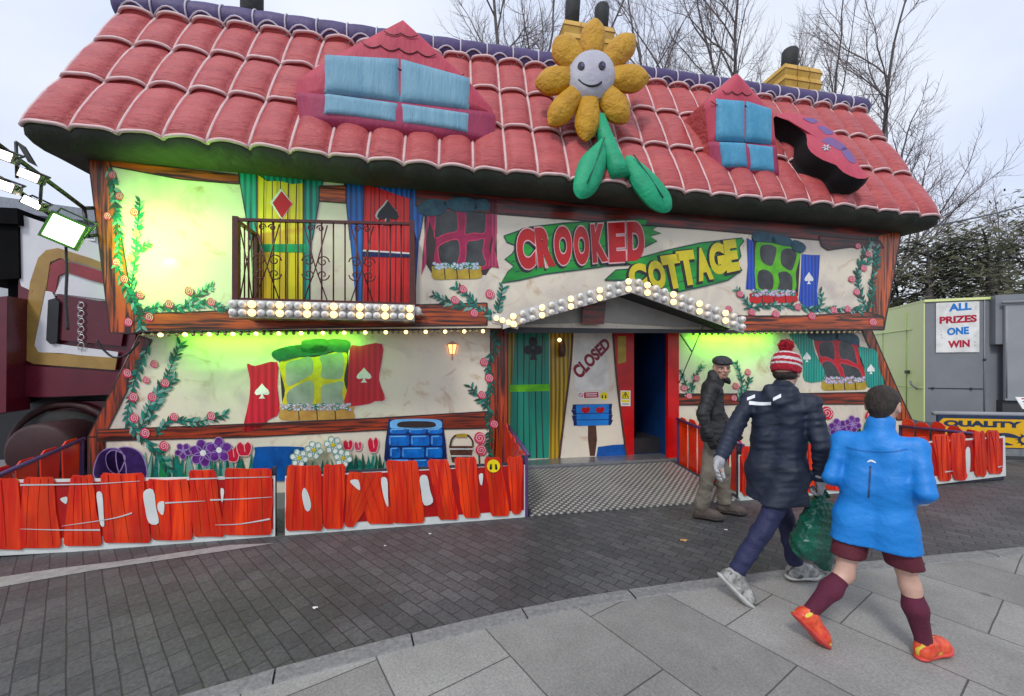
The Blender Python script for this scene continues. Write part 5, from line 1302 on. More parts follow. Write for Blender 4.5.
# ---------------------------------------------------------------- stall trailers on the right
mat('lime_panel', (.78, .95, .34), (.84, .97, .40), 2, .4, coat=.3); mat('lime_line', (.42, .60, .20), rough=.4); mat('stall_grey', (.20, .215, .24), (.235, .25, .275), 2, .5); mat('stall_grey_light', (.27, .285, .31), (.31, .325, .35), 2, .5); mat('stall_dark', (.05, .052, .06), rough=.6)
SC = Vector((8.67, 8.4, 0)); sdir = Vector((.60, 1.6, 0)).normalized(); fdir = Vector((sdir.y, -sdir.x, 0))
sdir_l = sdir
def SP(a, b, z): return SC + fdir*a + sdir*b + Vector((0, 0, z))   # a along the grey front, b back
stall = thing('stall_trailer', 'grey shuttered stall trailer with lime green end wall', 'stall', tuple(SC), frame='W')
zt_ = 2.96
q = MB(); q.hexa([SP(0, 0, .45), SP(7, 0, .45), SP(7, 2.6, .45), SP(0, 2.6, .45)], [SP(0, 0, zt_), SP(7, 0, zt_), SP(7, 2.6, zt_), SP(0, 2.6, zt_)], 'stall_grey'); q.build('body', stall)
q = MB(); q.hexa([SP(-.02, -.005, .45), SP(-.003, -.005, .45), SP(-.003, 2.6, .45), SP(-.02, 2.6, .45)], [SP(-.02, -.005, zt_+.02), SP(-.003, -.005, zt_+.02), SP(-.003, 2.6, zt_+.02), SP(-.02, 2.6, zt_+.02)], 'lime_panel'); ew = q.build('end_wall', stall)
q = MB()
for b in (.62, 1.65): q.tube([SP(-.028, b, .6), SP(-.028, b, zt_-.15)], .008, 'lime_line', 5)
q.tube([SP(-.028, .4, 2.42), SP(-.028, 2.5, 2.42)], .010, 'lime_line', 5); q.tube([SP(-.028, .0, 1.15), SP(-.028, 2.5, 1.15)], .006, 'lime_line', 5); q.build('door_seams', ew)
q = MB(); q.hexa([SP(-.06, .5, 1.45), SP(-.02, .5, 1.45), SP(-.02, .62, 1.45), SP(-.06, .62, 1.45)], [SP(-.06, .5, 1.52), SP(-.02, .5, 1.52), SP(-.02, .62, 1.52), SP(-.06, .62, 1.52)], 'black_metal'); q.tube([SP(-.05, .14, 1.12), SP(-.12, .22, 1.22), SP(-.10, .3, 1.28)], .022, 'steel_dull', 6); q.build('door_catch', ew)
q = MB(); q.hexa([SP(-.032, 2.0, 2.76), SP(-.02, 2.0, 2.76), SP(-.02, 2.2, 2.76), SP(-.032, 2.2, 2.76)], [SP(-.032, 2.0, 2.81), SP(-.02, 2.0, 2.81), SP(-.02, 2.2, 2.81), SP(-.032, 2.2, 2.81)], 'paint_salmon'); q.build('marker_light', ew)
q = MB(); q.hexa([SP(-.02, -.03, zt_), SP(1.02, -.03, zt_), SP(1.02, 2.6, zt_), SP(-.02, 2.6, zt_)], [SP(-.02, -.03, zt_+.05), SP(1.02, -.03, zt_+.05), SP(1.02, 2.6, zt_+.05), SP(-.02, 2.6, zt_+.05)], 'lime_panel'); q.build('roof', stall)
# shuttered box to the right, a little forward
q = MB(); q.hexa([SP(1.0, -.16, 2.05-.0), SP(7, -.16, 2.05), SP(7, -.0, 2.05), SP(1.0, -.0, 2.05)], [SP(1.0, -.16, 3.02), SP(7, -.16, 3.02), SP(7, -.0, 3.02), SP(1.0, -.0, 3.02)], 'stall_grey'); q.build('canopy_box', stall)
q = MB(); q.hexa([SP(1.10, -.22, .95), SP(7, -.22, .95), SP(7, -.17, .95), SP(1.10, -.17, .95)], [SP(1.10, -.22, 2.80), SP(7, -.22, 2.80), SP(7, -.17, 2.80), SP(1.10, -.17, 2.80)], 'stall_grey_light'); sh = q.build('shutter', stall)
q = MB()
for a_ in (1.12, 1.62, 2.4, 3.2): q.tube([SP(a_, -.225, 1.0), SP(a_, -.225, 2.78)], .014, 'stall_grey_light', 5)
q.tube([SP(1.05, -.24, 2.86), SP(6, -.24, 2.86)], .03, 'stall_grey_light', 6); q.build('shutter_rib', sh)
q = MB(); q.tube([SP(.92, -.012, .5), SP(.92, -.012, 2.95)], .012, 'stall_grey_light', 5); q.tube([SP(.05, -.012, 1.16), SP(.9, -.012, 1.16)], .008, 'stall_dark', 5)
for p_ in ((.92, 1.75), (.72, 1.16), (.12, 1.16)): q.ball(SP(p_[0], -.02, p_[1]), .025, 'stall_dark', 8, 6)
q.build('wall_fittings', stall)
q = MB(); q.hexa([SP(1.1, -.16, .60), SP(7, -.16, .60), SP(7, -.004, .60), SP(1.1, -.004, .60)], [SP(1.1, -.16, .94), SP(7, -.16, .94), SP(7, -.004, .94), SP(1.1, -.004, .94)], 'stall_dark'); q.build('counter_recess', stall)
for a_ in (1.4, 4.0):
    q = MB(); q.lathe(SP(a_, .3, .32), sdir, [(0, .05), (0, .30), (.2, .30), (.2, .05)], 'tyre', 16); q.build('wheel', stall)
# hand-lettered sheet
pn = thing('prize_sign', 'white sheet lettered ALL PRIZES ONE WIN in blue and red on the grey stall', 'sign', tuple(SP(.45, -.02, 2.3)), frame='W')
q = MB(); A0, A1, Z0, Z1 = .17, .84, 1.90, 2.93
def SS(a, z, d=0.0): return SP(a, -.012-d, z)
q.hexa([SS(A0, Z0), SS(A1, Z0), SS(A1, Z0, .008), SS(A0, Z0, .008)], [SS(A0, Z1), SS(A1, Z1), SS(A1, Z1, .008), SS(A0, Z1, .008)], 'paint_white'); q.build('sheet', pn)
def sgn(text, x0, x1, z0, z1, mt, sk=.02):
    q = MB(); warp_text(q, text, [(x0, z1), (x1, z1+sk), (x1, z0+sk), (x0, z0)], lambda a, z, d: SS(A0+(A1-A0)*a, Z0+(Z1-Z0)*z, .0085+d), mt, .045, .003); q.build('lettering', pn)
sgn('ALL', .30, .82, .82, .97, 'sign_blue'); sgn('PRIZES', .08, .94, .575, .72, 'sign_crimson'); sgn('ONE', .26, .76, .34, .49, 'sign_blue'); sgn('WIN', .28, .78, .085, .23, 'sign_crimson')
q = MB()
for a_, z_ in ((.12, .42), (.12, .36), (.92, .90), (.92, .85), (.9, .2), (.9, .14), (.9, .32), (.14, .30)): q.ball(SS(A0+(A1-A0)*a_, Z0+(Z1-Z0)*z_, .010), .008, 'stall_grey_light', 6, 4)
q.build('sheet_fixings', pn)
# yellow banner on a barrier
BP0, BP1 = W2(936, 462, 7.1), W2(1075, 466, 6.75)
bdv = (BP1-BP0); bdv.z = 0; Lb = bdv.length; bdv.normalize(); bn = Vector((bdv.y, -bdv.x, 0))
def BP(a, z, d=0.0): return Vector((BP0.x, BP0.y, 0)) + bdv*a + Vector((0, 0, z)) + bn*d
ban = thing('banner_board', 'yellow board lettered QUALITY with navy emblem in front of the grey stall', 'sign board', tuple(BP(Lb/2, 0)), frame='W')
z0b, z1b = .22, .705
q = MB(); q.hexa([BP(0, z0b-.05), BP(Lb, z0b-.05), BP(Lb, z0b-.05, .04), BP(0, z0b-.05, .04)], [BP(0, z1b+.06), BP(Lb, z1b+.06), BP(Lb, z1b+.06, .04), BP(0, z1b+.06, .04)], 'navy'); q.build('backing', ban)
q = MB(); q.prism([BP(.08, z1b, .047), BP(1.62, z1b, .047), BP(1.70, z1b-.07, .047), BP(1.70, z0b+.06, .047), BP(1.62, z0b, .047), BP(.08, z0b, .047), BP(.02, z0b+.06, .047), BP(.02, z1b-.06, .047)], bn*-.006, 'banner_yellow'); q.build('yellow_panel', ban)
q = MB(); q.tube([BP(-.05, z1b+.08, .0), BP(Lb, z1b+.08, .0)], .04, 'stall_grey_light', 8); q.build('top_rail', ban)
q = MB(); put = lambda a, z, d: BP(a, z, .048+d)
warp_text(q, 'QUALITY', [(.08, .672), (1.22, .672), (1.22, .545), (.08, .545)], put, 'navy', .06, .003); q.build('lettering', ban)
q = MB()
def bl_(pts): q.prism([BP(a, z, .052) for a, z in closed(pts, 3)], bn*-.004, 'navy')
bl_([(.70, .40), (.85, .46), (1.02, .47), (1.15, .43), (1.2, .38), (1.1, .39), (.95, .40), (.85, .36)]); bl_([(.72, .33), (.86, .35), (.98, .31), (1.1, .27), (.95, .26), (.8, .28)])
for k in range(12):
    a = k*math.pi/6; q.prism([BP(1.28+.10*math.cos(a-.18), .36+.075*math.sin(a-.18), .051), BP(1.28+.165*math.cos(a), .36+.125*math.sin(a), .051), BP(1.28+.10*math.cos(a+.18), .36+.075*math.sin(a+.18), .051)], bn*-.003, 'navy')
ring = [(1.28+.115*math.cos(a), .36+.088*math.sin(a)) for a in np.linspace(0, 6.283, 25)]; ri = [(1.28+.075*math.cos(a), .36+.056*math.sin(a)) for a in np.linspace(0, 6.283, 25)]
q.add([BP(a, z, .052) for a, z in ring] + [BP(a, z, .052) for a, z in ri], [(i, i+1, 25+i+1, 25+i) for i in range(24)], 'navy'); q.build('emblem', ban)
for a_ in (.1, Lb-.1):
    q = MB(); q.tube([BP(a_, 0), BP(a_, z0b)], .03, 'black_metal', 8); q.build('leg', ban)
q = MB(); q.hexa([BP(.0, .08, .02), BP(Lb, .08, .02), BP(Lb, .08, .06), BP(0, .08, .06)], [BP(.0, .2, .02), BP(Lb, .2, .02), BP(Lb, .2, .06), BP(0, .2, .06)], 'steel_dull'); q.build('drawbar', ban)
# small card sign at the right edge
cs = thing('counter_card', 'small white card with red and blue print standing above the yellow board', 'sign', tuple(BP(1.42, .88, -.1)), frame='W')
q = MB(); q.hexa([BP(1.32, .88, -.06), BP(1.9, .88, -.06), BP(1.9, .88, -.05), BP(1.32, .88, -.05)], [BP(1.28, 1.08, -.14), BP(1.9, 1.08, -.14), BP(1.9, 1.08, -.13), BP(1.28, 1.08, -.13)], 'paint_white'); q.build('card', cs)
q = MB()
for z_, mt, w_ in ((1.05, 'sign_crimson', .5), (1.00, 'sign_blue', .42), (.95, 'sign_blue', .36), (.91, 'sign_crimson', .4)):
    k = -.13 + (1.08-z_)/.2*.08 + .004; q.prism([BP(1.36, z_-.012, k), BP(1.36+w_, z_-.012, k), BP(1.36+w_, z_+.012, k), BP(1.36, z_+.012, k)], bn*-.002, mt)
q.build('print', cs)
q = MB(); P0_, P1_ = loc2world(7.9, 5.6, 3.95), W2(1120, 162, 14)
q.tube([P0_.lerp(P1_, f) - Vector((0, 0, .35*math.sin(math.pi*f))) for f in np.linspace(0, 1, 14)], .018, 'black_metal', 5); q.build('overhead_cable', None, 'black overhead cable running right from under the eave', 'cable', base=tuple(P0_), frame='W')

# ---------------------------------------------------------------- bare trees behind the roof
mat('bark', (.075, .062, .062), (.13, .115, .115), 6, .9, bump=.4, bscale=20); mat('twig', (.16, .125, .13), (.22, .18, .19), 3, .9)
def bare_tree(label, base, height, seed, lean=(0, 0), spread=1.0, r0=None, levels=5, upness=.25):
    rr = random.Random(seed); t_ = thing('bare_tree', label, 'tree', tuple(base), 'bare winter trees behind the fun house', frame='W')
    tr, cr = MB(), MB()
    def grow(p, d, L, r, lev):
        n = 6 if lev < 2 else (4 if lev < 4 else 3); pts = [p]; dd = d.normalized(); rs = [r]
        for i in range(n):
            dd = (dd + Vector((rr.uniform(-1, 1), rr.uniform(-1, 1), rr.uniform(-.6, 1)))*(.10 + .04*lev) + Vector((0, 0, upness*.12 if lev else .05))).normalized()
            pts.append(pts[-1] + dd*L/n); rs.append(r*(1 - (.45 if lev < levels else .75)*(i+1)/n))
        (tr if lev < 2 else cr).tube(pts, rs, 'bark' if lev < 3 else 'twig', 8 if lev == 0 else (5 if lev < 3 else 3), caps=False)
        if lev >= levels: return
        nb_ = [7, 5, 4, 5, 4, 0][lev]
        for k in range(nb_):
            f = (.32 if lev == 0 else .15) + (1-.2)*(k+rr.uniform(.1, .9))/nb_*.85; f = min(f, .99); i = min(int(f*n), n-1); q0 = pts[i].lerp(pts[i+1], f*n-i); ax = (pts[i+1]-pts[i]).normalized()
            o_ = ax.orthogonal().normalized(); o_.rotate(Matrix.Rotation(rr.uniform(0, 6.28), 3, ax)); a = rr.uniform(.45, .85)*spread
            nd = (ax*math.cos(a) + o_*math.sin(a)); rl = rs[i]*(.62 if lev == 0 else .55)
            grow(q0, nd, L*rr.uniform(.42, .68)*(1.1-.35*f), max(rl, .006), lev+1)
        grow(pts[-1], dd, L*.55, max(rs[-1]*.9, .006), lev+1)
    grow(Vector(base), Vector((lean[0], lean[1], 1)), height*.62, r0 or height*.0105, 0)
    tr.build('trunk', t_); cr.build('crown', t_); return t_
def TB_(x, Y): return Vector(((x-CX)/FPX*Y, Y, 0))
bare_tree('bare tree rising behind the left dormer and sunflower', TB_(528, 19), 22.0, 11, (.0, 0), 1.0)
bare_tree('slim bare tree just right of the sunflower', TB_(645, 24), 22.0, 23, (.02, 0), .8)
bare_tree('tall bare tree with dark trunk behind the narrow dormer', TB_(733, 19), 21.0, 5, (.0, 0), .9, .19)
bare_tree('small bare tree between the chimney and the right tree', TB_(822, 24), 18.5, 31, (-.02, 0), .9)
bare_tree('wide bare tree right of the roof end', TB_(882, 17), 15.5, 8, (.0, 0), 1.05)
bare_tree('bare tree above the grey stall', TB_(1000, 24), 10.5, 47, (.08, 0), 1.1)
# dark evergreens beyond the stall
mat('needle', (.045, .052, .026), (.085, .085, .045), .7, .8, lo=.4, hi=.6); mat('needle_light', (.10, .105, .06), (.14, .13, .08), .9, .8)
def evergreen(label, base, height, rad_, seed, n):
    rr = random.Random(seed); t_ = thing('evergreen_tree', label, 'tree', tuple(base), 'evergreen trees beyond the stall', frame='W'); b0 = Vector(base)
    q = MB(); q.tube([b0, b0 + Vector((.2, 0, height*.5)), b0 + Vector((.1, 0, height*.92))], [.22, .15, .03], 'bark', 7); ends = []
    for k in range(26):
        z = height*rr.uniform(.22, .95); a = rr.uniform(0, 6.28); L = rad_*rr.uniform(.55, 1.1)*(1.15 - .7*(z/height)**2); p0 = b0 + Vector((.1, 0, z)); p1 = p0 + Vector((math.cos(a)*L, math.sin(a)*L, rr.uniform(-.1, .7)))
        q.tube([p0, p0.lerp(p1, .5)+Vector((0, 0, .15)), p1], [.05, .03, .01], 'bark', 4); ends.append((p0, p1))
    q.build('trunk', t_); q = MB()
    for p0, p1 in ends:
        for c_ in range(7):
            c = p0.lerp(p1, rr.uniform(.3, 1.08)) + Vector((rr.gauss(0, .35), rr.gauss(0, .35), rr.gauss(0, .28))); mt = rr.choice(['needle', 'needle', 'needle', 'needle_light'])
            for j in range(n):
                p = c + Vector((rr.gauss(0, .26), rr.gauss(0, .26), rr.gauss(0, .16))); d = Vector((rr.uniform(-1, 1), rr.uniform(-1, 1), rr.uniform(-.5, .8))).normalized(); s_ = d.orthogonal().normalized()*rr.uniform(.02, .05); l = rr.uniform(.10, .22)
                q.add([p - d*l, p + s_, p + d*l, p - s_], [(0, 1, 2, 3)], mt)
    q.build('crown', t_)
evergreen('dark evergreen tree beside the right end of the roof', TB_(925, 15), 6.6, 2.2, 3, 26)
evergreen('dark evergreen tree above the shutter of the grey stall', TB_(985, 14.5), 6.2, 2.3, 14, 26)
evergreen('tall loose evergreen tree at the right edge', TB_(1030, 16), 8.6, 2.6, 25, 18)
evergreen('low evergreen tree filling the gap behind the lime end wall', TB_(895, 17), 5.2, 2.4, 36, 26)
evergreen('evergreen tree just beyond the right edge of the photo', TB_(1090, 16), 7.2, 2.6, 47, 18)
# ---------------------------------------------------------------- people: signed distance bodies turned into one smooth surface each
class Sdf:
    def __init__(s): s.ops = []; s.disp = None
    def cone(s, a, b, ra, rb, k=.03, flat=None, ridge=None, sub=False):
        a, b = np.array(a, float), np.array(b, float); R_ = max(ra, rb)
        def f(P):
            Q, A_, B_ = P, a, b
            if flat is not None:
                n, sc = flat; n = np.array(n, float); n /= np.linalg.norm(n); m_ = (a+b)/2
                Q = P + np.multiply.outer(((P-m_) @ n)*(sc-1), n); A_ = a + n*(((a-m_) @ n)*(sc-1)); B_ = b + n*(((b-m_) @ n)*(sc-1))
            d = B_-A_; L2 = max(d @ d, 1e-9); t = np.clip(((Q-A_) @ d)/L2, 0, 1); r_ = ra + (rb-ra)*t
            if ridge: r_ = r_ + ridge[1]*np.sin(2*math.pi*ridge[0]*t + (ridge[2] if len(ridge) > 2 else 0) + 1.2*np.sin(9*(Q @ np.array([.6, .5, .3]))))
            e = Q-A_-np.multiply.outer(t, d); return (np.sqrt((e**2).sum(-1))-r_)/(1.0 if flat is None else max(1, flat[1]*.75))
        s.ops.append((f, np.minimum(a, b)-R_*1.1, np.maximum(a, b)+R_*1.1, k, sub)); return s
    def ell(s, c, fr, rad_, k=.02, sub=False):
        c = np.array(c, float); M = np.array([np.array(tuple(v), float) for v in fr]); rad_ = np.array(rad_, float)
        def f(P):
            q = ((P-c) @ M.T); a = np.sqrt(((q/rad_)**2).sum(-1)); b = np.sqrt(((q/rad_**2)**2).sum(-1)); return a*(a-1)/np.maximum(b, 1e-6)
        R_ = rad_.max(); s.ops.append((f, c-R_, c+R_, k, sub)); return s
    def clip(s, p, n):
        p, n = np.array(tuple(p), float), np.array(tuple(n), float); n /= np.linalg.norm(n)
        s.ops.append((lambda P: (P-p) @ n, None, None, 0, True)); return s
    @staticmethod
    def comb(d, e, k, sub):
        if sub:
            e = -e
            if k <= 0: return np.maximum(d, e)
            h = np.clip(.5 - .5*(d-e)/k, 0, 1); return d*(1-h)+e*h + k*h*(1-h)
        if k <= 0: return np.minimum(d, e)
        h = np.clip(.5 + .5*(d-e)/k, 0, 1); return d*h + e*(1-h) - k*h*(1-h) if False else e*h + d*(1-h) - k*h*(1-h)
    def val(s, P):
        d = np.full(P.shape[:-1], 9.0)
        for f, lo, hi, k, sub in s.ops: d = s.comb(d, f(P), k, sub)
        return d + (s.disp(P) if s.disp else 0)
    def mesh(s, h):
        los = [o[1] for o in s.ops if o[1] is not None and not o[4]]; his = [o[2] for o in s.ops if o[1] is not None and not o[4]]
        lo, hi = np.min(los, 0)-4*h-.01, np.max(his, 0)+4*h+.01; n = np.ceil((hi-lo)/h).astype(int)+1
        D = np.full(n, .5); ax = [lo[i]+h*np.arange(n[i]) for i in range(3)]
        for f, l, u, k, sub in s.ops:
            if l is None: i0, i1 = np.zeros(3, int), n
            else:
                pad = k + 4*h + .012; i0 = np.clip(np.floor((l-pad-lo)/h).astype(int), 0, n); i1 = np.clip(np.ceil((u+pad-lo)/h).astype(int)+1, 0, n)
            sl_ = tuple(slice(a, b) for a, b in zip(i0, i1)); g = np.stack(np.meshgrid(*[ax[i][sl_[i]] for i in range(3)], indexing='ij'), -1)
            if g.size: D[sl_] = s.comb(D[sl_], f(g), k, sub)
        if s.disp:
            m_ = np.abs(D) < .06; idx = np.argwhere(m_); D[m_] += s.disp(lo + idx*h)
        return nets(D, lo, h)

def nets(D, lo, h):
    S = D < 0; nx, ny, nz = D.shape; off = [(i, j, k) for i in (0, 1) for j in (0, 1) for k in (0, 1)]
    C = [S[i:nx-1+i, j:ny-1+j, k:nz-1+k] for i, j, k in off]; cnt = sum(c.astype(np.int8) for c in C); cells = np.argwhere((cnt > 0) & (cnt < 8))
    idx = -np.ones((nx-1, ny-1, nz-1), int); idx[tuple(cells.T)] = np.arange(len(cells)); acc = np.zeros((len(cells), 3)); num = np.zeros(len(cells))
    vals = [D[cells[:, 0]+i, cells[:, 1]+j, cells[:, 2]+k] for i, j, k in off]
    for a in range(8):
        for b in range(a+1, 8):
            dlt = np.array(off[b])-np.array(off[a])
            if np.abs(dlt).sum() != 1: continue
            va, vb = vals[a], vals[b]; m_ = (va < 0) != (vb < 0); t = np.where(m_, va/np.where(m_, va-vb, 1), 0)
            acc += np.where(m_[:, None], np.array(off[a]) + t[:, None]*dlt, 0); num += m_
    V = lo + (cells + acc/np.maximum(num, 1)[:, None])*h; Q = []
    for a in range(3):
        b, c = (a+1) % 3, (a+2) % 3; s0 = [slice(None)]*3; s1 = [slice(None)]*3; s0[a] = slice(0, -1); s1[a] = slice(1, None)
        A_, B_ = S[tuple(s0)], S[tuple(s1)]; E = np.argwhere(A_ != B_); E = E[(E[:, b] > 0) & (E[:, c] > 0) & (E[:, b] < D.shape[b]-1) & (E[:, c] < D.shape[c]-1)]
        fl_ = A_[tuple(E.T)]
        def at(db, dc):
            e = E.copy(); e[:, b] += db; e[:, c] += dc; return idx[tuple(e.T)]
        q = np.stack([at(-1, -1), at(0, -1), at(0, 0), at(-1, 0)], 1); q[~fl_] = q[~fl_][:, ::-1]; Q.append(q)
    return V, np.concatenate(Q)

def folds(seed, items, crease=True):
    r_ = np.random.default_rng(seed); W = []
    for lam, amp, n, flatz in items:
        for _ in range(n):
            d = r_.normal(size=3); d[2] *= flatz; d /= np.linalg.norm(d); W.append((d*2*math.pi/(lam*r_.uniform(.75, 1.3)), r_.uniform(0, 6.28), amp/math.sqrt(n)))
    def f(P):
        o = 0
        for i, (k, p, a) in enumerate(W):
            w_ = P @ k + p; w_ = w_ + .9*np.sin(w_*.37 + p*3); m_ = .35 + .65*np.clip(np.sin(P @ np.array([7.1, -5.3, 6.7])*(1 + .3*(i % 3)) + p*5)*.8 + .4, 0, 1)
            o = o - a*m_*(1 - 2*np.abs(np.sin(w_*.5))**.75) if crease else o + a*np.sin(w_)
        return o
    return f

def sbuild(name, sd, h, mt, parent=None, base=None, pick=None, **kw):
    V, Q = sd.mesh(h); q = MB(); q.add(V, Q.tolist(), mt, True)
    if pick:
        cen = V[Q].mean(1); names = pick(cen)
        q.Mt = [q.mi(nm) for nm in names]
    return q.build(name, parent, base=base, frame='W', **kw)

def A3(v): return np.array(tuple(v), float)
def unit(v): v = A3(v); return v/np.linalg.norm(v)
UP = np.array([0, 0, 1.])
def hit(sd, x, y, y0, y1):
    """the point where the view through a pixel meets a garment; used to sew a mark onto the cloth"""
    o = np.array([0, 0, H0]); d = np.array([(x-CX)/FPX, 1, (HY-y)/FPX]); Y = np.linspace(y0, y1, 500); P = o + np.multiply.outer(Y, d); v_ = sd.val(P)
    i = np.argmax(v_ < 0); return P[i if v_[i] < 0 else 250] - d*.004
def decal(name, sd, rows, Yr, mt, parent):
    q = MB(); A_ = np.array([[hit(sd, x, y, *Yr) for x, y in r_] for r_ in rows]); q.grid(A_, mt)
    return q.build(name, parent)

def head(sd, c, f, u=(0, 0, 1), s=1.0, face=True, hair=0):
    f = unit(f); r_ = unit(np.cross(f, u)); u = unit(np.cross(r_, f)); c = A3(c); fr = (r_, f, u)
    P = lambda a, b, d: c + (r_*a + f*b + u*d)*s
    sd.ell(P(0, -.012, .025), fr, np.array([.077, .097, .092])*s, .02); sd.ell(P(0, .022, -.035), fr, np.array([.060, .072, .082])*s, .03); sd.ell(P(0, .060, -.092), fr, np.array([.030, .028, .024])*s, .03)
    sd.ell(P(0, .078, .012), fr, np.array([.052, .02, .014])*s, .015)
    for k in (-1, 1):
        sd.ell(P(.034*k, .088, -.008), fr, np.array([.017, .012, .011])*s, .01, True); sd.ell(P(.043*k, .066, -.032), fr, np.array([.022, .022, .018])*s, .015)
        sd.ell(P(.078*k, -.012, -.012), fr, np.array([.012, .022, .034])*s, .008); sd.ell(P(.086*k, -.010, -.010), fr, np.array([.006, .012, .02])*s, .004, True)
    sd.cone(P(0, .090, .004), P(0, .112, -.034), .010*s, .014*s, .010); sd.ell(P(.011, .104, -.036), fr, np.array([.009, .010, .008])*s, .006); sd.ell(P(-.011, .104, -.036), fr, np.array([.009, .010, .008])*s, .006)
    sd.ell(P(0, .094, -.060), fr, np.array([.026, .010, .007])*s, .006); sd.ell(P(0, .092, -.073), fr, np.array([.022, .011, .008])*s, .006); sd.ell(P(0, .106, -.0665), fr, np.array([.024, .008, .0022])*s, .003, True)
    return P, fr

def face_bits(parent, P, fr, s=1.0, brow='hair_grey'):
    for k in (-1, 1):
        q = MB(); q.ball(P(.034*k, .081, -.008), .0115*s, 'eye_white', 10, 8); q.ball(P(.034*k+.001, .0895, -.008), .0068*s, 'eye_dark', 8, 6); q.build('eye', parent)
        q = MB(); q.tube([P(.017*k, .099, .010), P(.034*k, .100, .016), P(.052*k, .090, .012)], [.004*s, .0052*s, .003*s], brow, 6); q.build('eyebrow', parent)
    q = MB(); q.tube([P(-.022, .096, -.066), P(-.008, .1035, -.0665), P(.008, .1035, -.0665), P(.022, .096, -.066)], [.0025*s, .0042*s, .0042*s, .0025*s], 'lip', 6); q.build('mouth', parent)

def hand(sd, w_, d, pn, side, s=1.0, curl=.5, fat=1.0):
    """wrist w_, pointing d, palm facing pn, thumb towards +-cross; fingers curl towards the palm"""
    d = unit(d); pn = A3(pn); pn = unit(pn - d*(pn @ d)); ac = np.cross(d, pn)*side; w_ = A3(w_); Q = lambda a, b, c: w_ + (d*a + ac*b + pn*c)*s
    for b in (-.026, -.009, .009, .026): sd.cone(Q(.012, b*.75, 0), Q(.088, b*1.12, .004), .0165*s*fat, .0125*s*fat, .012)
    for b, L, r_ in ((-.030, .060, .0085), (-.0105, .074, .0092), (.0105, .080, .0096), (.031, .072, .0092)):
        b_ = b; p0 = Q(.086, b_, .003); a1, a2, a3 = curl*.7, curl*1.7, curl*2.5
        p1 = p0 + (d*math.cos(a1)+pn*math.sin(a1))*L*.45*s; p2 = p1 + (d*math.cos(a2)+pn*math.sin(a2))*L*.32*s; p3 = p2 + (d*math.cos(a3)+pn*math.sin(a3))*L*.23*s
        for a, b2, ra, rb in ((p0, p1, r_*1.08, r_), (p1, p2, r_, r_*.95), (p2, p3, r_*.95, r_*.78)): sd.cone(a, b2, ra*s*fat, rb*s*fat, .003)
    t0, t1, t2, t3 = Q(.022, .026, .004), Q(.052, .050, .014), Q(.078, .058, .026), Q(.098, .054, .036)
    for a, b2, ra, rb in ((t0, t1, .0155, .0125), (t1, t2, .0115, .0105), (t2, t3, .0105, .0085)): sd.cone(a, b2, ra*s*fat, rb*s*fat, .004)

def shoe(name, parent, ankle, toe, upn, s, mts, sole=.018, h=.006):
    """ankle joint, toe tip; upn: the foot's up direction. The sole is a part of the shoe"""
    an, to = A3(ankle), A3(toe); upn = unit(upn); fw = to-an; fw = unit(fw - upn*(fw @ upn)); r_ = np.cross(fw, upn); heel = an - upn*.075*s - fw*.055*s; ball = heel + fw*.185*s; tip = heel + fw*.262*s; fr = (r_, fw, upn)
    sd = Sdf(); sd.cone(an + upn*.01*s, heel + fw*.045*s + upn*.05*s, .047*s, .046*s, .02); sd.cone(heel + fw*.03*s + upn*.035*s, ball + upn*.03*s, .038*s, .045*s, .03); sd.cone(ball + upn*.03*s, tip - fw*.038*s + upn*.026*s, .045*s, .034*s, .02); sd.cone(an + fw*.03*s, ball + upn*.045*s, .042*s, .034*s, .03)
    sd.disp = folds(int(abs(an[0])*1000), [(.03, .0022, 6, 1.0)]); sd.clip(heel + upn*.006*s, upn)
    o = sbuild(name, sd, h, mts[0], parent, pick=(lambda c: np.where((folds(3, [(.055, 1.0, 5, 1.0)], False)(c-heel) > .95) | ((((c-heel) @ fw) > .225*s) & (((c-heel) @ upn) < .035*s)), mts[1], mts[0])) if len(mts) > 2 else None)
    sd = Sdf(); sd.cone(heel + fw*.018*s + upn*.010*s, ball + upn*.006*s, .040*s, .048*s, .02, flat=(upn, 2.6)); sd.cone(ball + upn*.006*s, tip - fw*.032*s + upn*.012*s, .048*s, .038*s, .02, flat=(upn, 2.6))
    sbuild('sole', sd, h, mts[-1], o)
    q = MB()
    for k in range(4):
        p = an + (ball-an)*(.30+.17*k) + upn*(.048 + .006 - .006*k)*s; q.tube([p - r_*.022*s, p + upn*.010*s, p + r_*.022*s], .0036*s, mts[1] if len(mts) > 2 else mts[-1], 5)
    q.build('laces', o)

mat('skin', (.52, .31, .235), (.60, .37, .29), 14, .5, bump=.15, bscale=120); mat('skin_ruddy', (.46, .24, .18), (.54, .31, .24), 14, .5, bump=.2, bscale=110); mat('lip', (.34, .13, .11), rough=.5); mat('eye_white', (.42, .39, .37), rough=.3); mat('eye_dark', (.02, .018, .015), rough=.2)
mat('hair_brown', (.018, .013, .010), (.045, .032, .024), 30, .6, bump=.9, bscale=120, stretch=(1, 1, .3)); mat('hair_grey', (.16, .15, .14), (.28, .27, .26), 30, .7, bump=.8, bscale=130)
mat('cloth_black', (.010, .010, .012), (.020, .020, .022), 5, .62, bump=.3, bscale=60); mat('cloth_khaki', (.135, .118, .092), (.18, .158, .125), 5, .85, bump=.3, bscale=90); mat('shoe_brown', (.06, .045, .038), (.10, .078, .066), 9, .7); mat('shoe_brown_sole', (.03, .026, .024), rough=.8)
mat('cap_tweed', (.022, .024, .028), (.055, .058, .064), 60, .9, bump=.4, bscale=140); mat('glove_black', (.012, .012, .013), rough=.7)
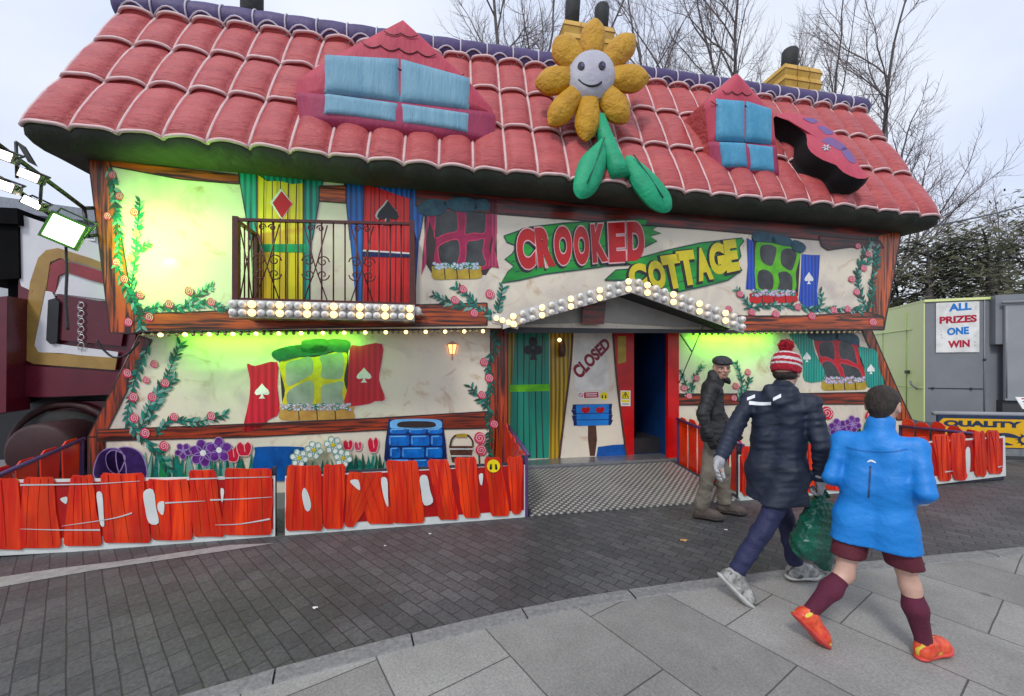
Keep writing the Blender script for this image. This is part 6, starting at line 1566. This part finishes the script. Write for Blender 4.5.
mat('coat_navy', (.007, .012, .030), (.010, .018, .042), 5, .62, bump=.12, bscale=45); mat('trouser_navy', (.012, .016, .060), (.018, .023, .080), 5, .7, bump=.3, bscale=70); mat('knit_red', (.42, .010, .028), (.58, .022, .045), 40, .9, bump=.9, bscale=110); mat('knit_white', (.66, .63, .64), (.78, .75, .76), 40, .9, bump=.9, bscale=110)
mat('glove_grey', (.34, .34, .36), (.46, .46, .48), 20, .9, bump=.5, bscale=110); mat('reflective', (.78, .80, .84), rough=.35); mat('trainer_grey', (.14, .14, .135), (.46, .46, .44), 26, .7, bump=.4, bscale=70); mat('trainer_dark', (.10, .10, .10), rough=.7); mat('sole_white', (.42, .42, .40), (.56, .56, .53), 12, .7); mat('sock_yellow', (.70, .62, .08), rough=.8)
mat('coat_blue', (.003, .185, .60), (.005, .225, .68), 3, .5, bump=.25, bscale=35); mat('coat_seam_blue', (.002, .12, .42), rough=.5); mat('coat_seam_navy', (.003, .005, .014), rough=.6); mat('coat_blue_dark', (.01, .05, .14), rough=.5); mat('short_maroon', (.075, .006, .016), (.11, .010, .024), 6, .75, bump=.3, bscale=70); mat('sock_maroon', (.085, .008, .028), (.12, .014, .04), 8, .85, bump=.4, bscale=120)
mat('boot_orange', (.58, .035, .02), (.80, .12, .04), 24, .4); mat('boot_yellow', (.62, .62, .06), (.72, .50, .05), 12, .4); mat('boot_sole', (.55, .05, .04), rough=.5); mat('bag_green', (.006, .085, .055), (.010, .13, .085), 5, .22, bump=.5, bscale=14, bdist=.03)

def person(label, J, f, s, headf, skin_m, opts):
    """J: joints in world space. Returns the body mesh (thing) with clothes as children"""
    f = unit((f[0], f[1], 0)); r_ = np.array([f[1], -f[0], 0]); J = {k: A3(v) for k, v in J.items()}
    B = Sdf(); P, fr = head(B, J['head'], headf, s=s*opts.get('hs', 1.0))
    B.cone(J['head'] - UP*.05*s - f*.02*s, J['neck'] - UP*.02*s, .052*s, .060*s, .03)
    mid = (J['pelvis']+J['chest'])/2
    for k in (-1, 1):
        B.cone(J['chest'] + r_*.075*s*k, mid + r_*.045*s*k, .082*s, .068*s, .05); B.cone(mid + r_*.045*s*k, J['pelvis'] + r_*.05*s*k, .068*s, .072*s, .05)
    for sd_ in 'RL':
        B.cone(J['sh'+sd_], J['el'+sd_], .038*s, .031*s, .03); B.cone(J['el'+sd_], J['wr'+sd_], .032*s, .025*s, .02); B.cone(J['chest'] + UP*.06*s, J['sh'+sd_] - UP*.008, .052*s, .038*s, .04)
        lg = opts.get('leg', .84); B.cone(J['hip'+sd_], J['kn'+sd_], .074*s*lg, .052*s*lg, .04); calf = J['kn'+sd_]*.66 + J['an'+sd_]*.34 - f*.012*s; B.cone(J['kn'+sd_], calf, .050*s*lg, .054*s*lg, .03); B.cone(calf, J['an'+sd_], .054*s*lg, .036*s, .03); B.cone(J['an'+sd_], J['an'+sd_]*.45 + J['to'+sd_]*.55 + UP*.012, .034*s, .022*s, .03)
        hd = J['ha'+sd_]-J['wr'+sd_]; side = 1 if sd_ == 'R' else -1
        pn = opts.get('palm'+sd_, -r_*side)
        hand(B, J['wr'+sd_], hd, pn, opts.get('thumb'+sd_, side), s*opts.get('hands', 1.0), opts.get('curl', .45), .92)
    base = ((J['toR'][0]+J['toL'][0]+J['pelvis'][0]*2)/4, (J['toR'][1]+J['toL'][1]+J['pelvis'][1]*2)/4, min(J['toR'][2], J['toL'][2]))
    body = sbuild('person', B, opts.get('h', .0075), skin_m, None, base); body['label'] = label; body['category'] = 'person'
    face_bits(body, P, fr, s*opts.get('hs', 1.0), opts.get('brow', 'hair_brown'))
    return body, P, fr, J, f, r_

def jacket(J, f, r_, s, hem, bulk=.02, arms=1.0, ridge=6, rid=.004, seed=1, items=None, waist=1.0, skirt=.0, hemtilt=0.0):
    sd = Sdf(); mid = J['pelvis']*.45 + J['chest']*.55; hp = np.array([J['pelvis'][0], J['pelvis'][1], hem])
    for k in (-1, 1):
        sd.cone(J['chest'] + r_*.072*s*k + UP*.03*s, mid + r_*.068*s*k, .100*s+bulk, .094*s*waist+bulk, .045); sd.cone(mid + r_*.068*s*k, J['pelvis'] + r_*.072*s*k, .094*s*waist+bulk, .102*s+bulk, .045); sd.cone(J['pelvis'] + r_*.072*s*k, hp + r_*(.076*s+skirt*.4)*k - UP*.16, .102*s+bulk, .110*s+bulk+skirt, .045)
    for q in 'RL':
        sd.cone(J['chest'] + UP*.10*s - f*.01, J['sh'+q], .070*s+bulk*.7, .054*s+bulk*.8, .05)
        sd.cone(J['sh'+q], J['el'+q], (.054*s+bulk)*arms, (.046*s+bulk*.8)*arms, .03, ridge=(ridge, rid)); sd.cone(J['el'+q], J['wr'+q] - (J['wr'+q]-J['el'+q])*.06, (.047*s+bulk*.8)*arms, (.039*s+bulk*.6)*arms, .02, ridge=(ridge, rid, 1.0))
    sd.cone(J['neck'] - UP*.03*s, J['neck'] + UP*.035*s + f*.006, .070*s+bulk*.5, .066*s+bulk*.4, .03)
    sd.disp = folds(seed, items or [(.11, .005, 7, 1.6), (.05, .0022, 8, 2.0)]); sd.clip(hp, UP + f*hemtilt)
    for q in 'RL':
        d = unit(J['wr'+q]-J['el'+q]); 
    return sd

def legs(J, f, s, top, hems, rad_, seed, bulk=.016, items=None, bell=1.0):
    sd = Sdf(); r_ = np.array([f[1], -f[0], 0]); pv = J['pelvis']
    for k in (-1, 1): sd.cone(pv + r_*.045*s*k + UP*.01*s, pv + r_*.055*s*k - UP*.04*s, .070*s+bulk, .092*s+bulk, .04)
    for q in 'RL':
        hip, kn, an = J['hip'+q], J['kn'+q], J['an'+q]
        if hems == 'knee': en = hip + (kn-hip)*rad_; sd.cone(hip - UP*.02, en, .088*s+bulk, .082*s*bell+bulk, .04)
        else:
            sd.cone(hip, kn, .086*s+bulk, .062*s+bulk, .04); sd.cone(kn, an + (kn-an)*.12, .060*s+bulk, rad_, .03, ridge=(4, .0012))
    sd.disp = folds(seed, items or [(.13, .0075, 6, 1.6), (.055, .0028, 6, 2.0)]); return sd

# ---- the boy in the blue jacket
J = dict(pelvis=(2.10, 2.32, .74), chest=(2.135, 2.33, 1.10), neck=(2.155, 2.34, 1.265), head=(2.195, 2.365, 1.405), shR=(2.245, 2.215, 1.185), shL=(2.03, 2.45, 1.185), elR=(2.20, 2.125, .955), elL=(1.945, 2.44, .955), wrR=(2.32, 2.27, .885), wrL=(2.105, 2.55, .90), haR=(2.345, 2.35, .90), haL=(2.19, 2.55, .92),
         hipR=(2.165, 2.255, .70), hipL=(2.035, 2.385, .70), knR=(2.225, 2.235, .405), knL=(1.965, 2.365, .405), anR=(2.275, 2.205, .100), anL=(1.725, 2.33, .190), toR=(2.43, 2.245, .035), toL=(1.815, 2.295, .054))
boy, P, fr, J, f, r_ = person('boy in bright blue jacket, maroon shorts and orange football boots walking on the pavement', J, (.75, .66), .86, (.86, .52, -.03), 'skin', dict(hs=1.09, h=.007, curl=.7, hands=.95, leg=.98))
S_ = .86
sd = Sdf(); hs = S_*1.09; sd.ell(P(0, -.016, .030), fr, np.array([.083, .105, .097])*hs, 0); sd.cone(P(0, -.070, -.02), P(0, -.062, -.075), .058*hs, .044*hs, .03)
for k in (-1, 1): sd.cone(P(.066*k, .01, .01), P(.070*k, .012, -.03), .018*hs, .010*hs, .01)
sd.clip(P(0, .052, .028), -fr[1] + fr[2]*1.1); sd.disp = folds(5, [(.05, .0014, 6, .6), (.014, .0007, 8, .4)])
for k in (-1, 1): sd.ell(P(.080*k, -.012, -.022), fr, np.array([.022, .026, .034])*hs, .006, True)
sbuild('hair', sd, .005, 'hair_brown', boy)
jk = jacket(J, f, r_, S_, .565, .004, 1.06, 3, .0015, 21, [(.20, .0050, 5, 1.2), (.09, .0022, 6, 1.8)], 1.20, .002, -.03)
for q_ in 'RL': jk.cone(J['hip'+q_] + UP*.04, J['hip'+q_] + (J['kn'+q_]-J['hip'+q_])*.6, .098, .100, .05)
jk.clip((J['pelvis'][0], J['pelvis'][1], .598), (0, 0, 1)); jk.cone(J['neck'] - UP*.05 - f*.02, J['neck'] + UP*.03 + f*.0, .070, .064, .03)
for k in (-1, 1): jk.cone(J['chest'] + r_*.062*k, np.array([J['pelvis'][0], J['pelvis'][1], .60]) + r_*.074*k, .084, .094, .045)
jk.clip((J['pelvis'][0], J['pelvis'][1], .598), (0, 0, 1)); jo = sbuild('jacket', jk, .0085, 'coat_blue', boy)
decal('back_seam', jk, [[(870.4-.09*i-.95, 466+1.6*i), (870.4-.09*i, 466+1.6*i), (870.4-.09*i+.95, 466+1.6*i)] for i in range(21)], (1.7, 2.7), 'coat_blue_dark', jo); decal('reflective_mark', jk, [[(867, 461.5), (868, 462.5)], [(870, 459.6), (870.5, 461.4)], [(873, 460.2), (873, 462.2)], [(876, 462.2), (876, 463.2)]], (1.7, 2.7), 'reflective', jo)
def seam(nm, jk_, pts, w_, Yr, mt, par): decal(nm, jk_, [[(x, y - w_/2), (x, y), (x, y + w_/2)] for x, y in opened(pts, 6)], Yr, mt, par)
seam('yoke_seam', jk, [(846, 447), (865, 451), (888, 452), (908, 449)], .7, (1.7, 2.7), 'coat_seam_blue', jo)
cu = Sdf(); cu.cone(J['wrR'] - unit(J['wrR']-J['elR'])*.012, J['wrR'] + unit(J['wrR']-J['elR'])*.008, .043, .041, .01); sbuild('cuff', cu, .005, 'reflective', jo)
sh_ = legs(J, f, S_, 0, 'knee', .86, 31, .006, [(.12, .002, 5, 1.0)], 1.12); sh_.clip((0, 0, .512), (0, 0, 1))
for q_ in 'RL': pass
sbuild('shorts', sh_, .008, 'short_maroon', boy)
for q_ in 'RL':
    sk = Sdf(); kn, an = J['kn'+q_], J['an'+q_]; d = unit(an-kn); a = kn + d*.035; calf = kn*.64 + an*.36 - f*.012; sk.cone(a, calf, .053*S_, .060*S_, .03); sk.cone(calf, an, .060*S_, .042*S_, .03); sk.cone(an, an + (J['to'+q_]-an)*.4, .042*S_, .035*S_, .02); sk.clip(a, d); sbuild('sock', sk, .006, 'sock_maroon', boy)
shoe('football_boot', boy, J['anR'], J['toR'], (-.10, 0, 1), .90, ['boot_orange', 'boot_yellow', 'boot_sole']); shoe('football_boot', boy, J['anL'], J['toL'], (.62, .10, .60), .90, ['boot_orange', 'boot_yellow', 'boot_sole'])

# ---- the man in the bobble hat
J = dict(pelvis=(1.895, 2.87, .90), chest=(1.93, 2.885, 1.275), neck=(1.965, 2.90, 1.455), head=(2.005, 2.92, 1.60), shR=(2.065, 2.765, 1.375), shL=(1.80, 3.02, 1.375), elR=(2.065, 2.665, 1.09), elL=(1.61, 2.92, 1.155), wrR=(2.105, 2.73, .865), wrL=(1.435, 2.765, .985), haR=(2.13, 2.75, .78), haL=(1.375, 2.70, .925),
         hipR=(1.955, 2.81, .865), hipL=(1.835, 2.935, .865), knR=(1.725, 2.765, .49), knL=(2.085, 3.05, .475), anR=(1.52, 2.735, .205), anL=(2.125, 2.995, .125), toR=(1.605, 2.705, .088), toL=(2.27, 3.03, .06))
man, P, fr, J, f, r_ = person('man in red and white bobble hat and navy coat striding along the pavement', J, (.75, .66), 1.0, (.80, .60, -.05), 'skin', dict(curl=.5, leg=.62, hands=.7))
sd = Sdf(); sd.ell(P(0, -.012, .040), fr, (.092, .112, .112), 0); sd.cone(P(0, -.014, .0), P(0, -.012, .05), .094, .094, .03, flat=(fr[0], 1.12)); sd.clip(P(0, -.01, -.022), fr[2] + fr[1]*.22); sd.disp = folds(9, [(.022, .002, 8, .4)], False)
hc, hu = P(0, 0, 0), unit(fr[2] + fr[1]*.22)
def hat_pick(c):
    z = (c-hc) @ hu; return np.where((z > .055) & (z < .077) | (z > .022) & (z < .036) | (z > .108) & (z < .122), 'knit_white', 'knit_red')
ho = sbuild('bobble_hat', sd, .005, 'knit_red', man, pick=hat_pick)
q = MB(); rr = random.Random(2); pc = A3(P(0, -.022, .180))
for k in range(420):
    d = Vector((rr.gauss(0, 1), rr.gauss(0, 1), rr.gauss(0, 1))).normalized(); o_ = d.orthogonal().normalized()*.006; p1 = Vector(pc) + d*rr.uniform(.040, .056); p0 = Vector(pc) + d*.012; q.add([p0+o_, p0-o_, p1-o_*1.3, p1+o_*1.3], [(0, 1, 2, 3)], 'knit_red')
q.ball(pc, .043, 'knit_red', 14, 10); q.build('pompom', ho)
sd = Sdf(); sd.ell(P(0, -.028, -.03), fr, (.076, .073, .052), 0); sd.clip(P(0, .02, 0), -fr[1]); sbuild('hair', sd, .006, 'hair_brown', man)
jk = jacket(J, f, r_, 1.0, .665, .012, 1.06, 6, .0022, 41, [(.11, .0060, 6, 3.2), (.055, .0034, 7, 2.8)], .96, .010, .03)
for q_ in 'RL': jk.cone(J['hip'+q_], J['hip'+q_] + (J['kn'+q_]-J['hip'+q_])*.62, .108, .100, .05)
jk.clip((0, 0, .665), (0, 0, 1))
jk.cone(J['neck'] - f*.075 + r_*.06, J['neck'] - f*.075 - r_*.06, .052, .052, .03); jk.cone(J['neck'] - f*.085 - UP*.05 + r_*.05, J['neck'] - f*.10 - UP*.085, .05, .045, .04); jk.cone(J['neck'] - f*.085 - UP*.05 - r_*.05, J['neck'] - f*.10 - UP*.085, .05, .045, .04); jk.cone(J['neck'] + r_*.075 - f*.04, J['neck'] + r_*.06 + f*.07, .036, .030, .03); jk.cone(J['neck'] - r_*.075 - f*.04, J['neck'] - r_*.06 + f*.07, .036, .030, .03)
co_ = sbuild('coat', jk, .0085, 'coat_navy', man)
def strip(p0, p1, w0, w1, n=8, bow=0): return [[(p0[0]+(p1[0]-p0[0])*i/n, p0[1]+(p1[1]-p0[1])*i/n + bow*math.sin(math.pi*i/n) - (w0+(w1-w0)*i/n)/2 + w_*(w0+(w1-w0)*i/n)) for w_ in (0, .5, 1)] for i in range(n+1)]
for st in (strip((747, 399), (755, 396), 3, 3.4, 5), strip((749, 402.6), (771, 403.6), 3.6, 3.0, 8, .6), strip((773, 399.5), (781, 395.5), 3.2, 3.6, 5)): decal('reflective_strip', jk, st, (2.2, 3.4), 'reflective', co_)
seam('back_seam', jk, [(755, 422), (768, 424), (782, 424)], .9, (2.2, 3.4), 'coat_seam_navy', co_); seam('back_seam', jk, [(757, 468), (770, 470), (788, 469)], .8, (2.2, 3.4), 'coat_seam_navy', co_)
sbuild('trousers', legs(J, f, 1.0, 0, 'ankle', .060, 51, .006), .0085, 'trouser_navy', man)
for q_, mtl in (('R', 1), ('L', 1)):
    g = Sdf(); hd = J['ha'+q_]-J['wr'+q_]; side = 1 if q_ == 'R' else -1; hand(g, J['wr'+q_], hd, -r_*side if q_ == 'L' else -r_, side, 1.06, 1.05 if q_ == 'R' else .35, 1.22); g.cone(J['wr'+q_] - unit(hd)*.05, J['wr'+q_] + unit(hd)*.02, .042, .036, .012); sbuild('glove', g, .0042, 'glove_grey', man)
sk = Sdf(); sk.cone(J['anR'] + (J['knR']-J['anR'])*.18, J['anR'], .041, .044, .02); sbuild('sock', sk, .006, 'sock_yellow', man)
shoe('trainer', man, J['anR'], J['toR'], (.60, .0, .62), 1.06, ['trainer_grey', 'trainer_dark', 'sole_white']); shoe('trainer', man, J['anL'], J['toL'], (.05, 0, 1), 1.06, ['trainer_grey', 'trainer_dark', 'sole_white'])

# ---- green carrier bag held in his right hand
bt = J['haR'] + np.array([.01, .01, -.02]); cB = bt + np.array([-.045, .02, -.30]); sd = Sdf()
sd.cone(bt, bt + np.array([-.01, .005, -.10]), .028, .085, .05, flat=(r_, 1.6)); sd.cone(bt + np.array([-.03, .01, -.14]), cB + np.array([-.05, 0, -.05]), .10, .135, .06, flat=(r_, 1.35)); sd.cone(bt + np.array([.02, .01, -.14]), cB + np.array([.075, .02, -.08]), .09, .125, .06, flat=(r_, 1.35)); sd.cone(cB + np.array([.04, 0, -.10]), cB + np.array([.085, 0, -.205]), .10, .06, .05, flat=(r_, 1.4))
_f1 = folds(77, [(.10, .010, 6, .45), (.05, .006, 8, .6), (.022, .002, 6, .8)])
def bagd(Pq):
    e = Pq - bt; a = np.arctan2(e @ f, np.maximum(-e[..., 2], .01)); rr_ = np.abs(np.sin(a*11 + 2*np.sin(a*5))); return _f1(Pq) + .012*(rr_-.5)*np.exp(-((-e[..., 2]-.12)/.16)**2)
sd.disp = bagd; bag = sbuild('carrier_bag', sd, .006, 'bag_green', None, base=tuple(cB)); bag['label'] = 'bulging dark green plastic carrier bag held by the man in the bobble hat'; bag['category'] = 'bag'
q = MB()
for k in (-1, 1): q.tube([bt + np.array([-.02, .0, -.03]) + r_*.02*k, bt + f*.03*k + UP*.02 + r_*.012*k, J['haR'] + UP*.012 + f*.012*k, bt + np.array([.03, .01, -.03]) + r_*.02*k], [.014, .009, .009, .014], 'bag_green', 8)
q.build('handle', bag)

# ---- the old man in the flat cap
J = dict(pelvis=(2.19, 4.36, .93), chest=(2.185, 4.37, 1.30), neck=(2.225, 4.355, 1.475), head=(2.275, 4.335, 1.612), shR=(2.095, 4.20, 1.395), shL=(2.265, 4.55, 1.395), elR=(1.975, 4.14, 1.13), elL=(2.36, 4.60, 1.13), wrR=(2.02, 4.10, .905), wrL=(2.46, 4.50, .92), haR=(2.055, 4.085, .82), haL=(2.51, 4.47, .85),
         hipR=(2.155, 4.27, .89), hipL=(2.225, 4.45, .89), knR=(2.075, 4.23, .485), knL=(2.33, 4.43, .475), anR=(2.01, 4.26, .10), anL=(2.34, 4.41, .10), toR=(2.21, 4.19, .03), toL=(2.54, 4.34, .03))
old, P, fr, J, f, r_ = person('old man in dark flat cap, black jacket and khaki trousers beside the ramp', J, (.90, -.42), 1.0, (-.14, -.98, -.04), 'skin_ruddy', dict(brow='hair_grey', curl=.6, h=.0065, leg=.62, hands=.7))
sd = Sdf(); sd.ell(P(0, -.018, .072), fr, (.090, .118, .060), 0); sd.ell(P(0, .045, .066), fr, (.082, .075, .040), .03); sd.cone(P(-.045, .090, .048), P(.045, .090, .048), .030, .030, .03, flat=(fr[2], 2.4)); sd.clip(P(0, -.05, .026), fr[2] + fr[1]*-.02); sd.disp = folds(61, [(.05, .002, 6, 1.0)]); cp = sbuild('flat_cap', sd, .0055, 'cap_tweed', old)
sd = Sdf(); sd.ell(P(0, -.032, .0), fr, (.082, .088, .062), 0); sd.clip(P(0, .012, 0), -fr[1]); sd.ell(P(.08, -.010, -.012), fr, (.02, .026, .036), .004, True); sd.ell(P(-.08, -.010, -.012), fr, (.02, .026, .036), .004, True); sbuild('hair', sd, .006, 'hair_grey', old)
jk = jacket(J, f, r_, 1.0, .815, .020, 1.05, 5, .0015, 71, [(.11, .007, 7, 1.6), (.055, .0032, 7, 2.0)], .98, .004); jk.cone(J['neck'] - UP*.02 - f*.03, J['neck'] + UP*.055 - f*.02, .082, .074, .02); jk.cone(J['neck'] + f*.05 + r_*.03, J['neck'] + f*.075 + UP*.03 - r_*.02, .032, .03, .02); jo = sbuild('jacket', jk, .0085, 'cloth_black', old)
q = MB(); q.tube([J['neck'] + f*.05 + UP*.045 + r_*.035, J['neck'] + f*.10 + UP*.0 + r_*.015, J['neck'] + f*.13 - UP*.035], [.03, .036, .012], 'cloth_black', 10); q.tube([J['neck'] + f*.05 + UP*.045 - r_*.035, J['neck'] + f*.105 + UP*.0 - r_*.01, J['neck'] + f*.135 - UP*.015 - r_*.03], [.03, .034, .010], 'cloth_black', 10); q.build('collar', old)
sbuild('trousers', legs(J, f, 1.0, 0, 'ankle', .078, 81, .014), .0085, 'cloth_khaki', old)
for q_ in 'RL':
    g = Sdf(); hd = J['ha'+q_]-J['wr'+q_]; side = 1 if q_ == 'R' else -1; hand(g, J['wr'+q_], hd, -r_*side, side, 1.04, .55, 1.2); g.cone(J['wr'+q_] - unit(hd)*.04, J['wr'+q_] + unit(hd)*.02, .038, .034, .012); sbuild('glove', g, .0045, 'glove_black', old)
for q_ in 'RL': shoe('walking_shoe', old, J['an'+q_], J['to'+q_], (0, 0, 1), 1.08, ['shoe_brown', 'shoe_brown_sole'])
